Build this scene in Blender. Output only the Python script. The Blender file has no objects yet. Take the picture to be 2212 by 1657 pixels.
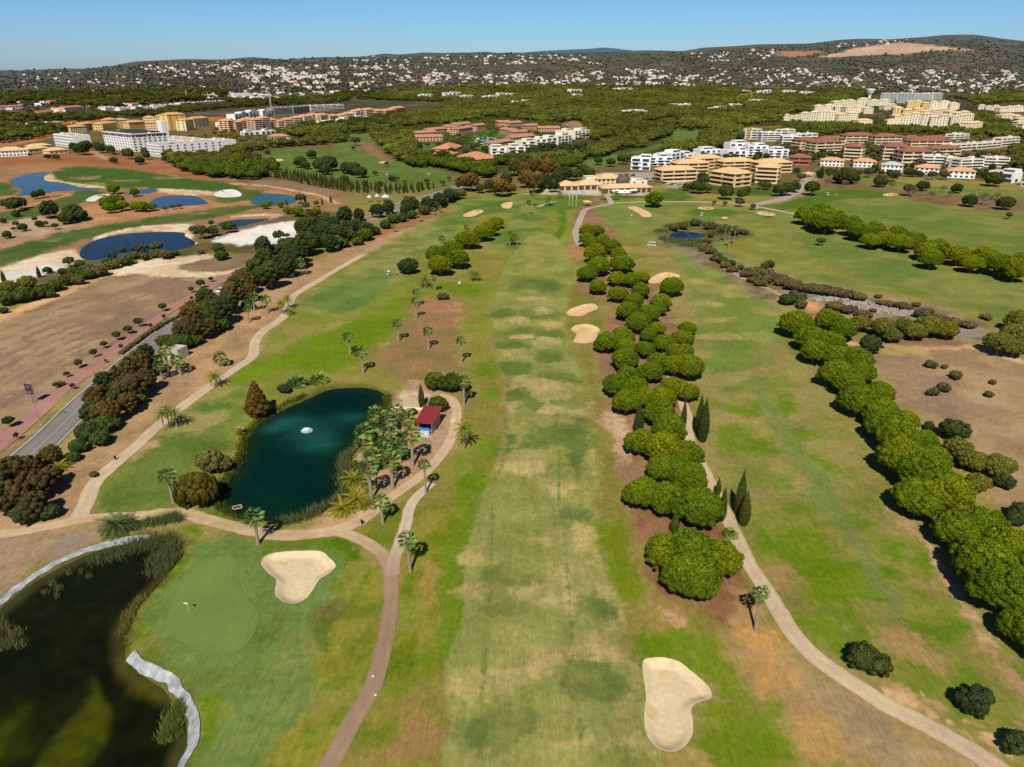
import bpy, math, random
import numpy as np
from mathutils import Vector, Matrix
from mathutils.geometry import delaunay_2d_cdt

random.seed(7)
RNG = np.random.default_rng(11)
R = math.radians
SC = bpy.context.scene
COL = SC.collection

# ------------------------------------------------------------------ camera and survey grid
CAM_H = 80.0
F = 1535.0                      # focal length in survey pixels (survey sheet is 2212 x 1657)
PITCH = math.atan(663.0 / F)
CP, SP = math.cos(PITCH), math.sin(PITCH)
cam_d = bpy.data.cameras.new('camera')
cam = bpy.data.objects.new('camera', cam_d)
COL.objects.link(cam)
cam.location = (0, 0, CAM_H)
cam.rotation_euler = (math.pi / 2 - PITCH, 0, 0)
cam_d.sensor_fit = 'HORIZONTAL'
cam_d.angle = 2 * math.atan(1106 / F)
cam_d.clip_start = 1.0
cam_d.clip_end = 60000
SC.camera = cam
SC.render.resolution_x, SC.render.resolution_y = 1024, 767
SC.view_settings.view_transform = 'Standard'
SC.view_settings.look = 'None'
SC.view_settings.exposure = 0
SC.view_settings.gamma = 1

# survey sheets: nine overlapping plates, each with its own origin
OFF = {'A': (0, 53.1), 'B': (734.4, 53.1), 'C': (1468.8, 53.1), 'D': (0, 566.3), 'E': (734.4, 566.3),
       'F': (1468.8, 566.3), 'G': (0, 1099.8), 'H': (734.4, 1099.8), 'I': (1468.8, 1099.8), 'P': (0, 0)}
def K(t): return 1.0 if t == 'P' else 0.3364
def PX(t, *v):
    a = np.array(v, float).reshape(-1, 2)
    return a * K(t) + np.array(OFF[t])

# ------------------------------------------------------------------ noise
_tab = np.random.default_rng(3).random((256, 256))
def vnoise(x, y):
    xi = np.floor(x).astype(int); yi = np.floor(y).astype(int)
    fx = x - xi; fy = y - yi
    fx = fx * fx * (3 - 2 * fx); fy = fy * fy * (3 - 2 * fy)
    x0, x1, y0, y1 = xi & 255, (xi + 1) & 255, yi & 255, (yi + 1) & 255
    return (_tab[x0, y0] * (1 - fx) + _tab[x1, y0] * fx) * (1 - fy) + (_tab[x0, y1] * (1 - fx) + _tab[x1, y1] * fx) * fy
def fbm(x, y, o=4, seed=0):
    s = 0; a = .5; n = 0
    x = x + seed * 17.3; y = y + seed * 9.1
    for i in range(o):
        s = s + a * vnoise(x, y); n += a
        x, y = x * 1.93 * .88 - y * 1.93 * .47 + 5.2, x * 1.93 * .47 + y * 1.93 * .88 + 1.7
        a *= .5
    return s / n
def sstep(a, b, x):
    t = np.clip((x - a) / (b - a), 0, 1)
    return t * t * (3 - 2 * t)
def lin(c):
    c = np.array(c[:3], float) / 255
    return np.where(c <= .04045, c / 12.92, ((c + .055) / 1.055) ** 2.4)

# ------------------------------------------------------------------ terrain
RIDGE = np.array([(-900, 152), (-400, 150), (0, 151), (190, 150), (250, 143), (300, 134), (350, 130), (400, 127), (470, 129), (550, 126), (620, 130), (680, 126),
    (734, 123), (790, 122), (835, 117), (865, 119), (916, 114.5), (960, 116), (1013, 114), (1050, 111.5), (1075, 115), (1140, 114),
    (1240, 114), (1370, 112), (1474, 110), (1512, 104), (1560, 101), (1630, 97), (1738, 95), (1798, 89), (1839, 87), (1900, 86), (1967, 82),
    (2020, 78), (2084, 78), (2141, 85), (2209, 90), (2500, 97), (3200, 110)], float)
R_AZ = np.arctan((RIDGE[:, 0] - 1106) / (F / CP))
R_H = CAM_H + 5600 / np.cos(R_AZ) * 0 + 5600 * np.tan(PITCH * 0 + np.arctan((828.5 - RIDGE[:, 1]) / F) - PITCH) / 1.0
def gz0(x, y):
    d = np.hypot(x, y); az = np.arctan2(x, y)
    rh = np.interp(az, R_AZ, R_H)
    rx = d * np.cos(az)
    s = sstep(1900, 5600, rx)
    s = .25 * np.clip((rx - 1900) / 3700, 0, 1) + .75 * s ** 1.25
    fall = 1 - .55 * sstep(5600, 9500, rx)
    n = (np.sin(x * .0052 + y * .0031) + np.sin(x * .0031 - y * .0063 + 1.3) + .6 * np.sin(x * .011 + y * .009)) * 9
    z = rh * s * fall + n * s * (1 - sstep(4700, 5600, rx) * .75)
    near = 1 - sstep(250, 700, d)
    u = (np.sin(x * .061 + 1.1) * np.sin(y * .053 + .4) + .6 * np.sin(x * .13 + y * .09) + .45 * np.sin(x * .21 - y * .17)) * .3 * near
    return z + u
def ray(px):
    u = (px[..., 0] - 1106) / F; v = (828.5 - px[..., 1]) / F
    return np.stack([u, CP + v * SP, -SP + v * CP], -1)
_TS = np.concatenate([np.linspace(60, 1500, 160), np.geomspace(1510, 9000, 260)])
def at(px, h=0.0):
    """survey pixel(s) -> point(s) on the terrain (lifted by h); N x 3"""
    px = np.atleast_2d(np.asarray(px, float))
    d = ray(px)
    hx = np.broadcast_to(np.asarray(h, float), (len(px),))
    X = d[:, None, :] * _TS[None, :, None]
    diff = CAM_H + X[..., 2] - gz0(X[..., 0], X[..., 1]) - hx[:, None]
    neg = diff < 0
    i = np.where(neg.any(1), neg.argmax(1), len(_TS) - 1)
    i = np.maximum(i, 1)
    lo = _TS[i - 1].copy(); hi = _TS[i].copy()
    for _ in range(28):
        m = (lo + hi) / 2
        Y = d * m[:, None]
        b = CAM_H + Y[:, 2] - gz0(Y[:, 0], Y[:, 1]) - hx < 0
        hi = np.where(b, m, hi); lo = np.where(b, lo, m)
    out = d * lo[:, None]; out[:, 2] += CAM_H
    return out
def depth_of(p):  # depth along the optical axis
    return p[..., 1] * CP - (p[..., 2] - CAM_H) * SP

def smooth(p, closed=True, n=5):
    p = np.asarray(p, float); out = []
    m = len(p)
    rng = range(m) if closed else range(m - 1)
    for i in rng:
        if closed: a, b, c, d = p[i - 1], p[i], p[(i + 1) % m], p[(i + 2) % m]
        else: a, b, c, d = p[max(i - 1, 0)], p[i], p[i + 1], p[min(i + 2, m - 1)]
        for k in range(n):
            t = k / n
            out.append(.5 * ((2 * b) + (c - a) * t + (2 * a - 5 * b + 4 * c - d) * t * t + (3 * b - a - 3 * c + d) * t ** 3))
    if not closed: out.append(p[-1])
    return np.array(out)
def sdf(X, Y, poly, margin):
    """signed distance, positive inside; -margin outside the margin"""
    out = np.full(X.shape, -float(margin))
    lo = poly.min(0) - margin; hi = poly.max(0) + margin
    k = np.nonzero((X > lo[0]) & (X < hi[0]) & (Y > lo[1]) & (Y < hi[1]))[0]
    if not len(k): return out, k
    x = X[k]; y = Y[k]
    best = np.full(x.shape, 1e18); ins = np.zeros(x.shape, bool)
    a = poly; b = np.roll(poly, -1, 0)
    for (ax, ay), (bx, by) in zip(a, b):
        ex, ey = bx - ax, by - ay
        L = ex * ex + ey * ey + 1e-12
        t = np.clip(((x - ax) * ex + (y - ay) * ey) / L, 0, 1)
        dx = x - ax - t * ex; dy = y - ay - t * ey
        best = np.minimum(best, dx * dx + dy * dy)
        c = (ay > y) != (by > y)
        if c.any(): ins ^= c & (x < ex * (y - ay) / (ey if ey else 1e-12) + ax)
    dd = np.sqrt(best)
    out[k] = np.maximum(np.where(ins, dd, -dd), -margin)
    return out, k
def world_poly(t, *v, n=4): return at(smooth(PX(t, *v), True, n))[:, :2]

# ponds and bunkers carve the terrain
PONDS = {
 'teal': world_poly('P', 835,855, 822,843, 790,835, 750,833, 705,836, 660,855, 620,872, 590,890, 565,905, 545,925, 530,950, 522,985, 505,1015, 485,1045, 470,1070, 480,1095, 510,1112, 560,1120, 610,1125, 650,1118, 690,1100, 720,1085, 745,1060, 740,1030, 745,990, 765,960, 790,930, 815,905, 832,880),
 'dark': world_poly('G', -500,1000, -250,800, 0,640, 170,500, 330,400, 500,310, 650,240, 800,200, 930,170, 1050,155, 1130,165, 1180,190, 1180,250, 1130,330, 1050,430, 950,540, 880,620, 820,720, 800,800, 810,880, 820,940, 900,1000, 1000,1050, 1080,1095, 1140,1180, 1190,1260, 1215,1340, 1225,1420, 1215,1500, 1175,1590, 1130,1680, 900,1950, 200,2050, -500,1900),
 'west': world_poly('A', 60,1000, 150,962, 230,945, 330,945, 285,972, 300,1000, 400,1010, 520,1040, 660,1046, 600,1060, 400,1066, 200,1092, 100,1100, 150,1065, 110,1040),
 'islet': world_poly('A', 815,1082, 880,1055, 1015,1055, 960,1080, 830,1090),
 'mid': world_poly('A', 960,1140, 1050,1095, 1250,1095, 1330,1135, 1345,1147, 1200,1160, 1080,1178, 1000,1172),
 'east': world_poly('A', 1610,1142, 1660,1092, 1750,1080, 1880,1095, 1895,1138, 1750,1162),
 'small': world_poly('A', 1395,1282, 1470,1252, 1650,1240, 1745,1240, 1640,1270, 1500,1297),
 'south': world_poly('A', 508,1452, 600,1382, 760,1340, 950,1325, 1180,1330, 1188,1352, 1255,1400, 1150,1442, 900,1480, 700,1500, 550,1505),
 'stream': world_poly('C', -70,1345, -25,1322, 30,1322, 100,1330, 172,1345, 110,1372, 40,1392, 0,1385, -40,1372),
}
BUNKERS = [
 ('pale kidney shaped bunker right of the near putting green', world_poly('G', 1680,340, 1720,295, 1830,275, 1960,270, 2060,272, 2110,310, 2150,350, 2150,380, 2100,425, 2050,455, 2010,520, 1960,580, 1900,608, 1830,605, 1780,570, 1765,520, 1775,460, 1730,420, 1690,380)),
 ('large pale boot shaped bunker at the bottom right of the fairway', world_poly('H', 1945,980, 2000,958, 2080,955, 2160,975, 2209,1005, 2290,1070, 2360,1135, 2388,1195, 2370,1225, 2290,1250, 2255,1290, 2265,1360, 2265,1440, 2230,1510, 2170,1555, 2110,1563, 2040,1540, 1985,1480, 1955,1400, 1955,1300, 1965,1200, 1950,1090)),
 ('narrow sand bunker above the round one beside the fairway', world_poly('E', 1455,325, 1490,298, 1560,275, 1620,268, 1655,285, 1650,305, 1600,325, 1560,348, 1500,350, 1462,342)),
 ('round sand bunker with a waist beside the middle pines', world_poly('E', 1488,425, 1520,405, 1590,400, 1640,412, 1670,435, 1655,460, 1640,500, 1610,520, 1550,525, 1497,515, 1515,480, 1515,460, 1490,445)),
 ('sand bunker on the right side of the middle pine row', world_poly('E', 1970,130, 2010,95, 2070,70, 2130,70, 2185,90, 2150,112, 2050,135, 2010,140)),
 ('long curved bunker left of the far green', world_poly('B', 790,1225, 840,1200, 890,1190, 925,1200, 900,1215, 850,1235, 800,1237)),
 ('small bunker behind the far green', world_poly('B', 1035,1160, 1060,1145, 1105,1142, 1108,1155, 1095,1180, 1050,1182)),
 ('curved bunker below the clubhouse on the right', world_poly('B', 1848,1175, 1890,1170, 1940,1185, 1990,1210, 2000,1235, 1950,1240, 1925,1220, 1880,1195)),
 ('thin bunker beyond the reedy pond', world_poly('C', 110,1180, 150,1170, 220,1180, 190,1190, 140,1188)),
 ('thin bunker beside the cart path junction', world_poly('C', 487,1210, 540,1203, 612,1220, 590,1230, 520,1225)),
 ('tiny round bunker just above the reedy pond', world_poly('C', 267,1243, 290,1236, 312,1243, 290,1251)),
 ('thin bunker near the bare trees on the right', world_poly('C', 1303,1093, 1350,1084, 1400,1093, 1370,1103, 1320,1104)),
 ('bunker on the distant green left of the pines', world_poly('A', 1740,872, 1780,865, 1822,868, 1800,878, 1750,880)),
 ('white sand bunker between the blue ponds', world_poly('A', 1368,1092, 1420,1066, 1500,1060, 1547,1085, 1540,1105, 1450,1112, 1390,1106)),
 ('irregular white sand bunker left of the blue pond', world_poly('A', 548,1132, 600,1100, 690,1089, 702,1098, 640,1118, 600,1138)),
 ('little bunker on the far left fairway', world_poly('B', 248,886, 270,879, 292,882, 285,891, 255,892)),
]
def gz(x, y):
    x = np.atleast_1d(np.asarray(x, float)); y = np.atleast_1d(np.asarray(y, float))
    z = gz0(x, y)
    for p in PONDS.values():
        s, k = sdf(x, y, p, 4)
        if len(k): z[k] -= sstep(-1.2, 2.6, s[k]) * 1.7
    for _, p in BUNKERS:
        s, k = sdf(x, y, p, 3)
        if len(k):
            ext = min(np.ptp(p, axis=0))
            z[k] += sstep(-2.5, -.2, s[k]) * .07 - sstep(-.15, min(1.7, ext * .3), s[k]) * .62
    return z
WATER_Z = -.55

# ------------------------------------------------------------------ object helpers
def prop(o, label=None, cat=None, group=None, kind=None):
    if label: o['label'] = label
    if cat: o['category'] = cat
    if group: o['group'] = group
    if kind: o['kind'] = kind
    return o
def mesh_np(name, V, Fc, mats=(), col=None, mi=None, smooth_=False):
    """V: n x 3, Fc: m x 3 or m x 4 int array (or list of lists)"""
    me = bpy.data.meshes.new(name)
    V = np.ascontiguousarray(V, np.float32)
    if isinstance(Fc, np.ndarray):
        n, k = Fc.shape
        me.vertices.add(len(V)); me.vertices.foreach_set('co', V.ravel())
        me.loops.add(n * k); me.loops.foreach_set('vertex_index', np.ascontiguousarray(Fc, np.int32).ravel())
        me.polygons.add(n); me.polygons.foreach_set('loop_start', np.arange(0, n * k, k, dtype=np.int32))
        me.update(calc_edges=True)
    else:
        me.from_pydata([tuple(map(float, v)) for v in V], [], Fc)
    for m in mats: me.materials.append(m)
    if mi is not None: me.polygons.foreach_set('material_index', np.asarray(mi, np.int32))
    if smooth_: me.polygons.foreach_set('use_smooth', np.ones(len(me.polygons), bool))
    if col is not None:
        at_ = me.attributes.new('col', 'FLOAT_COLOR', 'POINT')
        c = np.ones((len(V), 4), np.float32); c[:, :3] = col
        at_.data.foreach_set('color', c.ravel())
    me.validate(); me.update()
    return me
def add(name, me, parent=None):
    o = bpy.data.objects.new(name, me); COL.objects.link(o)
    if parent: o.parent = parent
    return o
def empty(name, loc=(0, 0, 0), rz=0, s=1):
    o = bpy.data.objects.new(name, None); COL.objects.link(o)
    o.empty_display_size = .1
    o.location = [float(v) for v in loc]; o.rotation_euler = (0, 0, rz); o.scale = (s, s, s) if np.isscalar(s) else s
    return o
class MB:
    def __init__(s): s.v = []; s.f = []; s.m = []
    def quad(s, pts, m=0):
        i = len(s.v); s.v += [tuple(p) for p in pts]; s.f.append(list(range(i, i + len(pts)))); s.m.append(m)
    def box(s, x0, x1, y0, y1, z0, z1, m=0, tp=0):
        i = len(s.v)
        s.v += [(x0, y0, z0), (x1, y0, z0), (x1, y1, z0), (x0, y1, z0), (x0 + tp, y0 + tp, z1), (x1 - tp, y0 + tp, z1), (x1 - tp, y1 - tp, z1), (x0 + tp, y1 - tp, z1)]
        for f in ((0, 3, 2, 1), (4, 5, 6, 7), (0, 1, 5, 4), (1, 2, 6, 5), (2, 3, 7, 6), (3, 0, 4, 7)):
            s.f.append([i + k for k in f]); s.m.append(m)
    def tube(s, a, b, r0, r1=None, n=8, m=0, caps=True):
        a = np.array(a, float); b = np.array(b, float); r1 = r0 if r1 is None else r1
        d = b - a; d /= np.linalg.norm(d) + 1e-9
        u = np.cross(d, (0, 0, 1) if abs(d[2]) < .9 else (1, 0, 0)); u /= np.linalg.norm(u); w = np.cross(d, u)
        i = len(s.v)
        for p, r in ((a, r0), (b, r1)):
            for k in range(n):
                t = 2 * math.pi * k / n
                s.v.append(tuple(p + r * (math.cos(t) * u + math.sin(t) * w)))
        for k in range(n):
            s.f.append([i + k, i + (k + 1) % n, i + n + (k + 1) % n, i + n + k]); s.m.append(m)
        if caps:
            s.f.append([i + k for k in range(n)][::-1]); s.m.append(m)
            s.f.append([i + n + k for k in range(n)]); s.m.append(m)
    def lathe(s, prof, n=16, m=0, c=(0, 0, 0)):
        i = len(s.v)
        for r, z in prof:
            for k in range(n):
                t = 2 * math.pi * k / n
                s.v.append((c[0] + r * math.cos(t), c[1] + r * math.sin(t), c[2] + z))
        for j in range(len(prof) - 1):
            for k in range(n):
                s.f.append([i + j * n + k, i + j * n + (k + 1) % n, i + (j + 1) * n + (k + 1) % n, i + (j + 1) * n + k]); s.m.append(m)
    def mesh(s, name, mats):
        if not isinstance(mats, (list, tuple)): mats = [mats]
        return mesh_np(name, np.array(s.v), s.f, mats, mi=s.m)
    def build(s, name, mats, parent=None): return add(name, s.mesh(name, mats), parent)

# ------------------------------------------------------------------ materials
def new_mat(name):
    m = bpy.data.materials.new(name); m.use_nodes = True
    nt = m.node_tree; b = nt.nodes['Principled BSDF']
    b.inputs['Specular IOR Level'].default_value = .15
    return m, nt, b
def N(nt, t, **kw):
    n = nt.nodes.new(t)
    for k, v in kw.items():
        if k in n.inputs.keys(): n.inputs[k].default_value = v
        else: setattr(n, k, v)
    return n
def mixc(nt, a, b, fac, mode='MIX'):
    n = nt.nodes.new('ShaderNodeMix'); n.data_type = 'RGBA'; n.blend_type = mode
    for s, v in ((0, fac), (6, a), (7, b)):
        if hasattr(v, 'is_output'): nt.links.new(v, n.inputs[s])
        elif s == 0: n.inputs[s].default_value = v
        else: n.inputs[s].default_value = (*[float(q) for q in v[:3]], 1)
    return n.outputs[2]
def ramp(nt, src, lo, hi, a=0., b=1.):
    n = nt.nodes.new('ShaderNodeMapRange'); nt.links.new(src, n.inputs[0])
    n.inputs[1].default_value = lo; n.inputs[2].default_value = hi; n.inputs[3].default_value = a; n.inputs[4].default_value = b
    return n.outputs[0]
def noise(nt, scale, detail=4, vec=None, rough=.6):
    n = nt.nodes.new('ShaderNodeTexNoise'); n.inputs['Scale'].default_value = scale
    n.inputs['Detail'].default_value = detail; n.inputs['Roughness'].default_value = rough
    if vec is not None: nt.links.new(vec, n.inputs['Vector'])
    return n.outputs[0]
MATS = {}
def mat(name, rgb, rough=.85, var=.12, scale=.8, spec=.2, metal=0, world=False):
    if name in MATS: return MATS[name]
    m, nt, b = new_mat(name)
    c = lin(rgb)
    vec = (N(nt, 'ShaderNodeNewGeometry').outputs['Position'] if world else N(nt, 'ShaderNodeTexCoord').outputs['Object'])
    n1 = noise(nt, scale, 6, vec)
    out = mixc(nt, c * (1 - var), np.minimum(c * (1 + var), .95), ramp(nt, n1, .3, .7))
    nt.links.new(out, b.inputs['Base Color'])
    b.inputs['Roughness'].default_value = rough; b.inputs['Specular IOR Level'].default_value = spec
    b.inputs['Metallic'].default_value = metal
    MATS[name] = m
    return m
def ground_mat(name, s1=.9, s2=.09, c1=.26, c2=.14, bump=.25, attr=True, rgb=None):
    m, nt, b = new_mat(name)
    pos = N(nt, 'ShaderNodeNewGeometry').outputs['Position']
    if attr:
        a = N(nt, 'ShaderNodeAttribute', attribute_name='col').outputs['Color']
    else:
        a = mixc(nt, lin(rgb), lin(rgb), .5)
    n1 = noise(nt, s1, 8, pos, .7)
    n2 = noise(nt, s2, 5, pos, .6)
    k1 = ramp(nt, n1, .25, .75, 1 - c1, 1 + c1)
    k2 = ramp(nt, n2, .3, .7, 1 - c2, 1 + c2)
    mp = N(nt, 'ShaderNodeMapping'); mp.inputs['Scale'].default_value = (2.2, .22, 1)
    nt.links.new(pos, mp.inputs['Vector'])
    n3 = noise(nt, 1.5, 6, mp.outputs[0], .7)
    k3 = ramp(nt, n3, .3, .7, 1 - c1 * .7, 1 + c1 * .7)
    k4 = ramp(nt, noise(nt, s1 * 4.5, 3, pos, .75), .3, .7, 1 - c1 * .5, 1 + c1 * .5)
    mu0 = N(nt, 'ShaderNodeMath', operation='MULTIPLY'); nt.links.new(k1, mu0.inputs[0]); nt.links.new(k4, mu0.inputs[1])
    mul = N(nt, 'ShaderNodeMath', operation='MULTIPLY'); nt.links.new(mu0.outputs[0], mul.inputs[0]); nt.links.new(k2, mul.inputs[1])
    mul2 = N(nt, 'ShaderNodeMath', operation='MULTIPLY'); nt.links.new(mul.outputs[0], mul2.inputs[0]); nt.links.new(k3, mul2.inputs[1])
    out = N(nt, 'ShaderNodeVectorMath', operation='SCALE'); nt.links.new(a, out.inputs[0]); nt.links.new(mul2.outputs[0], out.inputs['Scale'])
    nt.links.new(out.outputs[0], b.inputs['Base Color'])
    b.inputs['Roughness'].default_value = 1; b.inputs['Specular IOR Level'].default_value = 0
    if bump:
        bp = N(nt, 'ShaderNodeBump', Strength=bump, Distance=.12); nt.links.new(n1, bp.inputs['Height']); nt.links.new(bp.outputs[0], b.inputs['Normal'])
    return m
def leaf_mat(name, rgb, hue=.06, val=.3, trans=.25):
    m, nt, b = new_mat(name)
    c = lin(rgb)
    tint = N(nt, 'ShaderNodeAttribute', attribute_name='col').outputs['Color']
    oi = N(nt, 'ShaderNodeObjectInfo').outputs['Random']
    a = mixc(nt, c * np.array([.70, .84, 1.1]), c * np.array([1.24, 1.1, .9]), oi)
    col = mixc(nt, a, tint, 1.0, 'MULTIPLY')
    nt.links.new(col, b.inputs['Base Color'])
    b.inputs['Roughness'].default_value = .75; b.inputs['Specular IOR Level'].default_value = .12
    tr = N(nt, 'ShaderNodeBsdfTranslucent'); nt.links.new(col, tr.inputs['Color'])
    mx = N(nt, 'ShaderNodeMixShader'); mx.inputs[0].default_value = trans
    nt.links.new(b.outputs[0], mx.inputs[1]); nt.links.new(tr.outputs[0], mx.inputs[2])
    nt.links.new(mx.outputs[0], nt.nodes['Material Output'].inputs['Surface'])
    return m
def water_mat(name, rough=.06, bump=.06, scale=1.2, spec=.5, ior=1.33):
    m, nt, b = new_mat(name)
    a = N(nt, 'ShaderNodeAttribute', attribute_name='col').outputs['Color']
    pos = N(nt, 'ShaderNodeNewGeometry').outputs['Position']
    n2 = noise(nt, .35, 6, pos, .65)
    k = ramp(nt, n2, .3, .7, .8, 1.2)
    out = N(nt, 'ShaderNodeVectorMath', operation='SCALE'); nt.links.new(a, out.inputs[0]); nt.links.new(k, out.inputs['Scale'])
    nt.links.new(out.outputs[0], b.inputs['Base Color'])
    b.inputs['Roughness'].default_value = rough; b.inputs['Specular IOR Level'].default_value = spec; b.inputs['IOR'].default_value = ior
    n = noise(nt, scale, 4, pos)
    bp = N(nt, 'ShaderNodeBump', Strength=bump, Distance=.1); nt.links.new(n, bp.inputs['Height']); nt.links.new(bp.outputs[0], b.inputs['Normal'])
    return m

# ------------------------------------------------------------------ light and sky
SUN_EL, SUN_AZ = R(46), R(8)
w = bpy.data.worlds.new('World'); SC.world = w; w.use_nodes = True
sky = w.node_tree.nodes.new('ShaderNodeTexSky'); sky.sky_type = 'NISHITA'; sky.sun_disc = False
sky.sun_elevation = SUN_EL; sky.sun_rotation = math.pi + SUN_AZ
sky.altitude = 100; sky.air_density = 1.0; sky.dust_density = .6; sky.ozone_density = 1.6
bg = w.node_tree.nodes['Background']; bg.inputs['Strength'].default_value = .15
tc = N(w.node_tree, 'ShaderNodeTexCoord'); sx = N(w.node_tree, 'ShaderNodeSeparateXYZ'); w.node_tree.links.new(tc.outputs['Generated'], sx.inputs[0])
cr_ = w.node_tree.nodes.new('ShaderNodeValToRGB'); w.node_tree.links.new(sx.outputs['Z'], cr_.inputs[0])
for i_, (ps, cc) in enumerate(((0, (.80, 1.08, 1.6)), (.105, (.50, .95, 1.42)), (.4, (.24, .44, .74)), (1, (.17, .32, .56)))):
    e_ = cr_.color_ramp.elements[i_] if i_ < 2 else cr_.color_ramp.elements.new(ps)
    e_.position = ps; e_.color = (*[c_ * .5 for c_ in cc], 1)
w.node_tree.links.new(mixc(w.node_tree, sky.outputs[0], cr_.outputs[0], 1.0, 'MULTIPLY'), bg.inputs['Color'])
sun_d = bpy.data.lights.new('sun', 'SUN'); sun_d.energy = 4.6; sun_d.angle = R(.5); sun_d.color = (1, .95, .84)
sun = bpy.data.objects.new('sun', sun_d); COL.objects.link(sun)
ld = Vector((math.sin(SUN_AZ) * math.cos(SUN_EL), math.cos(SUN_AZ) * math.cos(SUN_EL), -math.sin(SUN_EL)))
sun.rotation_euler = ld.to_track_quat('-Z', 'Y').to_euler(); sun.location = (-40, -200, 300)
# ------------------------------------------------------------------ ground cover: soft edged areas, listed from the bottom layer up
Z = []   # polygon(world), colour a, colour b, softness m, edge wobble m, patch scale m
def zone(t, c1, c2, soft, wob, scale, *v, n=3): Z.append((at(smooth(PX(t, *v), True, n))[:, :2], lin(c1), lin(c2), soft, wob, scale))
def blob(t, c1, c2, soft, wob, scale, x, y, rx, ry, rot=0):
    a = np.linspace(0, 2 * math.pi, 14, endpoint=False); r = R(rot)
    X = rx * np.cos(a); Y = ry * np.sin(a)
    v = np.stack([x + X * math.cos(r) - Y * math.sin(r), y + X * math.sin(r) + Y * math.cos(r)], 1).ravel()
    P_ = at(smooth(PX(t, *v), True, 1))[:, :2]; rm_ = min(np.ptp(P_, axis=0))
    Z.append((P_, lin(c1), lin(c2), max(soft, rm_ * .2), max(wob, rm_ * .26), scale))
def band(t, c1, c2, soft, wob, scale, width, *v):
    c = at(smooth(PX(t, *v), False, 4))[:, :2]
    tg = np.gradient(c, axis=0); tg /= np.linalg.norm(tg, axis=1)[:, None] + 1e-9
    nn = np.stack([-tg[:, 1], tg[:, 0]], 1) * width / 2
    Z.append((np.concatenate([c + nn, (c - nn)[::-1]]), lin(c1), lin(c2), soft, wob, scale))
DRY = (152, 134, 78); STRAW = (180, 158, 100); FAIR = (130, 133, 66); FAIR2 = (126, 134, 72); GREEN = (121, 128, 54); LUSH = (112, 128, 36)
LIME = (128, 132, 52); OLIVE = (132, 126, 56); SOIL = (150, 114, 80); SOIL2 = (140, 110, 70); TAN = (178, 143, 104); FIELD = (166, 137, 104); FIELD2 = (142, 114, 88)
RED = (152, 100, 66); ORANGE = (182, 138, 98); GRN2 = (74, 96, 46); GRN3 = (92, 104, 56); PALE = (226, 206, 172); SCRUB = (104, 92, 60)
# whole golf course
zone('P', OLIVE, DRY, 6, 8, 14, -200,1800, -200,1150, 150,1130, 210,1040, 400,880, 550,750, 640,650, 740,560, 820,500, 950,440, 1010,425, 1200,405, 1400,400, 1700,405, 1850,380, 2212,400, 2600,460, 2600,1800, 1106,1900)
# mid-left fairway (from the left path across to the palms)
zone('P', GREEN, LIME, 4, 6, 12, 215,1090, 230,1050, 330,960, 450,850, 560,755, 620,680, 740,575, 900,500, 1000,435, 1250,420, 1270,470, 1230,500, 1060,480, 960,560, 900,640, 850,720, 800,780, 700,835, 560,900, 520,1000, 480,1060, 440,1110, 300,1110)
zone('P', (116,126,62), (146,141,78), 3, 5, 9, 640,650, 740,590, 860,500, 1000,440, 1080,440, 1050,470, 930,540, 880,600, 830,620, 760,650, 690,680)
zone('D', (92,112,46), (106,120,54), 4, 4, 8, 620,1500, 700,1400, 900,1220, 1050,1120, 1250,1060, 1420,1000, 1500,1100, 1500,1220, 1250,1330, 1150,1560, 900,1600, 700,1600)
zone('D', (96,122,44), (150,140,80), 4, 5, 7, 1100,1060, 1300,880, 1500,760, 1700,700, 1560,880, 1540,980, 1400,1060, 1250,1120)
zone('D', LUSH, (104,130,26), 5, 6, 8, 1500,760, 1600,640, 1720,560, 2000,450, 2300,420, 2400,560, 2300,680, 2000,700, 1800,720, 1640,790)
zone('D', LIME, DRY, 5, 6, 6, 1640,620, 1700,470, 1900,380, 2209,330, 2209,400, 1950,480, 1750,560)
zone('D', (98,122,56), (116,130,62), 2, 3, 8, 2000,220, 2209,130, 2450,90, 2500,150, 2380,260, 2209,330, 2000,280)
zone('E', LUSH, (100,126,20), 5, 8, 10, 0,620, 0,400, 200,350, 330,240, 480,200, 640,130, 950,160, 950,220, 800,230, 560,210, 430,350, 300,470, 150,640)
zone('E', (124,122,48), (150,136,70), 5, 7, 8, -150,760, 60,690, 200,640, 420,760, 480,800, 400,840, 280,830, 200,770, 0,770)
# far end: green complex and the fairway towards it
zone('B', (96,120,52), (132,134,64), 4, 5, 10, 640,1260, 720,1140, 850,1105, 1300,1110, 1500,1180, 1530,1240, 1490,1350, 1450,1420, 1300,1480, 1050,1470, 950,1400, 1050,1250, 900,1260, 700,1340)
zone('B', (90,110,48), (98,116,52), 3, 2, 8, 820,1180, 900,1150, 1040,1130, 1100,1140, 1090,1185, 960,1215, 850,1240, 800,1225)
zone('B', (94,112,46), (106,120,50), 4, 3, 8, 1370,1095, 1720,1095, 1740,1140, 1560,1180, 1400,1150)
zone('B', (82,104,42), (98,114,48), 4, 4, 8, 1740,1100, 2209,1070, 2209,1140, 1760,1145)
zone('B', (92,112,46), (108,122,56), 4, 4, 8, 1560,1200, 1750,1150, 2209,1150, 2209,1260, 2000,1290, 1900,1330, 1600,1260)
band('B', (84,116,24), (96,122,30), 2, 3, 8, 5, 1420,1180, 1440,1300, 1330,1420, 1130,1500)
band('B', (130,132,48), (118,126,40), 2, 3, 8, 5, 1340,1190, 1360,1300, 1250,1420, 1060,1500)
band('B', (142,136,60), (132,130,50), 2, 3, 8, 4, 1480,1200, 1470,1330, 1390,1440, 1200,1540)
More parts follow.
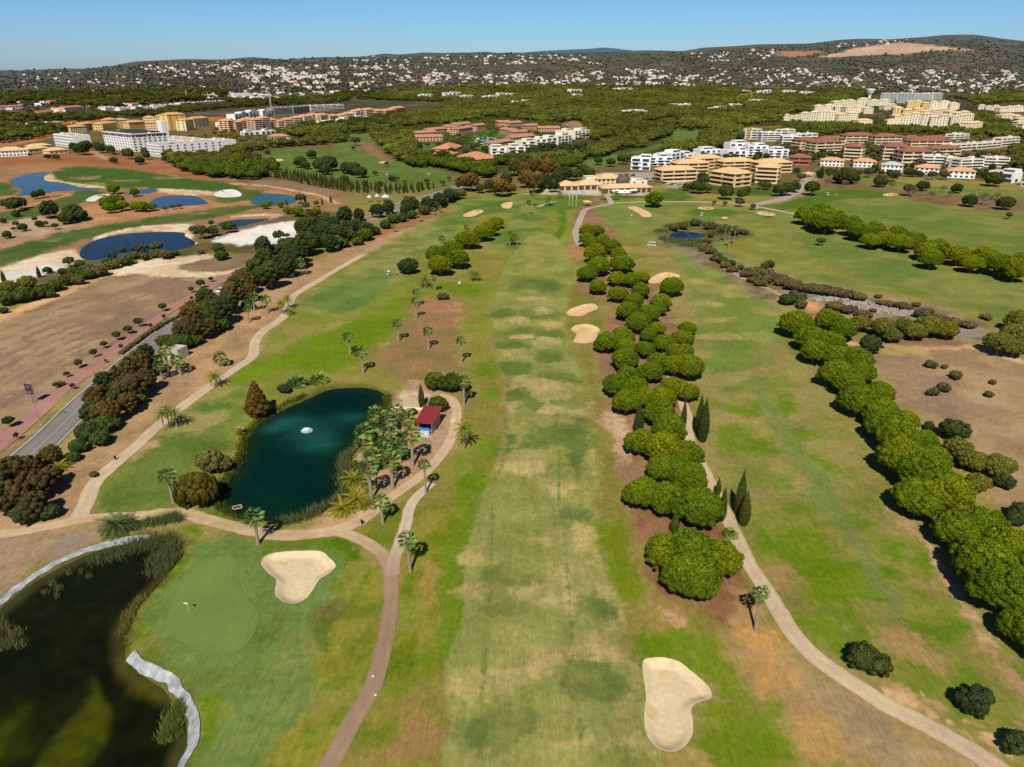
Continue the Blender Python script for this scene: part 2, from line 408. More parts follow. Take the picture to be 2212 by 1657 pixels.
# brown palm ground
zone('E', (152,116,78), (134,116,66), 5, 6, 6, 430,380, 560,230, 620,200, 720,210, 830,290, 800,400, 790,560, 720,700, 420,760, 250,700, 180,620, 330,480)
zone('E', (134,116,62), (150,132,80), 4, 5, 6, 400,760, 700,690, 850,800, 900,900, 880,1000, 820,1040, 700,860, 500,760)
blob('E', ORANGE, SOIL, 3, 4, 4, 760,330, 60,90); blob('E', (170,120,84), SOIL, 3, 4, 4, 600,300, 130,60)
# left rough of the main fairway
zone('E', LIME, (136,128,54), 4, 5, 7, 800,330, 880,240, 1000,60, 1080,-60, 1120,0, 1010,200, 960,320, 1000,450, 980,620, 940,740, 860,660, 800,520)
zone('E', OLIVE, (132,122,56), 4, 5, 8, 880,760, 1040,740, 1040,1050, 1040,1260, 960,1500, 900,1657, 500,1657, 560,1400, 700,1200, 860,1000)
zone('H', (104,118,22), (138,128,52), 4, 5, 6, 480,0, 860,-40, 810,200, 800,450, 780,700, 700,900, 650,1060, 660,1200, 740,1657, 60,1657, 200,1180, 330,800, 380,400)
band('H', (108,126,30), (104,126,34), 2.2, 2, 6, 5, 880,-100, 800,150, 760,450, 740,650, 700,800, 640,950)
blob('H', (150,130,60), (160,138,72), 2, 3, 3, 560,500, 50,160, 5); blob('H', (142,132,52), LIME, 2, 3, 3, 520,900, 50,200, 12)
blob('H', LUSH, LIME, 2, 3, 4, 430,640, 60,90); blob('H', (110,126,34), LUSH, 3, 3, 5, 430,1120, 110,130)
zone('H', (154,122,72), (132,122,56), 4, 5, 5, 440,1330, 560,1230, 660,1210, 700,1420, 720,1657, 150,1657, 300,1500)
blob('H', LUSH, (110,126,20), 1.5, 2, 3, 740,1580, 45,110)
blob('E', (102,126,24), LUSH, 3, 4, 5, 860,1480, 100,150, 20); blob('E', (106,127,28), LUSH, 3, 3, 5, 965,1190, 75,80)
blob('E', (110,128,30), LUSH, 2, 3, 4, 985,845, 60,45); blob('E', (110,126,32), LIME, 3, 4, 5, 960,670, 70,80); blob('E', LIME, LUSH, 3, 3, 5, 790,1290, 90,60)
# main fairway
zone('P', FAIR, (147,144,78), .7, .4, 9, 983,1680, 976,1560, 958,1470, 968,1410, 1000,1340, 1004,1240, 1018,1150, 1032,1090, 1060,1030, 1084,960, 1088,860, 1072,770, 1072,715, 1054,668, 1075,630, 1085,585, 1110,545, 1160,500, 1210,520, 1240,570, 1239,600, 1228,650, 1222,700, 1238,740, 1262,810, 1284,880, 1296,960, 1299,1070, 1302,1150, 1312,1215, 1335,1290, 1360,1370, 1386,1430, 1395,1500, 1408,1680)
for a in ((1120,690,110,62,(98,114,56)), (1390,1110,215,82,(94,112,54)), (1400,745,130,50,(96,114,56)), (1340,600,100,40,(100,116,58)), (1130,845,90,55,(98,114,56)), (1300,900,130,50,(98,114,56)), (1100,540,110,30,(97,113,57)), (1230,460,210,40,(98,114,58)), (1060,330,110,30,(97,113,57)), (1250,150,170,45,(96,118,66)), (1290,330,150,40,(92,112,60)), (1080,1180,70,70,(90,110,56)), (1530,1200,60,200,(96,116,56))):
    blob('E', (97,115,50), (110,122,58), 1.6, 3, 6, *a[:4])
for a in ((1340,820,150,55), (1110,570,80,22), (1340,510,110,26), (1300,310,70,25), (1130,370,80,20), (1210,235,140,14), (1360,400,80,25), (1200,775,110,40), (1400,960,160,30), (1210,1270,120,75), (1440,1440,140,40), (1130,915,70,18), (1180,480,60,20), (1100,1000,30,60), (1620,1150,25,250)):
    blob('E', STRAW, (154,144,86), 1.8, 3.4, 5, *a)
for a in ((1480,170,200,90), (1330,520,200,100), (1090,690,60,30), (870,330,90,60), (840,430,50,110), (1620,920,180,110), (1380,950,110,60), (950,1150,230,100), (1650,1520,330,110), (1350,1330,140,60), (1700,600,90,60), (1830,760,40,90), (1920,1200,60,130), (1480,420,200,70)):
    blob('H', STRAW, (146,140,80), 2.2, 3.4, 4, *a)
for a in ((1010,1450,220,160), (1640,1120,200,110), (1680,660,130,90), (1100,420,150,90), (1500,40,150,60), (1000,640,140,80), (1820,1640,120,60)):
    blob('H', (104,116,58), FAIR, 2, 3, 5, *a)
for v in ((985,0, 965,350, 960,560, 935,900, 915,1180, 905,1400, 885,1657), (1425,0, 1455,330, 1480,700, 1500,1000, 1535,1300, 1555,1657)): band('H', (114,121,60), (122,128,64), .5, .7, 2.5, .2, *v)
band('E', (112,118,58), (116,124,62), .3, .5, 2, .4, 1400,950, 1395,1100, 1405,1300, 1412,1657)
band('E', (150,122,74), (136,124,66), .4, .8, 3, 1.2, 1045,700, 1050,900, 1050,1250, 990,1400)
# rough between the fairway and the middle pines, pine needle soil
zone('H', (112,118,34), (146,126,66), 3, 4, 5, 1700,0, 1760,250, 1840,480, 1900,640, 1930,940, 2100,900, 2209,860, 2200,760, 2000,480, 1900,200, 1850,0)
zone('E', (136,120,62), (120,122,48), 3, 3, 6, 1500,150, 1560,120, 1660,260, 1660,300, 1700,340, 1680,430, 1640,530, 1650,640, 1700,900, 1760,1100, 1820,1400, 1850,1657, 1690,1657, 1680,1400, 1640,1000, 1590,800, 1530,650, 1510,500, 1460,400, 1450,310)
band('H', (108,124,30), (110,124,24), 2, 2, 5, 4, 1720,100, 1800,380, 1890,580); band('H', (106,124,30), (100,124,20), 2, 2.5, 5, 5, 1920,900, 2050,860, 2209,800)
zone('E', (152,116,86), (136,104,76), 2.5, 3, 5, 1540,140, 1600,60, 1740,-80, 1760,-200, 1680,-420, 1560,-360, 1480,-260, 1530,-200, 1560,-120, 1720,30, 2000,120, 2120,330, 2190,450, 2209,560, 2250,760, 2209,900, 2250,1160, 2330,1320, 2400,1500, 2480,1657, 1880,1657, 1830,1420, 1780,1230, 1730,1000, 1720,800, 1640,620, 1660,500, 1780,260, 1650,240, 1560,220)
blob('E', (196,164,130), (182,148,116), 2, 3, 4, 1790,1120, 60,160, -12)
blob('B', (178,126,88), (164,116,80), 3, 3, 6, 1520,1450, 40,70)
zone('H', (146,104,74), (128,90,62), 2.5, 3, 4, 1890,60, 1960,-60, 2330,-100, 2480,60, 2560,300, 2640,520, 2680,700, 2600,800, 2400,760, 2209,620, 2050,520, 1990,420, 1960,250, 1900,180)
blob('H', (196,150,108), (170,128,90), 1.5, 3, 3, 2150,690, 70,50)
# bottom right: dry orange grass, lush around the boot bunker
zone('I', (184,142,84), (164,132,88), 4, 5, 5, 330,650, 430,560, 560,620, 640,800, 760,950, 950,1080, 1200,1230, 1500,1400, 1950,1700, 780,1700, 760,1500, 640,1280, 480,1050, 300,860)
zone('I', (196,146,82), (180,136,78), 3, 4, 4, 420,780, 560,820, 640,1000, 660,1250, 900,1450, 1000,1657, 840,1657, 700,1400, 540,1150, 420,950)
zone('I', (150,130,96), (166,140,98), 3, 4, 4, 760,1000, 1100,1180, 1500,1420, 1900,1657, 1300,1657, 1000,1400, 780,1180)
zone('I', LUSH, (116,126,34), 2.5, 4, 4, -60,830, 100,850, 300,1000, 420,1150, 560,1300, 720,1480, 800,1700, -250,1700, -300,1560, -120,1590, 60,1560, 120,1400, 100,1280, 230,1220, 200,1150, 60,1020, -40,960)
blob('I', (102,122,22), LUSH, 2.5, 3, 5, 60,930, 130,60, 35); blob('I', (104,124,24), LUSH, 2.5, 3, 3, 560,1440, 120,160); blob('I', (106,124,26), (100,120,20), 2.5, 3, 3, 300,1540, 120,160); blob('I', (110,128,36), LIME, 1, 1.5, 2, 555,1180, 40,40)
zone('I', (140,128,60), (160,140,80), 2, 3, 4, -250,1640, -150,1590, 60,1600, 300,1657, 300,1720, -250,1720)
# right hand hole
zone('P', (122,124,56), (150,134,78), 5, 6, 10, 1500,700, 1560,560, 1640,600, 1700,690, 1790,800, 1880,960, 1960,1090, 2060,1200, 2150,1330, 2212,1450, 2300,1657, 2212,1640, 2000,1500, 1800,1420, 1700,1290, 1620,1170, 1560,1080, 1500,920, 1480,800)
zone('P', (116,129,60), (136,139,72), 3, 4, 10, 1290,440, 1430,430, 1540,470, 1560,520, 1620,600, 1650,650, 1700,700, 1680,750, 1640,790, 1560,800, 1510,720, 1490,640, 1460,560, 1400,520, 1330,500)
for a in ((370,170,60,20), (400,220,110,18), (200,270,70,14), (250,370,90,14), (460,430,60,14), (250,480,130,22), (550,330,60,14), (300,160,90,12), (100,130,60,15), (170,170,40,12)):
    blob('F', (168,148,86), (150,142,78), 2, 4, 7, *a)
for a in ((350,570,170,70), (480,390,140,50), (400,260,110,30), (300,660,200,50), (300,30,90,40)):
    blob('F', (112,127,56), (119,131,58), 2.5, 4, 8, *a)
for a in ((370,820,90,40), (420,930,140,60), (670,920,80,60), (320,1080,110,60), (480,1180,180,70), (780,1130,90,50), (940,1310,100,55), (640,1430,90,70), (600,780,70,50), (560,1080,60,40)):
    blob('F', LUSH, (102,126,30), 3, 4, 6, *a)
for a in ((370,750,110,25), (420,910,110,20), (560,1080,90,40), (700,700,70,70), (900,920,150,60), (300,1360,90,40), (900,1180,130,40), (700,1560,180,50), (1000,1420,110,80)):
    blob('F', (148,137,76), (136,132,68), 4, 5, 7, *a)
zone('I', (96,120,28), (130,128,56), 4, 5, 5, 380,0, 1000,0, 1350,100, 1600,330, 1800,600, 2000,900, 2150,1200, 2209,1340, 2209,1500, 1900,1350, 1400,1150, 1000,960, 800,780, 640,560, 480,300)
for a in ((780,180,190,90,10), (1000,500,280,140,25), (900,750,140,90,35), (1600,620,120,60,30), (1050,880,90,60,30), (560,280,60,40,0)): blob('I', (102,124,22), (112,128,32), 2.5, 4, 4, *a)
for a in ((620,430,45,110,-30), (1280,680,160,70,30), (1650,520,110,60,30), (1150,230,130,60,30), (1500,900,330,90,30), (2050,1100,130,120,30)): blob('I', (160,132,80), (138,124,66), 3, 4, 4, *a)
band('I', (112,124,62), (122,128,68), 2, 2, 5, 3.4, 1040,60, 1180,280, 1330,560, 1440,700)
band('F', (114,127,60), (124,132,66), 1.5, 1.5, 6, 5, 480,740, 560,900, 640,1050, 740,1200, 850,1330, 1000,1657)
band('I', (190,156,116), (170,134,96), 1, 1.5, 3, 1.6, 1340,0, 1500,130, 1620,260, 1760,520, 1900,740, 2080,1000, 2209,1200)
zone('I', (206,168,120), (160,132,84), 1, 3.5, 3, 1330,1190, 1420,1160, 1620,1270, 1800,1370, 2000,1400, 2209,1380, 2209,1720, 2100,1640, 1950,1560, 1700,1440, 1500,1320)
# rough fairways on the far right
zone('C', (106,120,52), (126,130,64), 6, 8, 18, 480,1180, 760,1080, 980,1020, 1400,1090, 1700,1180, 2209,1210, 2900,1300, 2900,1700, 2209,1560, 1900,1480, 1500,1360, 1050,1260, 760,1240, 600,1200)
zone('C', (110,122,56), (132,134,68), 5, 6, 12, -100,1140, 480,1190, 760,1240, 1000,1330, 1300,1400, 1700,1560, 2209,1657, 2209,1950, 1600,1760, 1200,1700, 800,1640, 600,1560, 460,1400, 420,1290, 150,1250, -100,1250)
zone('C', (88,110,44), (96,114,48), 4, 3, 10, 60,1190, 330,1190, 360,1220, 260,1235, 60,1225)
zone('C', (82,108,36), (94,114,42), 4, 4, 12, 600,1170, 760,1090, 1000,1060, 1300,1060, 1330,1110, 1050,1120, 900,1150, 700,1190)
for a in ((620,1420,150,60), (800,1500,120,40), (1000,1570,150,40), (700,1280,110,30), (520,1310,60,30)): blob('C', (140,136,66), (124,128,58), 4, 6, 10, *a)
for a in ((1000,1450,230,60), (1300,1560,260,50), (1700,1300,300,40), (1250,1200,240,40)): blob('C', (102,120,54), (110,124,58), 5, 7, 12, *a)
zone('C', (108,122,58), (128,128,64), 5, 5, 10, 900,960, 1150,960, 1400,1010, 1800,1050, 2209,1060, 2209,1130, 1800,1110, 1400,1060, 1100,1000)
zone('C', (134,104,78), (116,98,66), 6, 6, 10, 860,1000, 1000,985, 1200,1020, 1400,1060, 1800,1100, 2209,1120, 2209,1200, 1900,1185, 1600,1150, 1420,1100, 1250,1060, 1000,1055)
# stream band with scrub and stones
band('C', (116,100,66), (142,126,98), 3, 5, 6, 16, -60,1400, 100,1450, 260,1545, 420,1620, 560,1690, 640,1760)
zone('F', (122,108,78), (150,138,120), 3, 5, 5, 330,0, 560,60, 700,130, 950,160, 1200,210, 1500,260, 1900,370, 2000,460, 1900,520, 1700,480, 1200,340, 900,330, 640,250, 640,150, 450,90, 300,20)
blob('F', (214,158,104), (200,146,96), 2, 2, 4, 850,280, 60,50); blob('F', (146,132,116), (122,108,88), 2, 5, 3, 980,230, 180,28, 4); blob('F', (186,164,130), (140,118,88), 2, 5, 3, 1250,290, 170,40, 12); blob('F', (164,146,122), (130,112,86), 2, 5, 3, 560,90, 180,25, 14)
band('F', (214,182,142), (196,160,120), .8, 1, 4, 1.6, 260,20, 420,110, 600,185, 720,260)
zone('F', (172,142,104), (154,126,92), 4, 6, 9, 1230,620, 1300,520, 1900,540, 2209,600, 2700,700, 2700,1700, 2100,1560, 1900,1300, 1650,1050, 1450,850, 1280,720)
for a in ((1400,640,160,50), (1560,820,200,120), (1720,960,130,70), (1650,760,120,40)): blob('F', (158,130,100), (142,118,92), 3, 5, 5, *a)
band('F', (206,172,136), (190,150,116), 1.5, 2, 5, 4, 1080,530, 1300,530, 1550,555, 1800,545, 1950,560, 2209,640)
blob('F', (176,152,88), (160,136,80), 3, 4, 4, 1430,570, 150,35); blob('F', (150,112,84), (138,104,76), 3, 3, 5, 1500,510, 330,30, 2)
# pond shore of the reedy pond
zone('C', (118,108,64), (96,98,50), 3, 4, 6, -150,1320, -60,1290, 0,1270, 200,1275, 420,1320, 460,1345, 420,1370, 200,1400, 60,1430, -60,1410)
# left side: fields, road verges
zone('P', FIELD, FIELD2, 4, 5, 14, -300,830, 0,690, 230,600, 300,592, 430,598, 540,590, 470,620, 420,665, 300,760, 170,850, 70,890, 0,945, -300,1120)
for k in range(9): band('D', (140,114,90), (150,122,96), 1, 2.5, 9, 2.2, -200,520 + k * 70, 300,330 + k * 50, 760,200 + k * 38, 1200,60 + k * 30)
zone('P', (170,140,104), (138,120,76), 2, 3, 6, -300,1150, 0,960, 70,900, 170,865, 300,775, 420,680, 500,600, 560,575, 600,575, 540,620, 400,700, 290,790, 170,880, 40,985, -300,1250)
zone('D', TAN, (164,130,92), 3, 4, 6, -100,1750, 0,1560, 330,1250, 570,930, 760,750, 1010,550, 1230,400, 1530,190, 1720,90, 2020,-10, 2290,-110, 2460,-200, 2600,-290, 2640,-220, 2500,-120, 2209,20, 2060,110, 1880,215, 1830,340, 1640,500, 1620,600, 1160,940, 870,1180, 590,1450, 510,1660, 300,1760)
for a in ((1350,720,120,90,-40), (850,1190,130,60,-40), (1600,330,110,90,-30), (1230,600,60,20,0), (1300,700,70,30,0), (1800,150,120,40,-20)): blob('D', (188,148,106), (180,142,102), 2, 4, 4, *a)
for a in ((700,1120,90,40,-40), (1100,790,160,60,-40), (1500,520,120,50,-40), (400,1560,80,40,0)): blob('D', (150,124,92), (164,134,98), 2, 4, 4, *a)
band('B', (172,116,78), (150,110,74), 3, 4, 6, 14, 40,1420, 250,1330, 500,1250, 680,1170)
zone('G', (168,138,106), (150,128,98), 2, 3, 4, -300,170, 0,170, 200,140, 430,110, 660,90, 650,180, 450,280, 300,360, 120,480, 0,590, -300,780)
blob('G', (150,132,118), (140,124,106), 2, 3, 3, 450,180, 150,50, -20)
# around the near green
zone('G', (106,122,28), (96,122,24), 2, 2, 4, 1190,120, 1290,110, 1250,220, 1150,340, 1040,470, 950,640, 900,760, 880,850, 930,930, 1060,1010, 1180,1090, 1250,1230, 1280,1400, 1250,1540, 1150,1720, 1300,1720, 1420,1350, 1300,1050, 1000,900, 930,760, 1100,480, 1300,250)
zone('G', (104,126,60), (112,131,66), 1.6, 2.5, 5, 930,790, 960,640, 1060,480, 1180,330, 1300,230, 1450,190, 1700,200, 1900,190, 2150,190, 2250,260, 2280,400, 2180,540, 2070,650, 2020,790, 2040,1000, 2060,1150, 1990,1280, 1860,1400, 1740,1560, 1690,1700, 1150,1700, 1280,1500, 1400,1300, 1300,1150, 1200,1080, 1020,960)
zone('G', (138,132,50), (112,124,34), 2, 3, 3, 2060,620, 2209,480, 2350,360, 2480,500, 2480,760, 2400,1000, 2330,1250, 2209,1440, 2000,1720, 1700,1720, 1760,1540, 1880,1400, 2010,1280, 2060,1130, 2040,950, 2030,800)
zone('G', (98,112,40), (120,108,60), 1.5, 2, 3, 2060,640, 2160,560, 2230,620, 2140,760, 2120,900, 2060,900, 2030,800)
for a in ((1900,960,150,120,-60), (1650,1350,200,90,-55), (1980,1150,60,90,0), (1500,1560,160,60,-50)): blob('G', (124,132,68), (112,128,62), 2, 3.4, 3.4, *a)
for a in ((1750,780,150,60,-40), (1500,1080,260,80,-10)): blob('G', (98,116,50), (106,121,55), 2, 2.5, 4, *a)
band('G', (104,122,34), (96,120,18), 1.5, 1.5, 4, 3.2, 1690,260, 1900,210, 2150,220, 2280,320, 2300,460, 2209,540)
band('H', (92,116,20), (78,108,20), 1, 1.2, 3, 2, -60,200, 40,230, 110,330, 100,420)
zone('H', (106,120,34), (120,122,40), 1.5, 2, 4, 150,160, 300,40, 420,-40, 400,140, 350,260, 310,290, 250,230)
for a in ((100,480,70,150,20), (140,900,50,300,12), (60,1180,50,180,18)): blob('H', (134,130,56), (112,120,36), 1.2, 2.5, 2.2, *a)
zone('D', (92,112,36), (110,112,52), 2, 2.5, 4, 1250,1480, 1400,1400, 1480,1560, 1560,1657, 1720,1750, 1900,1790, 1900,1830, 1640,1760, 1440,1690, 1300,1600)
# shed yard and palm grove ground
zone('E', (188,150,112), (170,134,100), 2, 3, 4, -60,1600, 60,1350, 100,1250, 250,960, 330,900, 420,820, 500,760, 640,830, 740,900, 770,1000, 740,1100, 640,1230, 540,1340, 430,1420, 300,1530, 100,1640, -150,1740, -200,1700)
blob('E', (206,184,156), (190,164,132), 1.5, 2, 3, 470,880, 90,60); blob('E', (154,128,100), (170,140,110), 2, 2, 3, 600,1130, 70,130, 20)
# west works: red earth, new green fairways
zone('A', (166,124,86), (148,116,82), 10, 12, 30, -500,860, 0,850, 500,840, 1080,880, 1500,1010, 2000,1080, 2209,1180, 1950,1250, 1640,1420, 1200,1500, 800,1520, 520,1600, 200,1657, -500,1760)
zone('A', RED, (166,112,76), 6, 8, 20, -400,850, 0,845, 500,825, 1080,880, 1300,960, 1500,1020, 1400,1030, 1080,960, 800,925, 500,905, 300,900, -400,900)
zone('A', (176,124,84), (188,140,100), 6, 6, 14, 520,1180, 640,1150, 840,1190, 1000,1200, 1280,1150, 1480,1140, 1660,1130, 1500,1165, 1250,1200, 1000,1230, 700,1280, 500,1330, 250,1390, 0,1440, 0,1410, 300,1340, 560,1270)
zone('A', (188,158,124), (160,132,98), 6, 8, 14, -300,1270, 0,1240, 220,1240, 420,1250, 560,1290, 350,1360, 0,1420, -300,1440)
zone('A', GRN2, (74,100,44), 4, 6, 12, 330,965, 480,912, 800,930, 1000,955, 1250,990, 1500,1030, 1570,1075, 1530,1085, 1350,1075, 1100,1062, 900,1045, 700,1050, 520,1030, 350,1000)
zone('A', GRN2, GRN3, 4, 6, 12, -200,1240, 0,1215, 120,1180, 300,1120, 500,1070, 690,1075, 620,1105, 520,1140, 350,1200, 200,1235, 0,1270, -200,1300)
zone('A', (72,94,44), GRN3, 4, 6, 12, -300,1560, 0,1440, 300,1360, 600,1292, 900,1250, 1300,1190, 1660,1155, 1690,1175, 1400,1232, 1000,1290, 700,1345, 500,1400, 200,1500, 0,1570, -300,1650)
zone('A', GRN2, GRN3, 4, 5, 12, -200,1020, 50,1020, 120,1060, 60,1095, -200,1120)
zone('A', GRN2, GRN3, 4, 5, 12, 1380,1100, 1560,1060, 1700,1080, 1650,1120, 1560,1130, 1450,1145, 1380,1120)
for a in ((560,985,90,12), (800,1000,110,8), (600,1020,80,8), (1080,985,120,8), (300,1385,90,12), (1220,1215,90,10)): blob('A', (150,134,90), (120,116,70), 3, 6, 8, *a)
zone('A', (214,186,140), (190,150,100), 2, 3, 8, 280,975, 320,955, 380,1000, 520,1020, 680,1040, 690,1055, 560,1050, 400,1012, 300,1005)
zone('A', (214,192,150), (196,164,118), 2, 4, 8, 1020,1060, 1080,1055, 1370,1070, 1390,1090, 1300,1095, 1060,1085)
zone('A', PALE, (206,170,130), 2, 3, 8, 600,1372, 760,1320, 960,1290, 1200,1280, 1230,1300, 1180,1330, 960,1320, 760,1338, 620,1378)
zone('A', PALE, (210,190,160), 1.5, 2, 6, 1175,1340, 1200,1330, 1270,1380, 1270,1410, 1240,1410, 1190,1360)
zone('A', PALE, (214,180,140), 4, 6, 10, 0,1560, 200,1500, 450,1440, 560,1460, 520,1520, 400,1540, 200,1590, 0,1640, -200,1680, -200,1620)
zone('A', (222,214,200), (210,196,176), 3, 4, 10, -100,1640, 0,1600, 300,1540, 430,1540, 380,1590, 200,1620, 100,1660)
band('A', (222,200,164), (206,170,130), 2, 2, 8, 8, 1480,1235, 1600,1225, 1780,1225, 1770,1250)
zone('A', (126,104,72), (104,94,60), 5, 8, 8, 1230,1350, 1400,1290, 1640,1280, 1900,1200, 2209,1200, 2209,1290, 1930,1270, 1700,1280, 1550,1320, 1390,1390, 1280,1400)
zone('A', (112,94,64), (94,88,54), 5, 8, 8, 250,1657, 500,1520, 760,1480, 1150,1450, 1300,1400, 1640,1425, 1640,1470, 1350,1480, 1000,1500, 760,1540, 560,1600, 480,1680)
zone('A', (236,228,214), (222,214,200), 3, 5, 12, 1390,1392, 1550,1322, 1700,1285, 1930,1265, 1930,1330, 1870,1390, 1700,1420, 1500,1406)
zone('A', (226,204,170), (208,180,142), 2, 3, 8, 690,1595, 780,1545, 1000,1500, 1350,1482, 1310,1510, 1170,1540, 1160,1565, 1300,1592, 1650,1545, 1650,1580, 1400,1612, 1100,1625, 850,1602, 720,1612)
zone('A', (146,122,92), (130,110,82), 2, 4, 8, 1165,1560, 1300,1512, 1640,1480, 1670,1530, 1500,1568, 1300,1588)
band('D', (216,172,122), (196,150,106), 2, 2, 8, 7, -200,450, 0,360, 300,240, 600,110, 720,65)
band('A', (222,184,140), (200,156,116), 1.5, 1.5, 8, 5, 1480,1020, 1700,1035, 1900,1068, 2060,1100, 2160,1150)
zone('A', (150,116,92), (140,112,86), 4, 5, 12, 1560,1020, 1740,1000, 2000,1040, 2209,1080, 2209,1130, 2000,1075, 1800,1040)
band('A', (200,140,96), (190,128,84), 2, 2, 8, 6, 0,1110, 200,1100, 450,1088, 260,1140, 130,1190)
zone('P', (84,84,48), (70,72,40), 12, 14, 40, 560,300, 640,240, 720,215, 1000,188, 1400,186, 1900,192, 2230,205, 2230,260, 1900,270, 1560,285, 1500,330, 1300,345, 1180,340, 1120,350, 1060,380, 860,345, 800,290, 640,295)
# mid distance golf: the fairways left of the terracotta resort, behind the clubhouse
zone('A', (90,112,52), (106,120,62), 8, 8, 25, 1660,860, 1720,820, 1900,795, 2209,820, 2600,880, 2900,960, 2900,1030, 2500,1030, 2209,985, 2000,975, 1800,960)
zone('B', (92,112,52), (108,120,60), 8, 8, 25, 0,700, 200,680, 260,700, 200,760, 100,790, 250,850, 320,900, 500,945, 720,960, 700,1040, 400,1060, 0,1000)
zone('B', (150,110,84), (140,108,78), 5, 6, 15, 110,770, 200,765, 310,860, 330,890, 250,860)
zone('B', (84,114,48), (98,118,56), 8, 6, 25, 500,770, 600,760, 600,800, 520,810); zone('B', (80,112,46), (92,116,50), 6, 6, 20, 860,700, 1030,680, 1130,720, 1000,745, 900,800, 850,810)
zone('B', (88,116,54), (104,122,62), 8, 8, 25, 1540,890, 1700,850, 1960,800, 2100,740, 2209,690, 2300,680, 2300,760, 2000,800, 1880,850, 1700,915, 1560,915)
zone('C', (88,116,54), (104,122,62), 8, 8, 25, -60,690, 0,670, 140,665, 150,720, 80,770, 0,790)
zone('B', (176,160,140), (164,150,132), 3, 3, 12, 1640,960, 1800,950, 2209,950, 2209,1040, 2100,1045, 2020,1000, 1760,985)
zone('B', (196,176,150), (184,164,138), 2, 2, 10, 1280,1070, 1400,1055, 2000,1070, 2000,1095, 1700,1100, 1440,1092, 1290,1090)
zone('C', (92,104,46), (80,98,40), 5, 5, 14, -40,1060, 180,1020, 420,1050, 720,1010, 720,1080, 460,1100, 0,1075)
zone('C', (166,136,106), (150,124,96), 4, 4, 10, 570,1120, 720,1080, 790,1000, 880,985, 860,1080, 740,1120, 620,1150)
zone('B', (150,122,92), (132,112,82), 5, 6, 14, 380,520, 600,500, 640,530, 430,560); zone('B', (164,128,100), (150,116,90), 4, 5, 14, 1440,630, 1540,625, 1560,690, 1440,690)
zone('A', (182,112,66), (196,128,78), 8, 10, 25, 0,620, 180,635, 640,610, 640,640, 300,650, 0,680); zone('A', (196,112,62), (184,108,66), 6, 6, 20, 1340,570, 1430,555, 1430,610, 1340,615)
zone('A', (190,120,74), (176,120,80), 6, 8, 20, -100,760, 360,700, 360,720, 0,790); zone('A', (150,132,104), (134,120,90), 6, 6, 16, 1180,830, 1500,790, 1660,790, 1500,830, 1260,870)
zone('A', (186,146,112), (172,130,98), 3, 3, 12, 560,800, 610,805, 700,860, 640,860)

FAIR_P = next(q[0] for q in Z if np.allclose(q[1], lin(FAIR)) and q[3] == .7)
# ------------------------------------------------------------------ ground mesh, a sector of rings that starts under the camera
def sector(name, az, ds, colf, zf, m, seg=None):
    A, D = np.meshgrid(az, ds)
    X = (D * np.tan(A)).ravel() if False else (D * np.sin(A)).ravel(); Y = (D * np.cos(A)).ravel()
    Zz = zf(X, Y)
    nr, nc = len(ds), len(az)
    i = (np.arange(nr - 1)[:, None] * nc + np.arange(nc - 1)[None, :]).ravel()
    Fq = np.stack([i, i + 1, i + nc + 1, i + nc], 1)
    me = mesh_np(name, np.stack([X, Y, Zz], 1), Fq, [m], col=colf(X, Y), smooth_=True)
    return add(name, me)
def cover(X, Y):
    d = np.hypot(X, Y)
    f1 = fbm(X / 60, Y / 60, 4, 1); f2 = fbm(X / 9, Y / 9, 4, 2)
    far = lin((92, 88, 50)) * (1 - f1[:, None]) + lin((132, 108, 74)) * f1[:, None]
    near = lin(OLIVE) * (1 - f2[:, None]) + lin(DRY) * f2[:, None]
    t = sstep(480, 640, d)[:, None]
    C = near * (1 - t) + far * t
    for poly, c1, c2, soft, wob, sc in Z:
        mg = soft + wob * 1.6 + 1
        s, k = sdf(X, Y, poly, mg)
        if not len(k): continue
        x = X[k]; y = Y[k]
        nz = fbm(x / (wob * 1.5 + .3), y / (wob * 1.5 + .3), 5, 4) - .5
        n2 = fbm(x / (wob * .22 + .25), y / (wob * .22 + .25), 3, 8) - .5
        wgt = sstep(-soft * .8, soft * .8, s[k] + nz * wob * 2.4 + n2 * wob * 1.1)[:, None]
        f = sstep(.32, .68, fbm(x / sc, y / sc, 4, 6))[:, None]
        C[k] = C[k] * (1 - wgt) + (c1 * (1 - f) + c2 * f) * wgt
    # mown stripes on the near fairway and green surrounds
    s, k = sdf(X, Y, FAIR_P, 2)
    st = np.tanh(3 * np.sin(X[k] * 2.1 + 1.2 * fbm(X[k] / 30, Y[k] / 30, 2, 3))) * .028 + np.tanh(3 * np.sin(Y[k] * .8)) * .016
    C[k] *= 1 + (st * (s[k] > 0) * (1 - sstep(150, 380, d[k])))[:, None]
    # grassy pond rims
    for nm in ('teal', 'dark'):
        s, k = sdf(X, Y, PONDS[nm], 6)
        if len(k):
            nz = fbm(X[k] / 2, Y[k] / 2, 3, 9)
            wgt = (sstep(-2.2, .2, s[k] + (nz - .5) * 3))[:, None] * .9
            C[k] = C[k] * (1 - wgt) + (lin((74, 84, 22)) * (1 - nz[:, None]) + lin((96, 92, 50)) * nz[:, None]) * wgt
    return np.clip(C, 0, .9)
a_rows = np.arange(R(66), R(5.4), -R(.066))
ds = list(CAM_H / np.tan(a_rows))
while ds[-1] < 1750: ds.append(ds[-1] * 1.0105)
ds = np.array(ds)
az_near = np.linspace(R(-56), R(56), 1250)
g_mat = ground_mat('ground_cover')
g = sector('ground', az_near, ds, cover, gz, g_mat); prop(g, kind='structure')
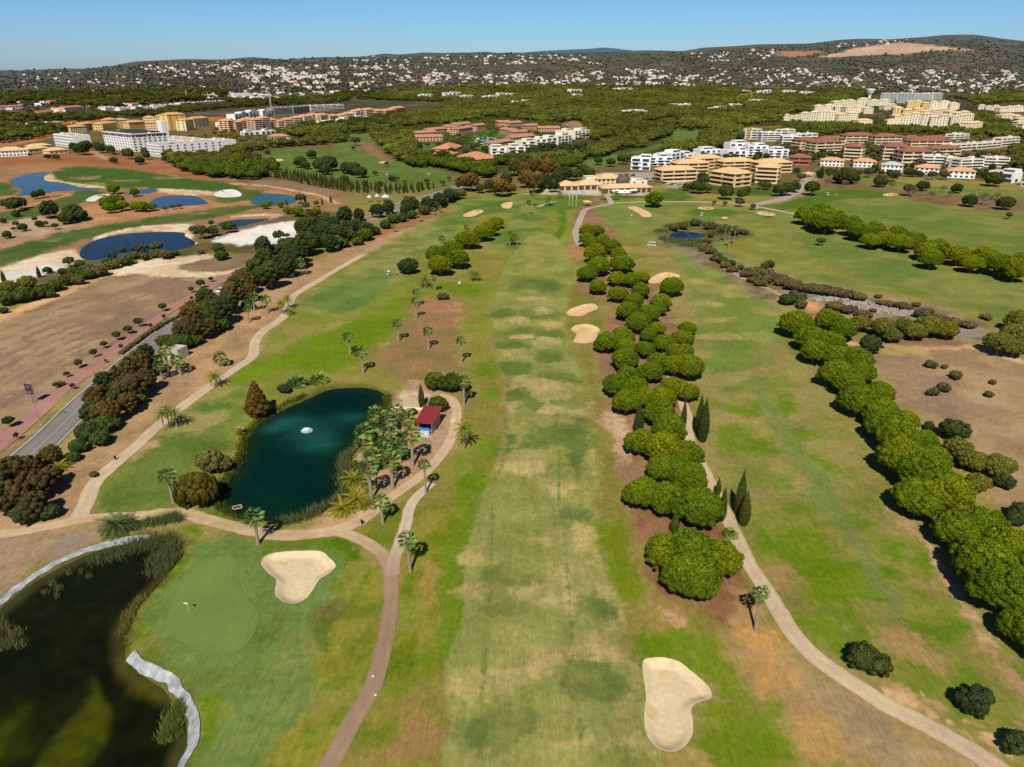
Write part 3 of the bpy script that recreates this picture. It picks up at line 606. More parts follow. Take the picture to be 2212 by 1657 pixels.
# hills beyond
hds = [ds[-1]]
while hds[-1] < 10500: hds.append(hds[-1] * 1.0085)
hds = np.array(hds)
QUARRY = [at(smooth(PX('C', 880,212, 1000,190, 1120,150, 1260,128, 1480,120, 1600,130, 1800,150, 1850,156, 1700,165, 1560,172, 1430,192, 1250,196, 1050,208)))[:, :2],
          at(smooth(PX('C', 600,185, 720,172, 870,170, 890,182, 800,205, 660,205)))[:, :2]]
def hill_cover(X, Y):
    d = np.hypot(X, Y)
    f1 = fbm(X / 260, Y / 260, 5, 12)[:, None]; f2 = fbm(X / 60, Y / 60, 4, 13)[:, None]
    C = lin((70, 72, 52)) * (1 - f1) + lin((98, 86, 68)) * f1
    C = C * (.65 + .7 * f2)
    f3 = sstep(.57, .72, fbm(X / 110, Y / 190, 5, 15))[:, None] * (.65 - .4 * sstep(3600, 5200, d))[:, None]
    C = C * (1 - f3) + lin((128, 102, 80)) * f3
    q = 0
    for poly in QUARRY:
        s, k = sdf(X, Y, poly, 120)
        if len(k):
            nz = fbm(X[k] / 70, Y[k] / 70, 4, 3) - .5
            wgt = sstep(-30, 30, s[k] + nz * 160)[:, None]
            st = (.5 + .5 * np.sin(gz0(X[k], Y[k]) * .42 + nz * 3))[:, None]
            q_c = lin((206, 168, 132)) if q == 0 else lin((176, 120, 88))
            C[k] = C[k] * (1 - wgt) + q_c * (.86 + .2 * st) * wgt
        q += 1
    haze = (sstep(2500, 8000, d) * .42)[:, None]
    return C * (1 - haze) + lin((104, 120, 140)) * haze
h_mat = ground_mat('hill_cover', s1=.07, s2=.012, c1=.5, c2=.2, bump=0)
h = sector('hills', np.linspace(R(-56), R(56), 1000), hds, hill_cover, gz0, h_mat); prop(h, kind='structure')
# the ridge far behind, its haze painted in as blue
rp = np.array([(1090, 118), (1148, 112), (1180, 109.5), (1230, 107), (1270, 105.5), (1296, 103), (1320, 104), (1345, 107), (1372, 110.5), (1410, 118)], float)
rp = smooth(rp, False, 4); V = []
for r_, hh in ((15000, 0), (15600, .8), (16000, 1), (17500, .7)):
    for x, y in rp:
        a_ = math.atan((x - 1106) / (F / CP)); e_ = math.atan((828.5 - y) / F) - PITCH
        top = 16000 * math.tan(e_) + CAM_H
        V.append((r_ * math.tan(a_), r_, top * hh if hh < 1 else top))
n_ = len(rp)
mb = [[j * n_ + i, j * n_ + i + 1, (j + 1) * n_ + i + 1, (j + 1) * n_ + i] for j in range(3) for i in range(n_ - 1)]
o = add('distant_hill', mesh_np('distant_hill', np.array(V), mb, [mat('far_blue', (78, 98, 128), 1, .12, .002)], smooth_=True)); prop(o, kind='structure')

# ------------------------------------------------------------------ sheets laid on the ground
def sheet(name, poly, step, m, off=.03, zf=None, colf=None):
    lo, hi = poly.min(0), poly.max(0)
    gx = np.arange(lo[0], hi[0], step); gy = np.arange(lo[1], hi[1], step)
    X, Y = np.meshgrid(gx, gy); X = X.ravel() + RNG.uniform(-.2, .2, X.size) * step; Y = Y.ravel() + RNG.uniform(-.2, .2, Y.size) * step
    s, _ = sdf(X, Y, poly, 1e6)
    k = s > step * .45
    pts = np.concatenate([poly, np.stack([X[k], Y[k]], 1)])
    n = len(poly)
    res = delaunay_2d_cdt([Vector((float(a), float(b))) for a, b in pts], [], [list(range(n))], 1, 1e-5)
    v = np.array([(p.x, p.y) for p in res[0]])
    z = (zf(v[:, 0], v[:, 1]) if zf else gz(v[:, 0], v[:, 1])) + off
    Fc = [list(f) for f in res[2]]
    me = mesh_np(name, np.column_stack([v, z]), Fc, [m], col=colf(v[:, 0], v[:, 1]) if colf else None, smooth_=True)
    if me.polygons and sum(p.normal.z for p in me.polygons) < 0: me.flip_normals()
    return add(name, me)
def dens(poly, step):
    out = []
    for a, b in zip(poly, np.roll(poly, -1, 0)):
        n = max(1, int(np.linalg.norm(b - a) / step))
        for k in range(n): out.append(a + (b - a) * k / n)
    return np.array(out)
sand = ground_mat('bunker_sand', s1=1.6, s2=.25, c1=.1, c2=.07, bump=.3)
def sand_col(base):
    def f(X, Y):
        n = fbm(X / 2.5, Y / 2.5, 4, 20)[:, None]
        rake = (.5 + .5 * np.sin(np.hypot(X - X.mean(), Y - Y.mean()) * 5 + 3 * fbm(X, Y, 3, 2)))[:, None]
        st = sstep(.58, .72, fbm(X / 3.2, Y / 3.2, 4, 23))[:, None]
        return base * (.93 + .1 * n) * (.95 + .07 * rake) * (1 - .22 * st * np.array([.6, .8, 1.4]))
    return f
for i, (lab, poly) in enumerate(BUNKERS):
    d = np.hypot(*poly.mean(0))
    step = np.clip(d * .0035, .3, 3)
    base = lin((226, 202, 160)) if i < 2 else lin((232, 226, 214)) if i in (13, 14) else lin((226, 190, 140))
    pd = dens(poly, step)
    pd = pd + (fbm(pd[:, 0] / .8, pd[:, 1] / .8, 3, 5)[:, None] - .5) * min(.5, d * .002)
    o = sheet('sand_bunker', pd, step, sand, .03 + d * .00012, colf=sand_col(base))
    prop(o, lab, 'bunker', 'sand bunkers on the golf course', 'structure')
# water
wm_deep = water_mat('pond_water', .07, .07, 1.5, .4, 1.16); wm_blue = water_mat('lake_water', .14, .1, .5, .5, 1.1)
ALG = [(world_poly('G', 590,1060, 620,1100, 630,1250, 650,1330, 640,1450, 600,1560, 500,1657, 430,1800, 200,1800, 250,1600, 370,1480, 480,1360, 560,1290, 605,1220, 600,1130), lin((66, 72, 10)), 1.0),
       (world_poly('G', 0,1380, 60,1340, 130,1290, 100,1400, 80,1470, 190,1540, 100,1600, -100,1657, -100,1450), lin((54, 62, 10)), 2.0),
       (world_poly('G', 800,850, 740,960, 740,1050, 830,1100, 900,1150, 1000,1200, 1080,1210, 1120,1150, 1060,1090, 960,1050, 860,1000, 810,930), lin((84, 80, 8)), 1.2),
       (world_poly('G', 900,550, 980,470, 1030,420, 1000,540, 930,640, 870,700, 850,680), lin((70, 66, 16)), 1.5),
       (world_poly('G', 1090,1650, 1120,1500, 1200,1420, 1230,1500, 1180,1600, 1120,1680), lin((80, 72, 22)), 1.0)]
def dark_col(X, Y):
    f = fbm(X / 9, Y / 9, 5, 31)[:, None]; f2 = fbm(X / 2, Y / 2, 4, 33)[:, None]
    C = lin((10, 15, 5)) * (1 - f) + lin((28, 32, 11)) * f
    C = C * (.6 + .8 * f2)
    for p, c, so in ALG:
        s, k = sdf(X, Y, p, 4)
        if len(k):
            wgt = sstep(-so, so, s[k] + (f[k, 0] - .5) * 4)[:, None] * (.55 + .45 * sstep(.35, .6, fbm(X[k] / 4, Y[k] / 4, 4, 37))[:, None])
            C[k] = C[k] * (1 - wgt) + c * wgt
    s, k = sdf(X, Y, PONDS['dark'], 8)
    e = (1 - sstep(.5, 3.2, s))[:, None] * .75
    return C * (1 - e) + lin((72, 70, 38)) * e
def teal_col(X, Y):
    f = fbm(X / 11, Y / 11, 4, 41)[:, None]
    C = lin((2, 28, 21)) * (1 - f) + lin((7, 44, 31)) * f
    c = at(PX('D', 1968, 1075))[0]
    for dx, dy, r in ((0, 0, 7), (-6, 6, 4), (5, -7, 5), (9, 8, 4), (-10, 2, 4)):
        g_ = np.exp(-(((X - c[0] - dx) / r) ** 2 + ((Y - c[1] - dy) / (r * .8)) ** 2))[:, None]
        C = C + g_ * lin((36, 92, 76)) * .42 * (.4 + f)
    s, _ = sdf(X, Y, PONDS['teal'], 12)
    e = (1 - sstep(.3, 5, s))[:, None] * .7
    return C * (1 - e) + lin((26, 42, 20)) * e
def blue_col(a, b):
    def f(X, Y):
        n = fbm(X / 30, Y / 30, 4, 51)[:, None]
        return lin(a) * (1 - n) + lin(b) * n
    return f
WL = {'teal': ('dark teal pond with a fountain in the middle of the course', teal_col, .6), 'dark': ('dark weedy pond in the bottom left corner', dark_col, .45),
      'west': ('blue lake on the far left of the red earth works', blue_col((40, 52, 72), (50, 62, 82)), 4), 'islet': ('tiny blue pool beneath two round pines', blue_col((46, 58, 80), (52, 64, 86)), 2),
      'mid': ('blue lake beside the oval white sand bunker', blue_col((40, 54, 76), (48, 62, 86)), 3), 'east': ('green pond at the bend of the tan track', blue_col((38, 68, 66), (48, 80, 72)), 3),
      'small': ('small blue pool above the white silt flat', blue_col((26, 38, 54), (36, 48, 64)), 3), 'south': ('large blue lake nearest the ploughed field', blue_col((24, 34, 48), (34, 46, 60)), 3),
      'stream': ('blue reedy pond right of the middle pines', blue_col((30, 48, 78), (38, 58, 88)), 2)}
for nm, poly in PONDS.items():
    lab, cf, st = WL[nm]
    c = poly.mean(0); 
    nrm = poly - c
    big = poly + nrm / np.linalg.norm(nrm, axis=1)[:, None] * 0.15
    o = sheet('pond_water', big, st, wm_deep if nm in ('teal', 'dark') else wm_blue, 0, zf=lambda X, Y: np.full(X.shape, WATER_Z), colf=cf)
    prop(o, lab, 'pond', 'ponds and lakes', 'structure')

# ------------------------------------------------------------------ roads and paths
_lay = [0]
def ribbon(name, t, width, m, *v, cols=((1, 1, 1),), wob=.1, off=None, cat='path', lab=None, kind='structure', wend=None, zf=None, world=None, grad=False, pn=3):
    c = world if world is not None else at(smooth(PX(t, *v), False, 8))[:, :2]
    seg = np.linalg.norm(np.diff(c, axis=0), axis=1); L = np.concatenate([[0], np.cumsum(seg)])
    d = np.hypot(*c.mean(0)); st = max(.6, d * .004)
    n = max(8, int(L[-1] / st)); q = np.linspace(0, L[-1], n)
    c = np.stack([np.interp(q, L, c[:, 0]), np.interp(q, L, c[:, 1])], 1)
    tg = np.gradient(c, axis=0); tg /= np.linalg.norm(tg, axis=1)[:, None] + 1e-9
    nn = np.stack([tg[:, 1], -tg[:, 0]], 1)
    wd = width if wend is None else np.linspace(width, wend, n)
    M = 9
    V = []; C = []
    _lay[0] += 1
    for j in range(M):
        s = (j / (M - 1) - .5) * 2
        e = 1 + (fbm(q / 1.7, q * 0 + s * 9, 4, 61) - .5) * 2 * wob * (abs(s) == 1)
        p = c + nn * (s * .5 * wd * e)[:, None] if not np.isscalar(wd) else c + nn * (s * .5 * wd * e)[:, None]
        z = (zf or gz)(p[:, 0], p[:, 1]) + (.035 + d * .00015 + .006 * _lay[0] if off is None else off)
        V.append(np.column_stack([p, z]))
        f = fbm(p[:, 0] / pn, p[:, 1] / pn, 4, 63)[:, None]
        a_, b_ = lin(cols[0]), lin(cols[-1])
        track = 1 + .08 * (abs(abs(s) - .5) < .13) - .10 * (abs(s) > .9)
        if grad: f = sstep(*grad, q / L[-1])[:, None] * .8 + .2 * f
        C.append((a_ * (1 - f) + b_ * f) * track)
    V = np.concatenate(V); C = np.concatenate(C)
    i = (np.arange(M - 1)[:, None] * n + np.arange(n - 1)[None, :]).ravel()
    me = mesh_np(name, V, np.stack([i, i + n, i + n + 1, i + 1], 1), [m], col=C, smooth_=True)
    if me.polygons[0].normal.z < 0: me.flip_normals()
    o = add(name, me); prop(o, lab, cat, None, kind)
    return o
pm = ground_mat('path_dirt', s1=1.8, s2=.3, c1=.13, c2=.1, bump=.2)
rm = ground_mat('road_asphalt', s1=2.5, s2=.2, c1=.1, c2=.08, bump=.1)
ribbon('cart_path', 'D', 3.4, pm, 2330,-45, 2209,22, 2060,110, 1895,210, 1855,270, 1830,340, 1760,400, 1695,440, 1640,510, 1625,600, 1560,655, 1390,770, 1160,935, 1000,1065, 870,1185, 700,1330, 600,1430, 555,1540, 510,1640, cols=((206,184,152), (188,164,134)), wob=.12, lab='curving pale cart path along the left fairway')
ribbon('dirt_track', 'G', 3.2, pm, -400,190, 0,160, 150,140, 350,105, 560,62, 850,50, 1050,25, 1180,28, 1300,62, 1500,115, 1700,158, 1900,168, 2100,148, 2230,110, 2330,60, 2480,-50, cols=((212,184,146), (176,142,106)), wob=.2, lab='tan dirt track between the two near ponds', wend=3.4)
ribbon('cart_path', 'E', 2.6, pm, 100,1640, 300,1530, 430,1440, 550,1350, 650,1240, 715,1130, 748,1010, 745,930, 705,870, 640,860, cols=((208,180,144), (190,158,122)), wob=.14, lab='sandy path looping behind the red roofed shed')
ribbon('cart_path', 'H', 2.6, pm, -100,140, 0,150, 120,190, 240,265, 300,340, 328,450, 328,600, 300,800, 255,1000, 190,1180, 90,1350, -20,1560, -120,1760, cols=((200,170,134), (150,122,98)), wob=.08, grad=(.1, .36), lab='brown cart path running down past the near green')
ribbon('cart_path', 'H', 2.2, pm, 590,-165, 535,-115, 480,-60, 445,0, 425,90, 385,220, 345,330, 332,430, cols=((206,184,156), (164,136,110)), wob=.14, grad=(.5, 1.0), lab='short pale path joining the fork by the palm', wend=2.6)
ribbon('cart_path', 'F', 2.4, pm, -460,40, -432,130, -330,220, -220,330, -125,470, -75,690, 0,860, 38,960, 52,1030, 62,1150, 145,1320, 205,1440, 290,1610, 340,1720, 390,1820, 455,1960, 535,2080, 625,2225, 725,2385, 855,2525, 1000,2635, 1180,2755, 1330,2850, 1550,2960, 1750,3070, 1900,3160, 2100,3290, 2400,3500, cols=((206,182,148), (188,160,130)), wob=.1, lab='long pale path beside the middle pine row', wend=3.0)
ribbon('cart_path', 'B', 4, pm, 1705,1092, 1740,1148, 1680,1165, 1580,1188, 1550,1235, 1525,1300, 1515,1350, 1540,1420, cols=((186,172,150), (168,150,130)), lab='path from the clubhouse down to the pines', wob=.1)
ribbon('cart_path', 'B', 3, pm, 1740,1148, 1900,1142, 2209,1140, 2380,1142, 2540,1150, 2640,1165, 2780,1190, 2940,1222, cols=((206,196,176), (190,178,158)), lab='pale path running right from the clubhouse', wob=.08)
ribbon('service_road', 'C', 9, pm, 480,1158, 640,1125, 740,1080, 790,1020, 830,975, 860,950, cols=((176,162,146), (160,146,130)), lab='grey service road below the tan apartments', wob=.08)
ribbon('cart_path', 'B', 2.4, pm, 1270,1172, 1330,1150, 1380,1135, cols=((196,182,156),), lab='short path stub left of the flagpoles', wob=.1)
# road on the left with kerbs, edge lines, verge path
ROADP = (-500,1900, -150,1560, 40,1385, 190,1242, 370,1075, 560,890, 735,735, 950,550, 1150,388, 1300,285, 1440,193, 1640,75, 1800,-20, 1960,-115, 2100,-185, 2260,-245, 2520,-335, 2600,-380, 2790,-430, 3050,-520)
road = ribbon('road', 'D', 7.2, rm, *ROADP, cols=((140,133,126), (124,118,112)), wob=0, lab='grey two lane road on the left', cat='road')
rc = at(smooth(PX('D', *ROADP), False, 8))[:, :2]
def offset(c, o):
    tg = np.gradient(c, axis=0); tg /= np.linalg.norm(tg, axis=1)[:, None]
    return c + np.stack([tg[:, 1], -tg[:, 0]], 1) * o
white_line = ground_mat('line_paint', c1=.15, c2=.1, bump=0)
ribbon('road_marking', 'D', .14, white_line, cols=((190,188,182),), wob=0, world=rc, cat='road marking', lab='thin white centre line along the road', off=.035 + 200 * .00015 + .09)
ribbon('pavement', 'D', 5.0, ground_mat('red_pavers', s1=2, c1=.12, bump=.1), -400,1500, -200,1330, 0,1165, 200,1000, 330,880, 460,775, 700,590, 900,445, 1040,345, 1180,255, 1320,175, 1500,80, 1600,30, cols=((178,132,118), (160,118,106)), wob=.05, lab='pinkish red paved walkway beside the road', cat='pavement')
kerb = mat('kerb_stone', (206, 200, 188), .9, .1, 1)
def kerbline(name, c, h, wdt, lab, m=kerb):
    o_ = _sweep(name, c, h, wdt, m); prop(o_, lab, 'kerb', None, 'structure'); return o_
def _sweep(name, c, h, wdt, m, zoff=0):
    c = np.asarray(c); tg = np.gradient(c, axis=0); tg /= np.linalg.norm(tg, axis=1)[:, None] + 1e-9
    nn = np.stack([tg[:, 1], -tg[:, 0]], 1) * wdt / 2
    z = gz(c[:, 0], c[:, 1]) + zoff
    P4 = [np.column_stack([c - nn, z - .1]), np.column_stack([c - nn, z + h]), np.column_stack([c + nn, z + h]), np.column_stack([c + nn, z - .1])]
    n = len(c); V = np.concatenate(P4); Fc = []
    for j in range(3):
        i = np.arange(n - 1)
        Fc.append(np.stack([j * n + i, j * n + i + 1, (j + 1) * n + i + 1, (j + 1) * n + i], 1))
    me = mesh_np(name, V, np.concatenate(Fc), [m])
    return add(name, me)
kerbline('kerb', offset(rc, -3.95), .24, .3, 'pale kerb on the left side of the road')
kerbline('kerb', offset(rc, 3.95), .24, .3, 'pale kerb on the right side of the road')
yk = at(smooth(PX('D', -350,1560, -190,1400, 0,1230, 200,1055, 330,935, 470,820, 700,635, 900,490, 1060,380, 1200,290, 1330,215, 1500,120), False, 8))[:, :2]
kerbline('kerb', yk, .2, .3, 'yellowish kerb along the red pavement', mat('kerb_yellow', (196, 164, 104), .9, .12, 1))
# the near putting green
pg_m = ground_mat('putting_turf', s1=2.2, s2=.2, c1=.1, c2=.07, bump=.06)
PG = world_poly('G', 1080,700, 1105,560, 1175,430, 1280,340, 1400,305, 1500,312, 1530,360, 1532,450, 1560,530, 1620,600, 1665,680, 1650,760, 1600,850, 1520,910, 1400,930, 1280,910, 1160,850, 1090,780)
def pg_col(X, Y):
    n = fbm(X / 4, Y / 4, 4, 71)[:, None]
    s, _ = sdf(X, Y, PG, 5)
    e = ((1 - sstep(.0, .9, s)) * .2)[:, None]
    C = lin((110, 132, 64)) * (1 - n) + lin((116, 136, 68)) * n
    return C * (1 - e) + lin((98, 116, 52)) * e
o = sheet('putting_green', dens(PG, .8), .8, pg_m, .05, colf=pg_col)
prop(o, 'smooth oval putting green beside the dark pond', 'putting green', None, 'structure')
# pond lining
ln_m = ground_mat('lining_fabric', s1=1.3, s2=.4, c1=.22, c2=.15, bump=.15)
LIN = []
def lining(width, lab, *v):
    LIN.append(at(smooth(PX('G', *v), False, 8))[:, :2])
    o = ribbon('pond_lining', 'G', width, ln_m, *v, cols=((206,205,202), (104,108,112)), wob=.5, lab=lab, cat='pond lining', off=.16, pn=.9)
lining(1.4, 'grey white fabric lining on the far bank of the dark pond', -300,800, 0,600, 110,510, 250,415, 400,330, 560,262, 700,220, 850,190, 960,170)
lining(1.5, 'crumpled grey fabric lining on the bank by the green', 832,935, 905,990, 1000,1040, 1085,1085, 1150,1165, 1200,1240, 1235,1330, 1243,1420, 1230,1510, 1185,1600, 1130,1690)
# ------------------------------------------------------------------ foliage
def _ico(sub):
    t = (1 + 5 ** .5) / 2
    v = [(-1, t, 0), (1, t, 0), (-1, -t, 0), (1, -t, 0), (0, -1, t), (0, 1, t), (0, -1, -t), (0, 1, -t), (t, 0, -1), (t, 0, 1), (-t, 0, -1), (-t, 0, 1)]
    f = [(0, 11, 5), (0, 5, 1), (0, 1, 7), (0, 7, 10), (0, 10, 11), (1, 5, 9), (5, 11, 4), (11, 10, 2), (10, 7, 6), (7, 1, 8), (3, 9, 4), (3, 4, 2), (3, 2, 6), (3, 6, 8), (3, 8, 9), (4, 9, 5), (2, 4, 11), (6, 2, 10), (8, 6, 7), (9, 8, 1)]
    v = [np.array(p) / np.linalg.norm(p) for p in v]
    for _ in range(sub):
        c = {}; nf = []
        def mid(a, b):
            k = (min(a, b), max(a, b))
            if k not in c:
                m = v[a] + v[b]; v.append(m / np.linalg.norm(m)); c[k] = len(v) - 1
            return c[k]
        for a, b, d in f:
            ab, bd, da = mid(a, b), mid(b, d), mid(d, a)
            nf += [(a, ab, da), (b, bd, ab), (d, da, bd), (ab, bd, da)]
        f = nf
    return np.array(v), np.array(f)
ICO1, ICO2 = _ico(1), _ico(2)
def foliage(clumps, n, size, rng, core=.84, zmin=-.5, up=.2, jit=.38, asp=.55, ico=ICO1, dark=.3, tintv=.42, flat=1.0):
    """clumps: rows cx cy cz rx ry rz.  Dark inner bodies plus n small leaf sprays on their skins"""
    cl = np.asarray(clumps, float); Vs = []; Fs = []; Cs = []; base = 0
    tint = 1 + (rng.random(len(cl)) - .5) * tintv
    iv, if_ = ico
    for c, t in zip(cl, tint):
        w_ = 1 + (rng.random(len(iv)) - .5) * .3
        V = iv * c[3:6] * core * w_[:, None] + c[:3]
        Vs.append(V); Fs.append(if_ + base); base += len(V)
        Cs.append(np.full((len(V), 3), dark) * t)  # inner bodies coloured dark as painted shade in the crown gaps
    area = (cl[:, 3] * cl[:, 4] + cl[:, 3] * cl[:, 5]) ; pr = area / area.sum()
    k = rng.choice(len(cl), n * 2, p=pr)
    d = rng.normal(size=(n * 2, 3)); d /= np.linalg.norm(d, axis=1)[:, None]
    keep = d[:, 2] > zmin
    k, d = k[keep], d[keep]
    p = cl[k, :3] + d * cl[k, 3:6] * rng.uniform(.84, 1.08, len(k))[:, None]
    ok = np.ones(len(p), bool)
    for j, c in enumerate(cl):
        q = ((p - c[:3]) / (c[3:6] * .84)); ok &= ~(((q * q).sum(1) < 1) & (k != j))
    k, d, p = k[ok][:n], d[ok][:n], p[ok][:n]
    m = len(p)
    nrm = d + rng.normal(size=(m, 3)) * jit + np.array([0, 0, up]); nrm /= np.linalg.norm(nrm, axis=1)[:, None]
    a = np.cross(nrm, rng.normal(size=(m, 3))); a /= np.linalg.norm(a, axis=1)[:, None]
    b = np.cross(nrm, a)
    s = size * rng.uniform(.55, 1.35, m)[:, None]
    A = p + a * s * 1.0; B = p - a * s * .5 + b * s * asp; C_ = p - a * s * .5 - b * s * asp
    V = np.stack([A, B, C_], 1).reshape(-1, 3)
    Vs.append(V); Fs.append(np.arange(m * 3).reshape(-1, 3) + base)
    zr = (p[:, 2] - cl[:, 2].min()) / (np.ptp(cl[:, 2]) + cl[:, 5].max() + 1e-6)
    tt = tint[k] * (.62 + .5 * np.clip(zr, 0, 1)) * (.72 + .36 * np.clip(d[:, 2], -.3, 1)) * rng.uniform(.84, 1.16, m)  # crown shade painted into the tint: darker low down and underneath
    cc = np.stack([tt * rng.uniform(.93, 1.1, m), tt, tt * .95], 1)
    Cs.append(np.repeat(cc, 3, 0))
    return np.concatenate(Vs), np.concatenate(Fs), np.concatenate(Cs)
def dome(n, rx, rz, cz, r0, r1, rng, zlo=-.25, squash=.75, fill=True):
    """clumps spread over a dome of radius rx, height rz, centred at height cz"""
    out = []
    i = np.arange(n) + .5
    ph = np.arccos(1 - (1 - zlo) * i / n * 1.0); th = np.pi * (1 + 5 ** .5) * i
    for a, b in zip(ph, th):
        r = rng.uniform(r0, r1); e = rng.uniform(.86, 1.08)
        out.append((math.sin(a) * math.cos(b) * (rx - r) * e, math.sin(a) * math.sin(b) * (rx - r) * e, cz + math.cos(a) * (rz - r * squash) * e, r, r, r * squash))
    if fill: out.append((0, 0, cz - .02, rx * .72, rx * .72, rz * .6))
    return out
def wobble(cl, rng, ax=.12):
    """stretch a set of clumps irregularly so that no two crowns share an outline"""
    cl = np.array(cl); a = math.atan2(1, 0) * rng.random() * 4
    t = np.arctan2(cl[:, 1], cl[:, 0])
    k = 1 + ax * np.cos(t * 2 + a) + ax * .8 * np.cos(t * 3 + a * 2.3)
    cl[:, 0] *= k; cl[:, 1] *= k
    return cl
def limb_mesh(spec, n=7):
    m = MB()
    for a, b, r0, r1 in spec: m.tube(a, b, r0, r1, n, caps=False)
    return m
bark_pine = mat('bark_pine', (150, 122, 100), .95, .35, 14)
bark_grey = mat('bark_grey', (140, 124, 108), .95, .3, 14)
bark_palm = mat('bark_palm', (148, 132, 118), .95, .3, 20)
L_PINE = leaf_mat('leaf_pine', (134, 152, 22)); L_PINE2 = leaf_mat('leaf_pine_olive', (140, 142, 56)); L_DEEP = leaf_mat('leaf_pine_deep', (106, 124, 30))
L_BROAD = leaf_mat('leaf_broad', (100, 116, 50)); L_DARK = leaf_mat('leaf_dark', (88, 102, 52)); L_BROWN = leaf_mat('leaf_brown', (126, 104, 56))
L_OLIVE = leaf_mat('leaf_olive', (112, 116, 74)); L_CYP = leaf_mat('leaf_cypress', (100, 112, 42)); L_AUT = leaf_mat('leaf_autumn', (138, 112, 52))
L_BALD = leaf_mat('leaf_rust', (150, 112, 44)); L_GREY = leaf_mat('leaf_twig', (134, 116, 98)); L_FAN = leaf_mat('leaf_fan_palm', (142, 164, 84), trans=.3)
L_FEATH = leaf_mat('leaf_feather_palm', (120, 138, 34), trans=.3); L_DWARF = leaf_mat('leaf_dwarf_palm', (112, 120, 52)); L_YUC = leaf_mat('leaf_yellow_palm', (150, 146, 40)); L_SHRUB = leaf_mat('leaf_shrub', (124, 122, 72)); L_REED = leaf_mat('leaf_reed', (124, 122, 66)); L_WILLOW = leaf_mat('leaf_willow', (128, 118, 44)); L_PLUME = leaf_mat('plume_cream', (206, 180, 130)); L_SKIRT = leaf_mat('palm_skirt', (150, 118, 72)); L_RED = leaf_mat('leaf_red', (128, 84, 72))

PROTO = {}   # kind -> list of (list of (part name, mesh)), crown centre height (crown width = 1), z scale
def proto(kind, variants, hc): PROTO[kind] = (variants, hc)
def crown(name, cl, n, size, rng, m, **kw):
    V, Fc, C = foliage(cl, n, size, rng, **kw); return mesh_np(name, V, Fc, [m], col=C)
def pine_trunk(rng, h=.42, r=.028):
    top = np.array([rng.uniform(-.04, .04), rng.uniform(-.04, .04), h * .72])
    sp = [((0, 0, -.03), top, r * 1.25, r * .85)]
    for k in range(6):
        a = k * 1.05 + rng.random(); L = rng.uniform(.16, .3)
        sp.append((top - np.array([0, 0, .03 * (k % 3)]), top + np.array([math.cos(a) * L, math.sin(a) * L, rng.uniform(.1, .18)]), r * .5, r * .2))
    return limb_mesh(sp).mesh('trunk', bark_pine)
def mk_pine(kind, m, nv, ncl, nl, size, hc=.52, rz=.43, r=(.085, .15), ico=ICO1, ax=.1):
    vs = []
    for i in range(nv):
        rng = np.random.default_rng(100 + i + len(kind) * 7)
        cl = wobble(dome(ncl, .5, rz * rng.uniform(.9, 1.12), hc - .13, *r, rng, zlo=-.22, squash=.85), rng, ax)
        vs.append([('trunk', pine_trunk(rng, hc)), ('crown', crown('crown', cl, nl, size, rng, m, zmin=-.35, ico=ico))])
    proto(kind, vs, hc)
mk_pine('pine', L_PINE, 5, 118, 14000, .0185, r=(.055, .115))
mk_pine('pine_mid', L_PINE, 4, 36, 2600, .038)
mk_pine('pine_olive', L_PINE2, 4, 44, 4500, .028, hc=.5)
mk_pine('pine_far', L_DEEP, 4, 22, 900, .06, hc=.46, rz=.36, r=(.12, .19))
def mk_round(kind, m, nv, ncl, nl, size, hc, rz, r, bark=bark_grey, zlo=-.75, trunk=True, ax=.14, **kw):
    vs = []
    for i in range(nv):
        rng = np.random.default_rng(500 + i + sum(map(ord, kind)))
        cl = wobble(dome(ncl, .5, rz, hc, *r, rng, zlo=zlo, squash=kw.get('squash', .85)), rng, ax)
        parts = []
        if trunk:
            sp = [((0, 0, -.03), (.02, .01, hc), .035, .022)] + [((0, 0, hc * .5), (math.cos(a) * .28, math.sin(a) * .28, hc + .05), .018, .008) for a in (0.3, 2.2, 4.4)]
            parts.append(('trunk', limb_mesh(sp).mesh('trunk', bark)))
        parts.append(('crown', crown('crown', cl, nl, size, rng, m, zmin=-.7, tintv=.5)))
        vs.append(parts)
    proto(kind, vs, hc)
mk_round('broad', L_BROAD, 3, 34, 3600, .034, .55, .42, (.1, .18))
mk_round('dark', L_DARK, 3, 40, 4200, .032, .58, .5, (.09, .17), ax=.2)
mk_round('brown', L_BROWN, 3, 46, 5200, .03, .56, .5, (.08, .15), ax=.2)
mk_round('olive', L_OLIVE, 3, 22, 1700, .045, .62, .34, (.09, .17), ax=.2)
mk_round('bush', L_BROAD, 3, 26, 2600, .038, .34, .34, (.1, .2), trunk=False, ax=.2, zlo=-.6)
mk_round('scrub', L_SHRUB, 3, 24, 2200, .042, .34, .34, (.1, .18), trunk=False, ax=.25, zlo=-.6)
mk_round('carob', L_DARK, 3, 34, 4200, .032, .42, .4, (.1, .17), trunk=True, ax=.14)
L_DRY = leaf_mat('leaf_dry', (138, 120, 78))
mk_round('drybrush', L_DRY, 3, 26, 2200, .04, .24, .22, (.08, .16), trunk=False, ax=.3, zlo=-.5)
mk_round('lobed', L_DARK, 3, 40, 5200, .03, .4, .4, (.08, .2), trunk=True, ax=.34)
mk_round('autumn', L_AUT, 3, 34, 3000, .036, .6, .46, (.1, .17))
mk_round('street', L_DARK, 2, 14, 900, .06, .72, .36, (.14, .22))
mk_round('redstreet', L_RED, 1, 12, 420, .06, 1.0, .5, (.12, .2))
mk_round('rubber', L_CYP, 2, 26, 2800, .04, .4, .4, (.12, .2), trunk=False)
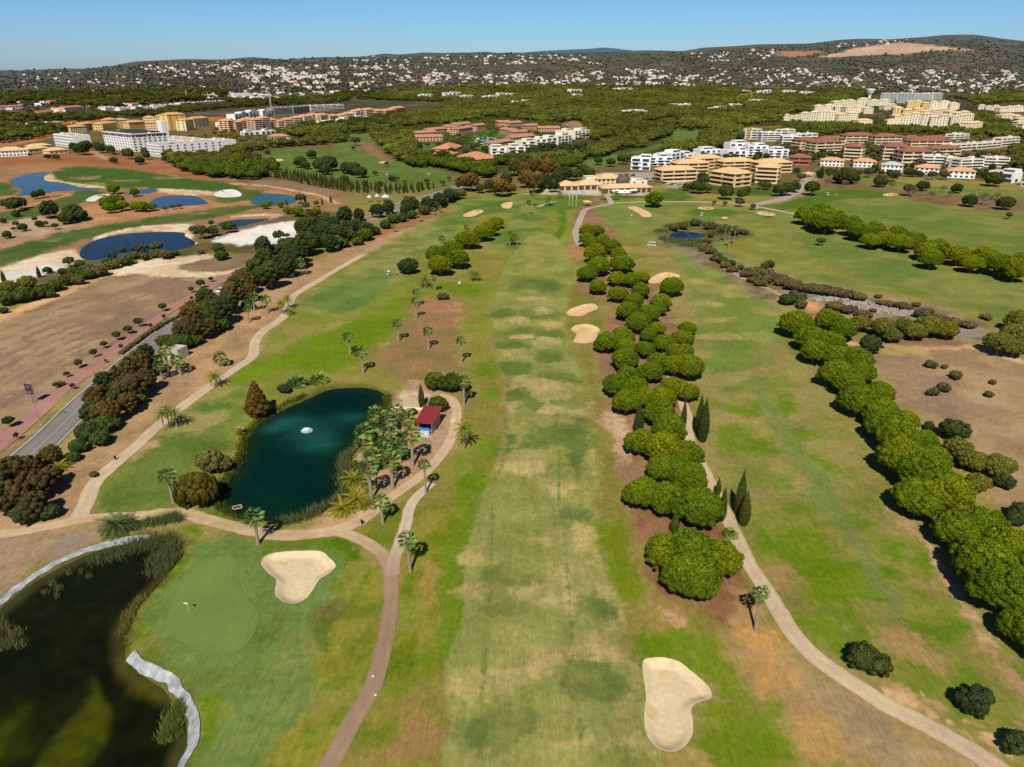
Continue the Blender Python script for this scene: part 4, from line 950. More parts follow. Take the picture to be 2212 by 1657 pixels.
def mk_bare():
    vs = []
    for i in range(2):
        rng = np.random.default_rng(70 + i)
        sp = [((0, 0, -.03), (0, 0, .35), .04, .03)]
        for k in range(14):
            a = rng.uniform(0, 6.28); L = rng.uniform(.2, .48); z0 = rng.uniform(.2, .4)
            sp.append(((0, 0, z0), (math.cos(a) * L, math.sin(a) * L, z0 + rng.uniform(.25, .6)), .016, .005))
        cl = wobble(dome(16, .5, .36, .62, .08, .14, rng, zlo=-.5, fill=False), rng, .2)
        V, Fc, C = foliage(cl, 900, .035, rng, core=.2)
        vs.append([('trunk', limb_mesh(sp, 5).mesh('trunk', bark_grey)), ('crown', mesh_np('crown', V, Fc, [L_GREY], col=C))])
    proto('bare', vs, .6)
mk_bare()
def mk_cyp(kind, m, nl, size, hw, ncl=26):
    vs = []
    for i in range(3):
        rng = np.random.default_rng(800 + i + len(kind)); cl = []
        for k in range(ncl):
            t = (k + .3) / ncl; z = .06 + t * (hw - .16)
            r = .5 * (math.sin(min(1, t * 2.2 + .35) * math.pi / 2) if t < .35 else max(.03, (1 - ((t - .35) / .65) ** 1.7)))
            a = k * 2.4; o_ = r * .14
            cl.append((math.cos(a) * o_, math.sin(a) * o_, z, r * .88, r * .88, hw / ncl * 2.4))
        cl.append((0, 0, hw - .2, .05, .05, .22))
        m1 = MB(); m1.tube((0, 0, -.05), (0, 0, hw * .3), .09, .06, 7)
        vs.append([('trunk', m1.mesh('trunk', bark_grey)), ('crown', crown('crown', cl, nl, size, rng, m, up=.6, asp=.4, zmin=-.6))])
    proto(kind, vs, hw * .5)
mk_cyp('cypress', L_CYP, 6500, .045, 4.6, 34); mk_cyp('cypress_far', L_CYP, 500, .16, 4.0, 10)
def mk_bald():
    rng = np.random.default_rng(5); cl = []
    for k in range(60):
        t = (k + .5) / 60; z = .1 + t * 1.05; r = .5 * (1 - t) ** .7 * (.6 + .4 * min(1, t * 6)); a = k * 2.4
        cl.append((math.cos(a) * r * .72, math.sin(a) * r * .72, z, max(.05, r * .36), max(.05, r * .36), .085))
    m1 = MB(); m1.tube((0, 0, -.05), (0, 0, 1.1), .04, .01, 7)
    proto('bald', [[('trunk', m1.mesh('trunk', bark_grey)), ('crown', crown('crown', cl, 6500, .035, rng, L_BALD, up=.8, asp=.3, tintv=.5))]], .55)
mk_bald()
def mk_willow():
    rng = np.random.default_rng(6); cl = dome(28, .42, .34, .5, .1, .16, rng, zlo=-.2); n0 = len(cl)
    for k in range(46):
        a = rng.uniform(0, 6.28); r = rng.uniform(.32, .5); cl.append((math.cos(a) * r, math.sin(a) * r, rng.uniform(.18, .46), .06, .06, rng.uniform(.14, .24)))
    m1 = MB(); m1.tube((0, 0, -.05), (.02, 0, .5), .05, .03, 7)
    proto('willow', [[('trunk', m1.mesh('trunk', bark_grey)), ('crown', crown('crown', cl, 6500, .03, rng, L_WILLOW, up=-.2, asp=.28, zmin=-1, tintv=.6))]], .42)
mk_willow()
# palms: width of the head = 1
def fan_leaf(V, Fc, C, o, d, L, rng, tint, nseg=7, spread=1.5, droop=.34):
    """a stalk and a round fan of pointed blades"""
    d = d / np.linalg.norm(d); side = np.cross(d, (0, 0, 1.)); side /= np.linalg.norm(side) + 1e-9; upv = np.cross(side, d)
    hub = o + d * L * .42
    i = len(V); V += [o + side * .008, o - side * .008, hub]; Fc.append((i, i + 1, i + 2)); C += [tint * .8] * 3
    for k in range(nseg):
        a = (k / (nseg - 1) - .5) * spread; w_ = spread / nseg * .5
        def dirn(t): return d * math.cos(t) + side * math.sin(t)
        tip = hub + dirn(a) * L * .58 * (1 - .12 * abs(a)) + np.array([0, 0, -droop * L * (.3 + .35 * abs(a))]) + upv * rng.uniform(-.02, .02)
        m0 = hub + dirn(a - w_) * L * .3 + upv * .018; m1 = hub + dirn(a + w_) * L * .3 - upv * .012
        i = len(V); V += [hub, m0, tip, m1]; Fc += [(i, i + 1, i + 2), (i, i + 2, i + 3)]
        t_ = tint * rng.uniform(.8, 1.2); C += [t_, t_, t_, t_]
def feather_leaf(V, Fc, C, o, az, el, L, rng, tint, nseg=9, wid=.13, curve=1.5):
    p = np.array(o, float); e = el; hx = np.array([math.cos(az), math.sin(az), 0]); side = np.array([-math.sin(az), math.cos(az), 0])
    for k in range(nseg):
        d = hx * math.cos(e) + np.array([0, 0, math.sin(e)]); q = p + d * L / nseg
        w_ = wid * math.sin(math.pi * min(.97, (k + .8) / (nseg + .3))) ** .6
        for s in (-1, 1):
            for j in range(2):
                b = p + (q - p) * (j * .5); b2 = p + (q - p) * (j * .5 + .42)
                t_ = tint * rng.uniform(.75, 1.25)
                i = len(V); V += [b, b2, b2 + side * s * w_ + d * w_ * .55 + np.array([0, 0, -w_ * .35])]; Fc.append((i, i + 1, i + 2)); C += [t_] * 3
        p = q; e -= curve / nseg
def palm(kind, fan, hw, nl, m, lean=.04, skirt=True, tr=.05, hc=None, nv=3, bulge=1.5):
    vs = []
    for i in range(nv):
        rng = np.random.default_rng(900 + i + sum(map(ord, kind))); V = []; Fc = []; C = []
        top = np.array([rng.uniform(-lean, lean), rng.uniform(-lean, lean), hw]) * 1.0
        for k in range(nl):
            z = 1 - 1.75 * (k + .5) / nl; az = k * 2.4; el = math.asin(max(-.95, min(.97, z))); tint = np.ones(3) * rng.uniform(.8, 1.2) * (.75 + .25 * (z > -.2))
            if fan: fan_leaf(V, Fc, C, top, np.array([math.cos(az) * math.cos(el), math.sin(az) * math.cos(el), math.sin(el)]), rng.uniform(.5, .66), rng, tint)
            else: feather_leaf(V, Fc, C, top, az, max(-.3, el * .9 + .25), rng.uniform(.66, .84), rng, tint)
        parts = []
        if hw > .25:
            m1 = MB(); z0 = 0; n = 7
            for k in range(n):
                a_ = np.array([0, 0, -.05]) + (top + np.array([0, 0, .05])) * (k / n) ** 1.0; b_ = np.array([0, 0, -.05]) + (top + np.array([0, 0, .05])) * ((k + 1) / n)
                r0 = tr * (bulge - (bulge - 1) * min(1, k / 2)); r1 = tr * (bulge - (bulge - 1) * min(1, (k + 1) / 2))
                m1.tube(a_, b_, r0, r1 * .97, 9, caps=False)
            parts.append(('trunk', m1.mesh('trunk', bark_palm)))
        parts.append(('fronds', mesh_np('fronds', np.array(V), np.array(Fc), [m], col=np.array(C))))
        if skirt:
            V = []; Fc = []; C = []
            for k in range(26):
                az = k * 2.4; fan_leaf(V, Fc, C, top - np.array([0, 0, .02 + .1 * (k % 3) / 3]), np.array([math.cos(az) * .42, math.sin(az) * .42, -.9]), rng.uniform(.22, .34), rng, np.ones(3) * rng.uniform(.7, 1.15), 4, 1.2)
            parts.append(('dead_skirt', mesh_np('dead_skirt', np.array(V), np.array(Fc), [L_SKIRT], col=np.array(C))))
        vs.append(parts)
    proto(kind, vs, hw if hc is None else hc)
palm('fan_palm', True, 1.75, 26, L_FAN, tr=.08, bulge=1.35)
palm('feather_palm', False, 1.05, 26, L_FEATH, skirt=False, tr=.045, lean=.12)
palm('tall_palm', True, 2.6, 30, L_FAN, tr=.06)
palm('dwarf_palm', True, .12, 60, L_FAN, skirt=False, hc=.12)
palm('date_palm', False, .14, 60, L_DWARF, skirt=False, hc=.14)
palm('yellow_palm', False, .12, 46, L_YUC, skirt=False, hc=.12)
def mk_plume():
    rng = np.random.default_rng(12); V = []; Fc = []; C = []
    for k in range(70):
        az = k * 2.4; feather_leaf(V, Fc, C, (0, 0, 0), az, rng.uniform(.7, 1.4), rng.uniform(.35, .55), rng, np.ones(3), 4, .03, 1.6)
    g1 = mesh_np('leaves', np.array(V), np.array(Fc), [L_YUC], col=np.array(C)); V = []; Fc = []; C = []
    for k in range(46):
        az = k * 2.4; el = rng.uniform(.9, 1.5); b = np.array([math.cos(az) * math.cos(el), math.sin(az) * math.cos(el), math.sin(el)]) * .35
        feather_leaf(V, Fc, C, b, az, el, .3, rng, np.ones(3), 4, .08, .5)
    proto('plume', [[('leaves', g1), ('plumes', mesh_np('plumes', np.array(V), np.array(Fc), [L_PLUME], col=np.array(C)))]], .35)
mk_plume()

TREES = []; _cnt = {}
NAMES = {'pine': 'umbrella_pine', 'pine_mid': 'umbrella_pine', 'pine_olive': 'umbrella_pine', 'pine_far': 'umbrella_pine', 'broad': 'broadleaf_tree', 'dark': 'dark_tree', 'brown': 'brown_tree',
         'olive': 'olive_tree', 'drybrush': 'shrub', 'lobed': 'bush', 'bush': 'bush', 'scrub': 'shrub', 'carob': 'carob_tree', 'autumn': 'autumn_tree', 'street': 'street_tree', 'redstreet': 'street_tree', 'rubber': 'dense_shrub', 'bare': 'bare_tree',
         'cypress': 'cypress_tree', 'cypress_far': 'cypress_tree', 'bald': 'conifer_tree', 'willow': 'willow_tree', 'fan_palm': 'fan_palm', 'feather_palm': 'feather_palm', 'tall_palm': 'tall_palm',
         'dwarf_palm': 'dwarf_palm', 'date_palm': 'date_palm', 'yellow_palm': 'yellow_palm', 'plume': 'pampas_grass'}
CATS = {'umbrella_pine': 'pine tree', 'bush': 'bush', 'shrub': 'shrub', 'dense_shrub': 'shrub', 'cypress_tree': 'cypress', 'pampas_grass': 'pampas grass', 'fan_palm': 'palm tree', 'feather_palm': 'palm tree', 'tall_palm': 'palm tree', 'dwarf_palm': 'palm', 'date_palm': 'palm', 'yellow_palm': 'palm'}
def put(kind, loc, width, desc, group, zs=None, rot=None, label=None):
    vs, hc = PROTO[kind]
    parts = vs[random.randrange(len(vs))]
    w_ = float(width)
    o = empty(NAMES[kind], loc, random.uniform(0, 6.28) if rot is None else rot)
    o.scale = (w_ * random.uniform(.94, 1.06), w_ * random.uniform(.94, 1.06), w_ * (zs or random.uniform(.92, 1.1)))
    for nm, me in parts: add(nm, me, o)
    o['category'] = CATS.get(NAMES[kind], 'tree'); o['group'] = group
    if label: o['label'] = label
    TREES.append((o, desc, label))
    return o
def by_crown(kind, t, v, desc, group, zs=1.0, wmin=0):
    """place trees by the centre and width of their crowns on a survey plate"""
    a = np.array(v, float).reshape(-1, 3)
    vs, hc = PROTO[kind]
    px = a[:, :2] * K(t) + np.array(OFF[t]); wpx = a[:, 2] * K(t)
    p = at(px); h = np.zeros(len(a))
    for _ in range(5):
        wd = wpx * depth_of(p) / F
        h = np.minimum(wd * hc * zs, 30); p = at(px, h)
    out = []
    for q, wq, hh in zip(p, wd, h):
        out.append(put(kind, (q[0], q[1], float(gz(q[0], q[1])[0])), max(wq, wmin), desc, group, zs * random.uniform(.95, 1.06)))
    return out
def by_base(kind, t, v, desc, group, label=None):
    """x, y of the foot, y of the head centre, head width"""
    a = np.array(v, float).reshape(-1, 5)
    out = []
    for bx, by, hx, hy, wd in a:
        b = at(PX(t, bx, by))[0]; hp = PX(t, hx, hy)[0]
        r_ = ray(hp); tt = math.hypot(b[0], b[1]) / math.hypot(r_[0], r_[1])
        H = CAM_H + r_[2] * tt - b[2]
        dep = depth_of(b + np.array([0, 0, H])); W = wd * K(t) * dep / F
        vs, hc = PROTO[kind]
        o = put(kind, (b[0], b[1], float(gz(b[0], b[1])[0])), W, desc, group, 1.0, label=label)
        if hc > .3: o.scale = (W, W, H / hc)
        # keep the head round on tall or short trunks
        if hc > .3:
            k = (H / hc) / W
            for c in o.children:
                if c.name.split('.')[0] in ('fronds', 'dead_skirt'):
                    c.scale = (1, 1, 1 / k); c.location = (0, 0, hc * (1 - 1 / k))
        out.append(o)
    return out
# ------------------------------------------------------------------ trees of the course
g_ = 'umbrella pines of the middle row'
d_ = 'bright green umbrella pine of the middle row'
by_crown('pine', 'B', [1585,1312,105, 1650,1312,100, 1590,1372,110, 1630,1400,120, 1690,1390,130, 1755,1415,120, 1640,1455,150, 1790,1468,110, 1665,1538,150, 1812,1522,150, 1585,1590,125], d_, g_)
by_crown('pine', 'E', [1660,10,150, 1812,0,140, 1780,95,125, 1870,105,115, 1942,88,100, 1655,146,125, 1790,195,130, 1930,170,130, 2130,148,150, 1890,238,135, 2060,242,150, 1845,298,150, 1990,318,145, 2050,290,110, 1920,380,160, 2035,412,120, 1815,462,165, 1720,495,170, 1985,455,120, 1690,520,120,
    1840,530,130, 1960,545,140, 2080,512,140, 1835,605,190, 2050,625,150, 2160,560,140, 2190,480,120, 1850,715,170, 1990,690,170, 1775,775,180, 1900,800,200, 2160,650,170, 1840,885,190, 1960,850,170, 2070,860,190, 2150,790,180, 2060,955,210, 2110,1055,250, 1930,1140,210, 2080,1175,250, 2080,1305,230, 2190,1340,230, 1950,1455,260, 2110,1500,270], d_, g_)
by_crown('pine', 'F', [50,412,115, 42,482,115, 35,560,120, 60,655,200, 55,825,150, 40,1215,220, 75,1370,240, 120,1550,330], d_, g_)
by_crown('pine', 'I', [-95,250,265, 80,250,340, 255,295,300, 70,400,370], 'large umbrella pine in the cluster right of the fairway', 'large pines beside the fairway')
g_ = 'umbrella pines of the right row'; d_ = 'bright green umbrella pine of the right row'
by_crown('pine', 'F', [755,378,215, 955,362,170, 850,470,210, 1050,420,170, 970,510,190, 870,560,190, 1010,590,200, 1130,600,210, 1010,690,230, 1170,690,180, 1090,765,190, 1150,865,250, 1290,825,180, 1300,950,240, 1330,1035,250, 1460,1000,160, 1400,1095,290, 1570,1130,190, 1440,1235,320, 1640,1240,220, 1570,1320,320, 1540,1480,330, 1750,1450,320, 1830,1640,240], d_, g_)
by_crown('pine', 'I', [1800,120,300, 1950,90,330, 1960,320,390, 2120,220,350, 2080,470,390, 2200,560,330, 2190,740,260, 2300,400,360, 2330,800,360], d_, g_)
by_crown('pine_olive', 'F', [1165,380,140, 1310,402,165, 1440,395,120, 1510,432,150, 1600,395,180, 1720,425,150, 1370,460,120], 'olive green umbrella pine beside the stony stream bank', 'olive pines behind the right row')
by_crown('pine_olive', 'F', [2060,505,190, 2160,450,200, 2190,370,180, 2150,540,150, 2240,500,180], 'olive green pine at the right edge of the dry field', 'olive pines at the dry field')
by_crown('pine_olive', 'F', [1795,1180,185, 1900,1265,180, 2050,1285,200, 1910,1405,175, 2120,1300,110], 'olive green pine behind the right row near the dry field', 'olive pines behind the right row')
by_crown('dark', 'F', [1222,522,130], 'dark grey green tree at the corner of the dry field', 'dark trees of the dry field')
by_crown('carob', 'F', [1770,1075,180, 2085,1405,120, 1600,1050,70], 'dark round bush in the dry field', 'bushes of the dry field')
by_crown('scrub', 'F', [1612,655,75, 1700,670,45, 1775,724,85, 1695,800,90, 1628,830,80, 2010,770,50, 1985,846,62], 'small rounded shrub standing in the dry brown field', 'shrubs of the dry field')
by_crown('carob', 'I', [2160,60,120, 2190,20,160], 'dark bush behind the right row of pines', 'bushes of the dry field')
by_crown('pine', 'C', [820,1205,160, 900,1195,160, 945,1245,190, 1005,1230,150, 870,1250,140, 1110,1280,150, 1165,1310,160, 1250,1315,150, 1230,1375,130, 1320,1365,140, 1400,1330,140, 1420,1385,150, 1510,1370,140, 1580,1440,150, 1660,1420,170, 1620,1490,160, 1790,1468,160, 1880,1520,150, 1960,1480,170, 2070,1520,190, 2160,1560,180, 2200,1500,150], 'umbrella pine of the far right diagonal row', 'umbrella pines of the far right row')
by_crown('pine', 'B', [1000,1262,95, 965,1292,125, 915,1325,130, 820,1365,150, 720,1428,145, 610,1470,140, 755,1492,150, 640,1532,160], 'round umbrella pine in the short row on the left fairway', 'umbrella pines on the left fairway')
by_crown('carob', 'B', [435,1545,135], 'dark broad tree left of the short pine row', 'single dark trees')
by_crown('pine_mid', 'B', [2020,1108,125], 'lone green tree with round shadow below the clubhouse', 'single trees near the clubhouse')
by_crown('lobed', 'I', [1205,955,235, 1895,1225,215, 2190,1500,200], 'dark round bush near the pale path at the bottom right', 'dark bushes by the bottom right path')
by_crown('rubber', 'E', [610,762,150, 720,770,150, 800,792,90], 'dense dark green shrub in the clump behind the shed', 'dense shrubs near the shed')
by_crown('rubber', 'E', [625,910,130], 'dense dark shrub between the cypress and the shed', 'dense shrubs near the shed')
by_crown('scrub', 'E', [660,218,72], 'rounded shrub at the edge of the brown palm ground', 'single shrubs')
by_crown('bald', 'D', [1645,890,195], 'feathery rust brown conifer at the pond edge', 'rust conifer', zs=1.0)
by_crown('willow', 'D', [1255,1445,270], 'drooping yellow green willow at the pond edge', 'willow')
by_crown('scrub', 'D', [1350,1270,200, 1440,1300,120], 'rounded grey green shrub at the left pond bank', 'pond bank shrubs')
by_crown('plume', 'D', [1536,1080,90], 'cream plumed pampas grass at the pond edge', 'pampas')
by_crown('carob', 'D', [1825,810,80], 'dark round shrub beside the pale palm clumps', 'pond bank shrubs')
by_crown('dwarf_palm', 'D', [1915,778,125, 2045,762,120], 'pale low fan palm clump at the far pond edge', 'pale low palms')
by_crown('date_palm', 'G', [748,112,190], 'large low dark palm beside the dark pond', 'low dark palm')
by_crown('yellow_palm', 'E', [90,1400,135, 100,1530,165, 20,1590,150, 160,1560,110], 'yellow green low palm at the right pond edge', 'yellow low palms')
by_crown('dwarf_palm', 'E', [215,1130,110, 260,1290,100, 300,1200,110, 380,1120,100, 250,1060,110, 410,1230,90, 190,1440,100], 'low fan palm under the grove between pond and shed', 'low palms of the grove')
by_crown('bush', 'E', [150,1150,110, 130,1330,100, 265,1150,100, 350,1310,80, 460,960,70, 90,1300,70], 'green undergrowth bush in the palm grove', 'undergrowth of the palm grove')
by_crown('yellow_palm', 'D', [380,1320,110], 'low yellow green palm under the brown roadside trees', 'yellow low palms')
by_crown('dwarf_palm', 'I', [320,165,100], 'grey green fan palm half hidden behind the large pine', 'pale low palms')
fp = 'pale fan palm'
by_base('fan_palm', 'D', [1115,1545,1065,1370,115], 'leaning pale fan palm beside the willow', 'fan palms')
by_base('fan_palm', 'D', [1090,725,1060,572,85, 1045,755,1030,655,90, 1160,725,1150,632,92], 'fan palm in the trio beside the flat roofed hut', 'fan palms by the hut')
by_base('fan_palm', 'D', [1430,672,1430,608,95], 'single squat fan palm between road and cart path', 'fan palms')
by_base('fan_palm', 'D', [1600,388,1585,298,62, 1635,315,1625,222,66, 1718,328,1705,236,70], 'fan palm on the orange verge of the cart path', 'fan palms on the verge')
by_base('feather_palm', 'D', [1815,335,1800,262,65, 1858,300,1855,232,66, 1870,335,1870,318,60], 'feathery palm at the bend of the left cart path', 'feather palms by the cart path')
by_base('feather_palm', 'D', [1388,805,1375,735,90], 'single feathery palm beside the left cart path', 'feather palms by the cart path')
by_base('feather_palm', 'D', [1055,1085,1030,975,80, 1085,1045,1072,945,85, 1138,1060,1122,965,90], 'feathery palm in the trio beside the left cart path', 'feather palms by the cart path')
by_base('fan_palm', 'A', [1935,1610,1930,1530,75, 1858,1625,1845,1592,70, 2170,1450,2165,1380,60], 'fan palm beside the dark roadside trees', 'fan palms')
by_base('fan_palm', 'G', [1657,225,1620,45,130], 'tall fan palm leaning over the track by the near green', 'fan palms')
by_base('fan_palm', 'E', [66,594,60,470,80, 150,712,142,575,85, 376,508,370,390,68, 571,556,565,440,72, 781,648,775,500,68, 497,292,490,187,52, 490,362,478,245,58, 612,186,610,105,48], 'fan palm standing on the brown palm ground', 'fan palms on the brown ground')
by_base('feather_palm', 'E', [550,158,545,112,80, 845,128,848,65,55, 882,125,880,78,48], 'feathery palm below the short pine row', 'feather palms on the fairway')
by_base('fan_palm', 'E', [796,917,790,752,95], 'tall fan palm beside the dense shrub clump', 'fan palms')
by_base('feather_palm', 'E', [797,1202,803,1062,115], 'bright green palm right of the shed path', 'feather palms by the path')
by_base('fan_palm', 'E', [553,1482,545,1295,85], 'fan palm in the crook where two paths meet', 'fan palms')
by_base('fan_palm', 'H', [275,92,262,-55,120], 'fan palm between the paths by the pond', 'fan palms')
by_base('fan_palm', 'H', [452,403,435,190,125], 'fan palm at the fork of the brown path', 'fan palms')
by_base('fan_palm', 'I', [483,776,525,540,115], 'leaning fan palm beside the pale path on the right', 'fan palms')
by_base('fan_palm', 'E', [235,1075,210,975,126,310,1110,290,1010,120,370,1060,352,955,114,430,1075,425,990,114,165,1200,150,1085,132,330,1180,320,1088,102,467,1310,440,1110,132,155,1290,142,1172,132,340,1260,328,1160,120,390,1290,382,1180,114,225,1370,212,1240,126,338,1452,322,1272,134,290,1330,270,1205,108,203,1532,182,1320,134], 'fan palm in the grove between pond and shed', 'fan palms of the grove')
by_base('tall_palm', 'B', [1215,1225,1212,1140,38, 1238,1170,1237,1090,38], 'tall thin palm in front of the far green', 'palms near the clubhouse')
by_base('feather_palm', 'B', [1335,1165,1335,1118,65, 1090,1425,1085,1340,65, 1136,1420,1136,1358,55, 1105,1410,1108,1375,45, 1690,1130,1690,1070,45, 1772,1130,1772,1090,45, 1415,1118,1412,1080,40], 'feathery palm on the far fairway', 'palms near the clubhouse')
by_base('fan_palm', 'B', [657,1410,655,1372,45, 815,1315,815,1296,36, 348,1335,345,1298,38, 508,1270,500,1222,38, 598,1225,590,1188,36, 640,1210,632,1178,34, 370,1250,368,1215,32, 330,1270,328,1228,36], 'small fan palm along the far left edge', 'palms along the far left edge')
by_base('tall_palm', 'C', [285,1402,295,1290,34, 310,1437,318,1305,36, 345,1422,355,1302,36], 'tall thin palm beside the reedy pond', 'tall palms by the reedy pond')
def cypress(t, v, desc, group):
    a = np.array(v, float).reshape(-1, 4)   # x, top y, foot y, width
    for x, y0, y1, wd in a:
        b = at(PX(t, x, y1))[0]; hp = PX(t, x, y0)[0]; r_ = ray(hp); tt = math.hypot(b[0], b[1]) / math.hypot(r_[0], r_[1])
        H = CAM_H + r_[2] * tt - b[2]; W = wd * K(t) * depth_of(b) / F
        o = put('cypress', (b[0], b[1], float(gz(b[0], b[1])[0])), W, desc, group); o.scale = (W, W, max(H, 1) / 4.6)
cypress('E', [525,775,932,46], 'slim dark cypress behind the red roofed shed', 'cypresses')
cypress('E', [1915,900,1100,72], 'broad dark cypress on the left edge of the middle row', 'cypresses of the middle row')
cypress('F', [15,875,1088,44, 115,842,1108,60, 142,868,1152,78, 375,1325,1620,74, 407,1460,1690,76, 240,1380,1500,40, 265,1440,1660,58], 'dark pointed cypress beside the path of the middle row', 'cypresses of the middle row')
cypress('H', [2145,20,150,60], 'short cypress tip behind the large pines', 'cypresses of the middle row')
cypress('A', [255,1545,1625,28, 30,1570,1660,30, 1962,1090,1150,16, 2070,1105,1160,14, 2125,1092,1145,16, 1842,1120,1160,14, 700,1430,1480,20, 735,1425,1480,20], 'slim cypress standing near the western lakes', 'cypresses by the western lakes')
cypress('C', [905,898,985,34, 1000,905,960,18], 'dark cypress beside the tan apartments', 'cypresses by the apartments')
def thin(v): return [q * .86 if i % 3 == 2 else q for i, q in enumerate(v)]
# roadside belt, bottom left to top
g_ = 'brown green trees of the roadside belt'
by_crown('brown', 'D', thin([60,1330,230, 190,1310,180, 60,1500,260, 215,1430,230, 320,1240,170, 330,1370,170, 210,1560,220, 620,870,200, 690,960,190, 800,720,190, 880,660,200, 840,800,200, 930,760,170, 760,830,180, 820,900,160, 1160,440,160, 1380,270,160, 1230,330,190, 1230,420,190, 1330,420,150, 1560,130,180, 1480,180,150, 1600,190,140]), 'tall brown green tree of the roadside belt', g_)
by_crown('dark', 'D', thin([660,760,150, 740,880,150, 930,580,140, 1000,660,120, 1320,240,170, 1290,330,170, 1510,150,160, 1640,50,170, 590,960,170, 1410,310,190, 1360,350,160, 1470,250,170, 1730,70,210, 1660,90,130, 1820,20,170, 1900,-40,170, -20,1420,200]), 'tall dark green tree of the roadside belt', 'dark trees of the roadside belt')
by_crown('dark', 'A', thin([1560,1620,150, 1700,1500,180, 1790,1540,140, 1860,1450,200, 1960,1400,180, 2030,1350,170, 2110,1400,130, 2170,1330,130, 1690,1420,140, 2000,1280,120, 2080,1270,130]), 'tall dark green tree of the roadside belt', 'dark trees of the roadside belt')
by_crown('bush', 'D', thin([560,1080,200, 660,1040,190, 500,1180,150, 640,1130,170, 720,1040,130, 1060,500,130, 840,890,150, 900,880,110, 1170,510,170, 1100,530,130, 1250,500,120, 150,1620,200, 300,1600,180, 1430,400,130, 1590,270,110, 470,1250,110]), 'low green bush under the roadside trees', 'bushes of the roadside belt')
by_crown('bush', 'A', thin([1420,1480,110, 1400,1420,70, 1690,1470,90, 1760,1440,100, 1840,1580,80]), 'green bush at the top of the roadside belt', 'bushes of the roadside belt')
by_crown('dark', 'B', [40,1310,100, 110,1290,100, 170,1310,90, 30,1220,110, 120,1220,80, 240,1190,90, 310,1170,90, 450,1160,110, 420,1190,80, 560,1150,90, 640,1125,90, 700,1100,80], 'dark tree along the road beyond the lakes', 'dark trees of the roadside belt')
by_crown('bush', 'B', [60,1350,110, 160,1350,110, 220,1320,90, 290,1280,90, 340,1250,80, 400,1240,80, 460,1220,80, 540,1190,90, 600,1160,80, 660,1130,80, 720,1100,90, 110,1390,80, 20,1400,90], 'green bush along the left rough', 'bushes along the left rough')
by_crown('scrub', 'B', [745,1085,100, 700,1070,70, 780,1080,60], 'pale reed clump beside the rough', 'bushes along the left rough')
by_crown('scrub', 'D', [600,1362,55, 390,780,50], 'small dry shrub beside the left cart path', 'single shrubs')
by_crown('street', 'D', [50,1015,78, 426,714,42, 500,645,58, 598,578,54, 665,522,48, 746,464,62, 820,425,58, 887,378,62, 1042,280,58, 1226,170,42, 1286,130,58, 1353,104,36, 355,785,44], 'small round street tree beside the red pavement', 'street trees along the red pavement')
by_crown('redstreet', 'D', [100,1108,40, 462,790,34, 775,540,32, 966,405,32, 1050,345,30, 1230,230,26, 1310,185,24, 676,630,22], 'thin reddish street tree between pavement and road', 'thin street trees along the kerb')
# scrub belt above the ploughed field
by_crown('pine_olive', 'D', [50,150,115, 170,120,115], 'olive green pine at the left edge above the field', 'pines above the field')
by_crown('bush', 'D', [40,230,130, 150,210,140, 260,190,120, 350,150,110, 440,110,110, 540,80,100, 20,310,60, 620,50,90, 480,60,90, 320,200,80], 'green bush in the belt above the ploughed field', 'bushes above the field')
by_crown('scrub', 'A', [560,1600,100, 640,1580,110, 720,1540,90, 800,1510,110, 870,1480,70, 1060,1475,90, 1000,1470,80, 690,1520,70, 930,1490,70, 500,1640,90, 1120,1465,60, 1290,1460,40], 'dry green shrub between field and blue lake', 'shrubs between field and lake')
by_crown('olive', 'A', [440,1515,75, 510,1530,70, 780,1420,55, 880,1415,75, 920,1405,60, 1000,1420,80, 570,1560,80], 'feathery grey green tree between field and blue lake', 'feathery trees between field and lake')
by_crown('bush', 'A', [305,1578,62, 400,1585,60, 1010,1465,60, 1400,1435,70], 'round green bush near the white flat', 'bushes above the field')
by_crown('pine_mid', 'A', [725,1046,85, 860,1070,68, 690,1135,110, 750,1120,100, 780,1150,90, 700,1165,90, 870,1160,80, 920,1162,80, 970,1162,70], 'round pine on the islet between the blue lakes', 'pines between the blue lakes')
by_crown('dark', 'A', [222,1092,50, 265,1082,52, 310,1182,110, 290,1200,70], 'dark tree left of the blue lakes', 'dark trees by the lakes')
by_crown('carob', 'A', [470,1205,130, 420,1240,100, 510,1220,100, 250,1278,55, 145,1302,62, 45,1348,60, 100,1212,55, 20,1258,42], 'dark rounded tree on the red earth works', 'dark trees by the lakes')
by_crown('olive', 'A', [100,1275,45, 350,1290,45, 290,1275,40, 220,1245,40, 85,1310,30], 'small grey tree on the dry ground left of the lakes', 'grey trees by the lakes')
by_crown('broad', 'A', [85,1150,95, 130,1140,80, 40,1145,70], 'broad green tree left of the lakes', 'green trees by the lakes')
by_crown('broad', 'A', [1365,1320,75, 1465,1295,80, 1500,1292,40], 'round green tree near the white silt flat', 'green trees by the lakes')
by_crown('olive', 'A', [1290,1320,95, 1355,1270,45, 1240,1310,60, 1110,1165,38, 1150,1160,38, 1785,1350,80, 1840,1350,40, 1060,1180,30], 'thin grey tree near the white silt flat', 'grey trees by the lakes')
by_crown('pine_mid', 'A', [1700,1155,58, 1730,1140,45, 1800,1150,50, 1845,1185,62, 1910,1190,85, 2030,1188,62, 2195,1195,45], 'round bright pine right of the green pond', 'pines right of the green pond')
by_crown('olive', 'A', [1925,1110,70, 2030,1145,45, 1960,1160,60, 2090,1220,60, 2150,1250,60], 'grey green tree right of the green pond', 'grey trees by the lakes')
by_crown('dark', 'A', [2000,1250,110, 2080,1320,120, 1940,1300,110, 2130,1280,100], 'dark tree at the end of the white silt flat', 'dark trees of the roadside belt')
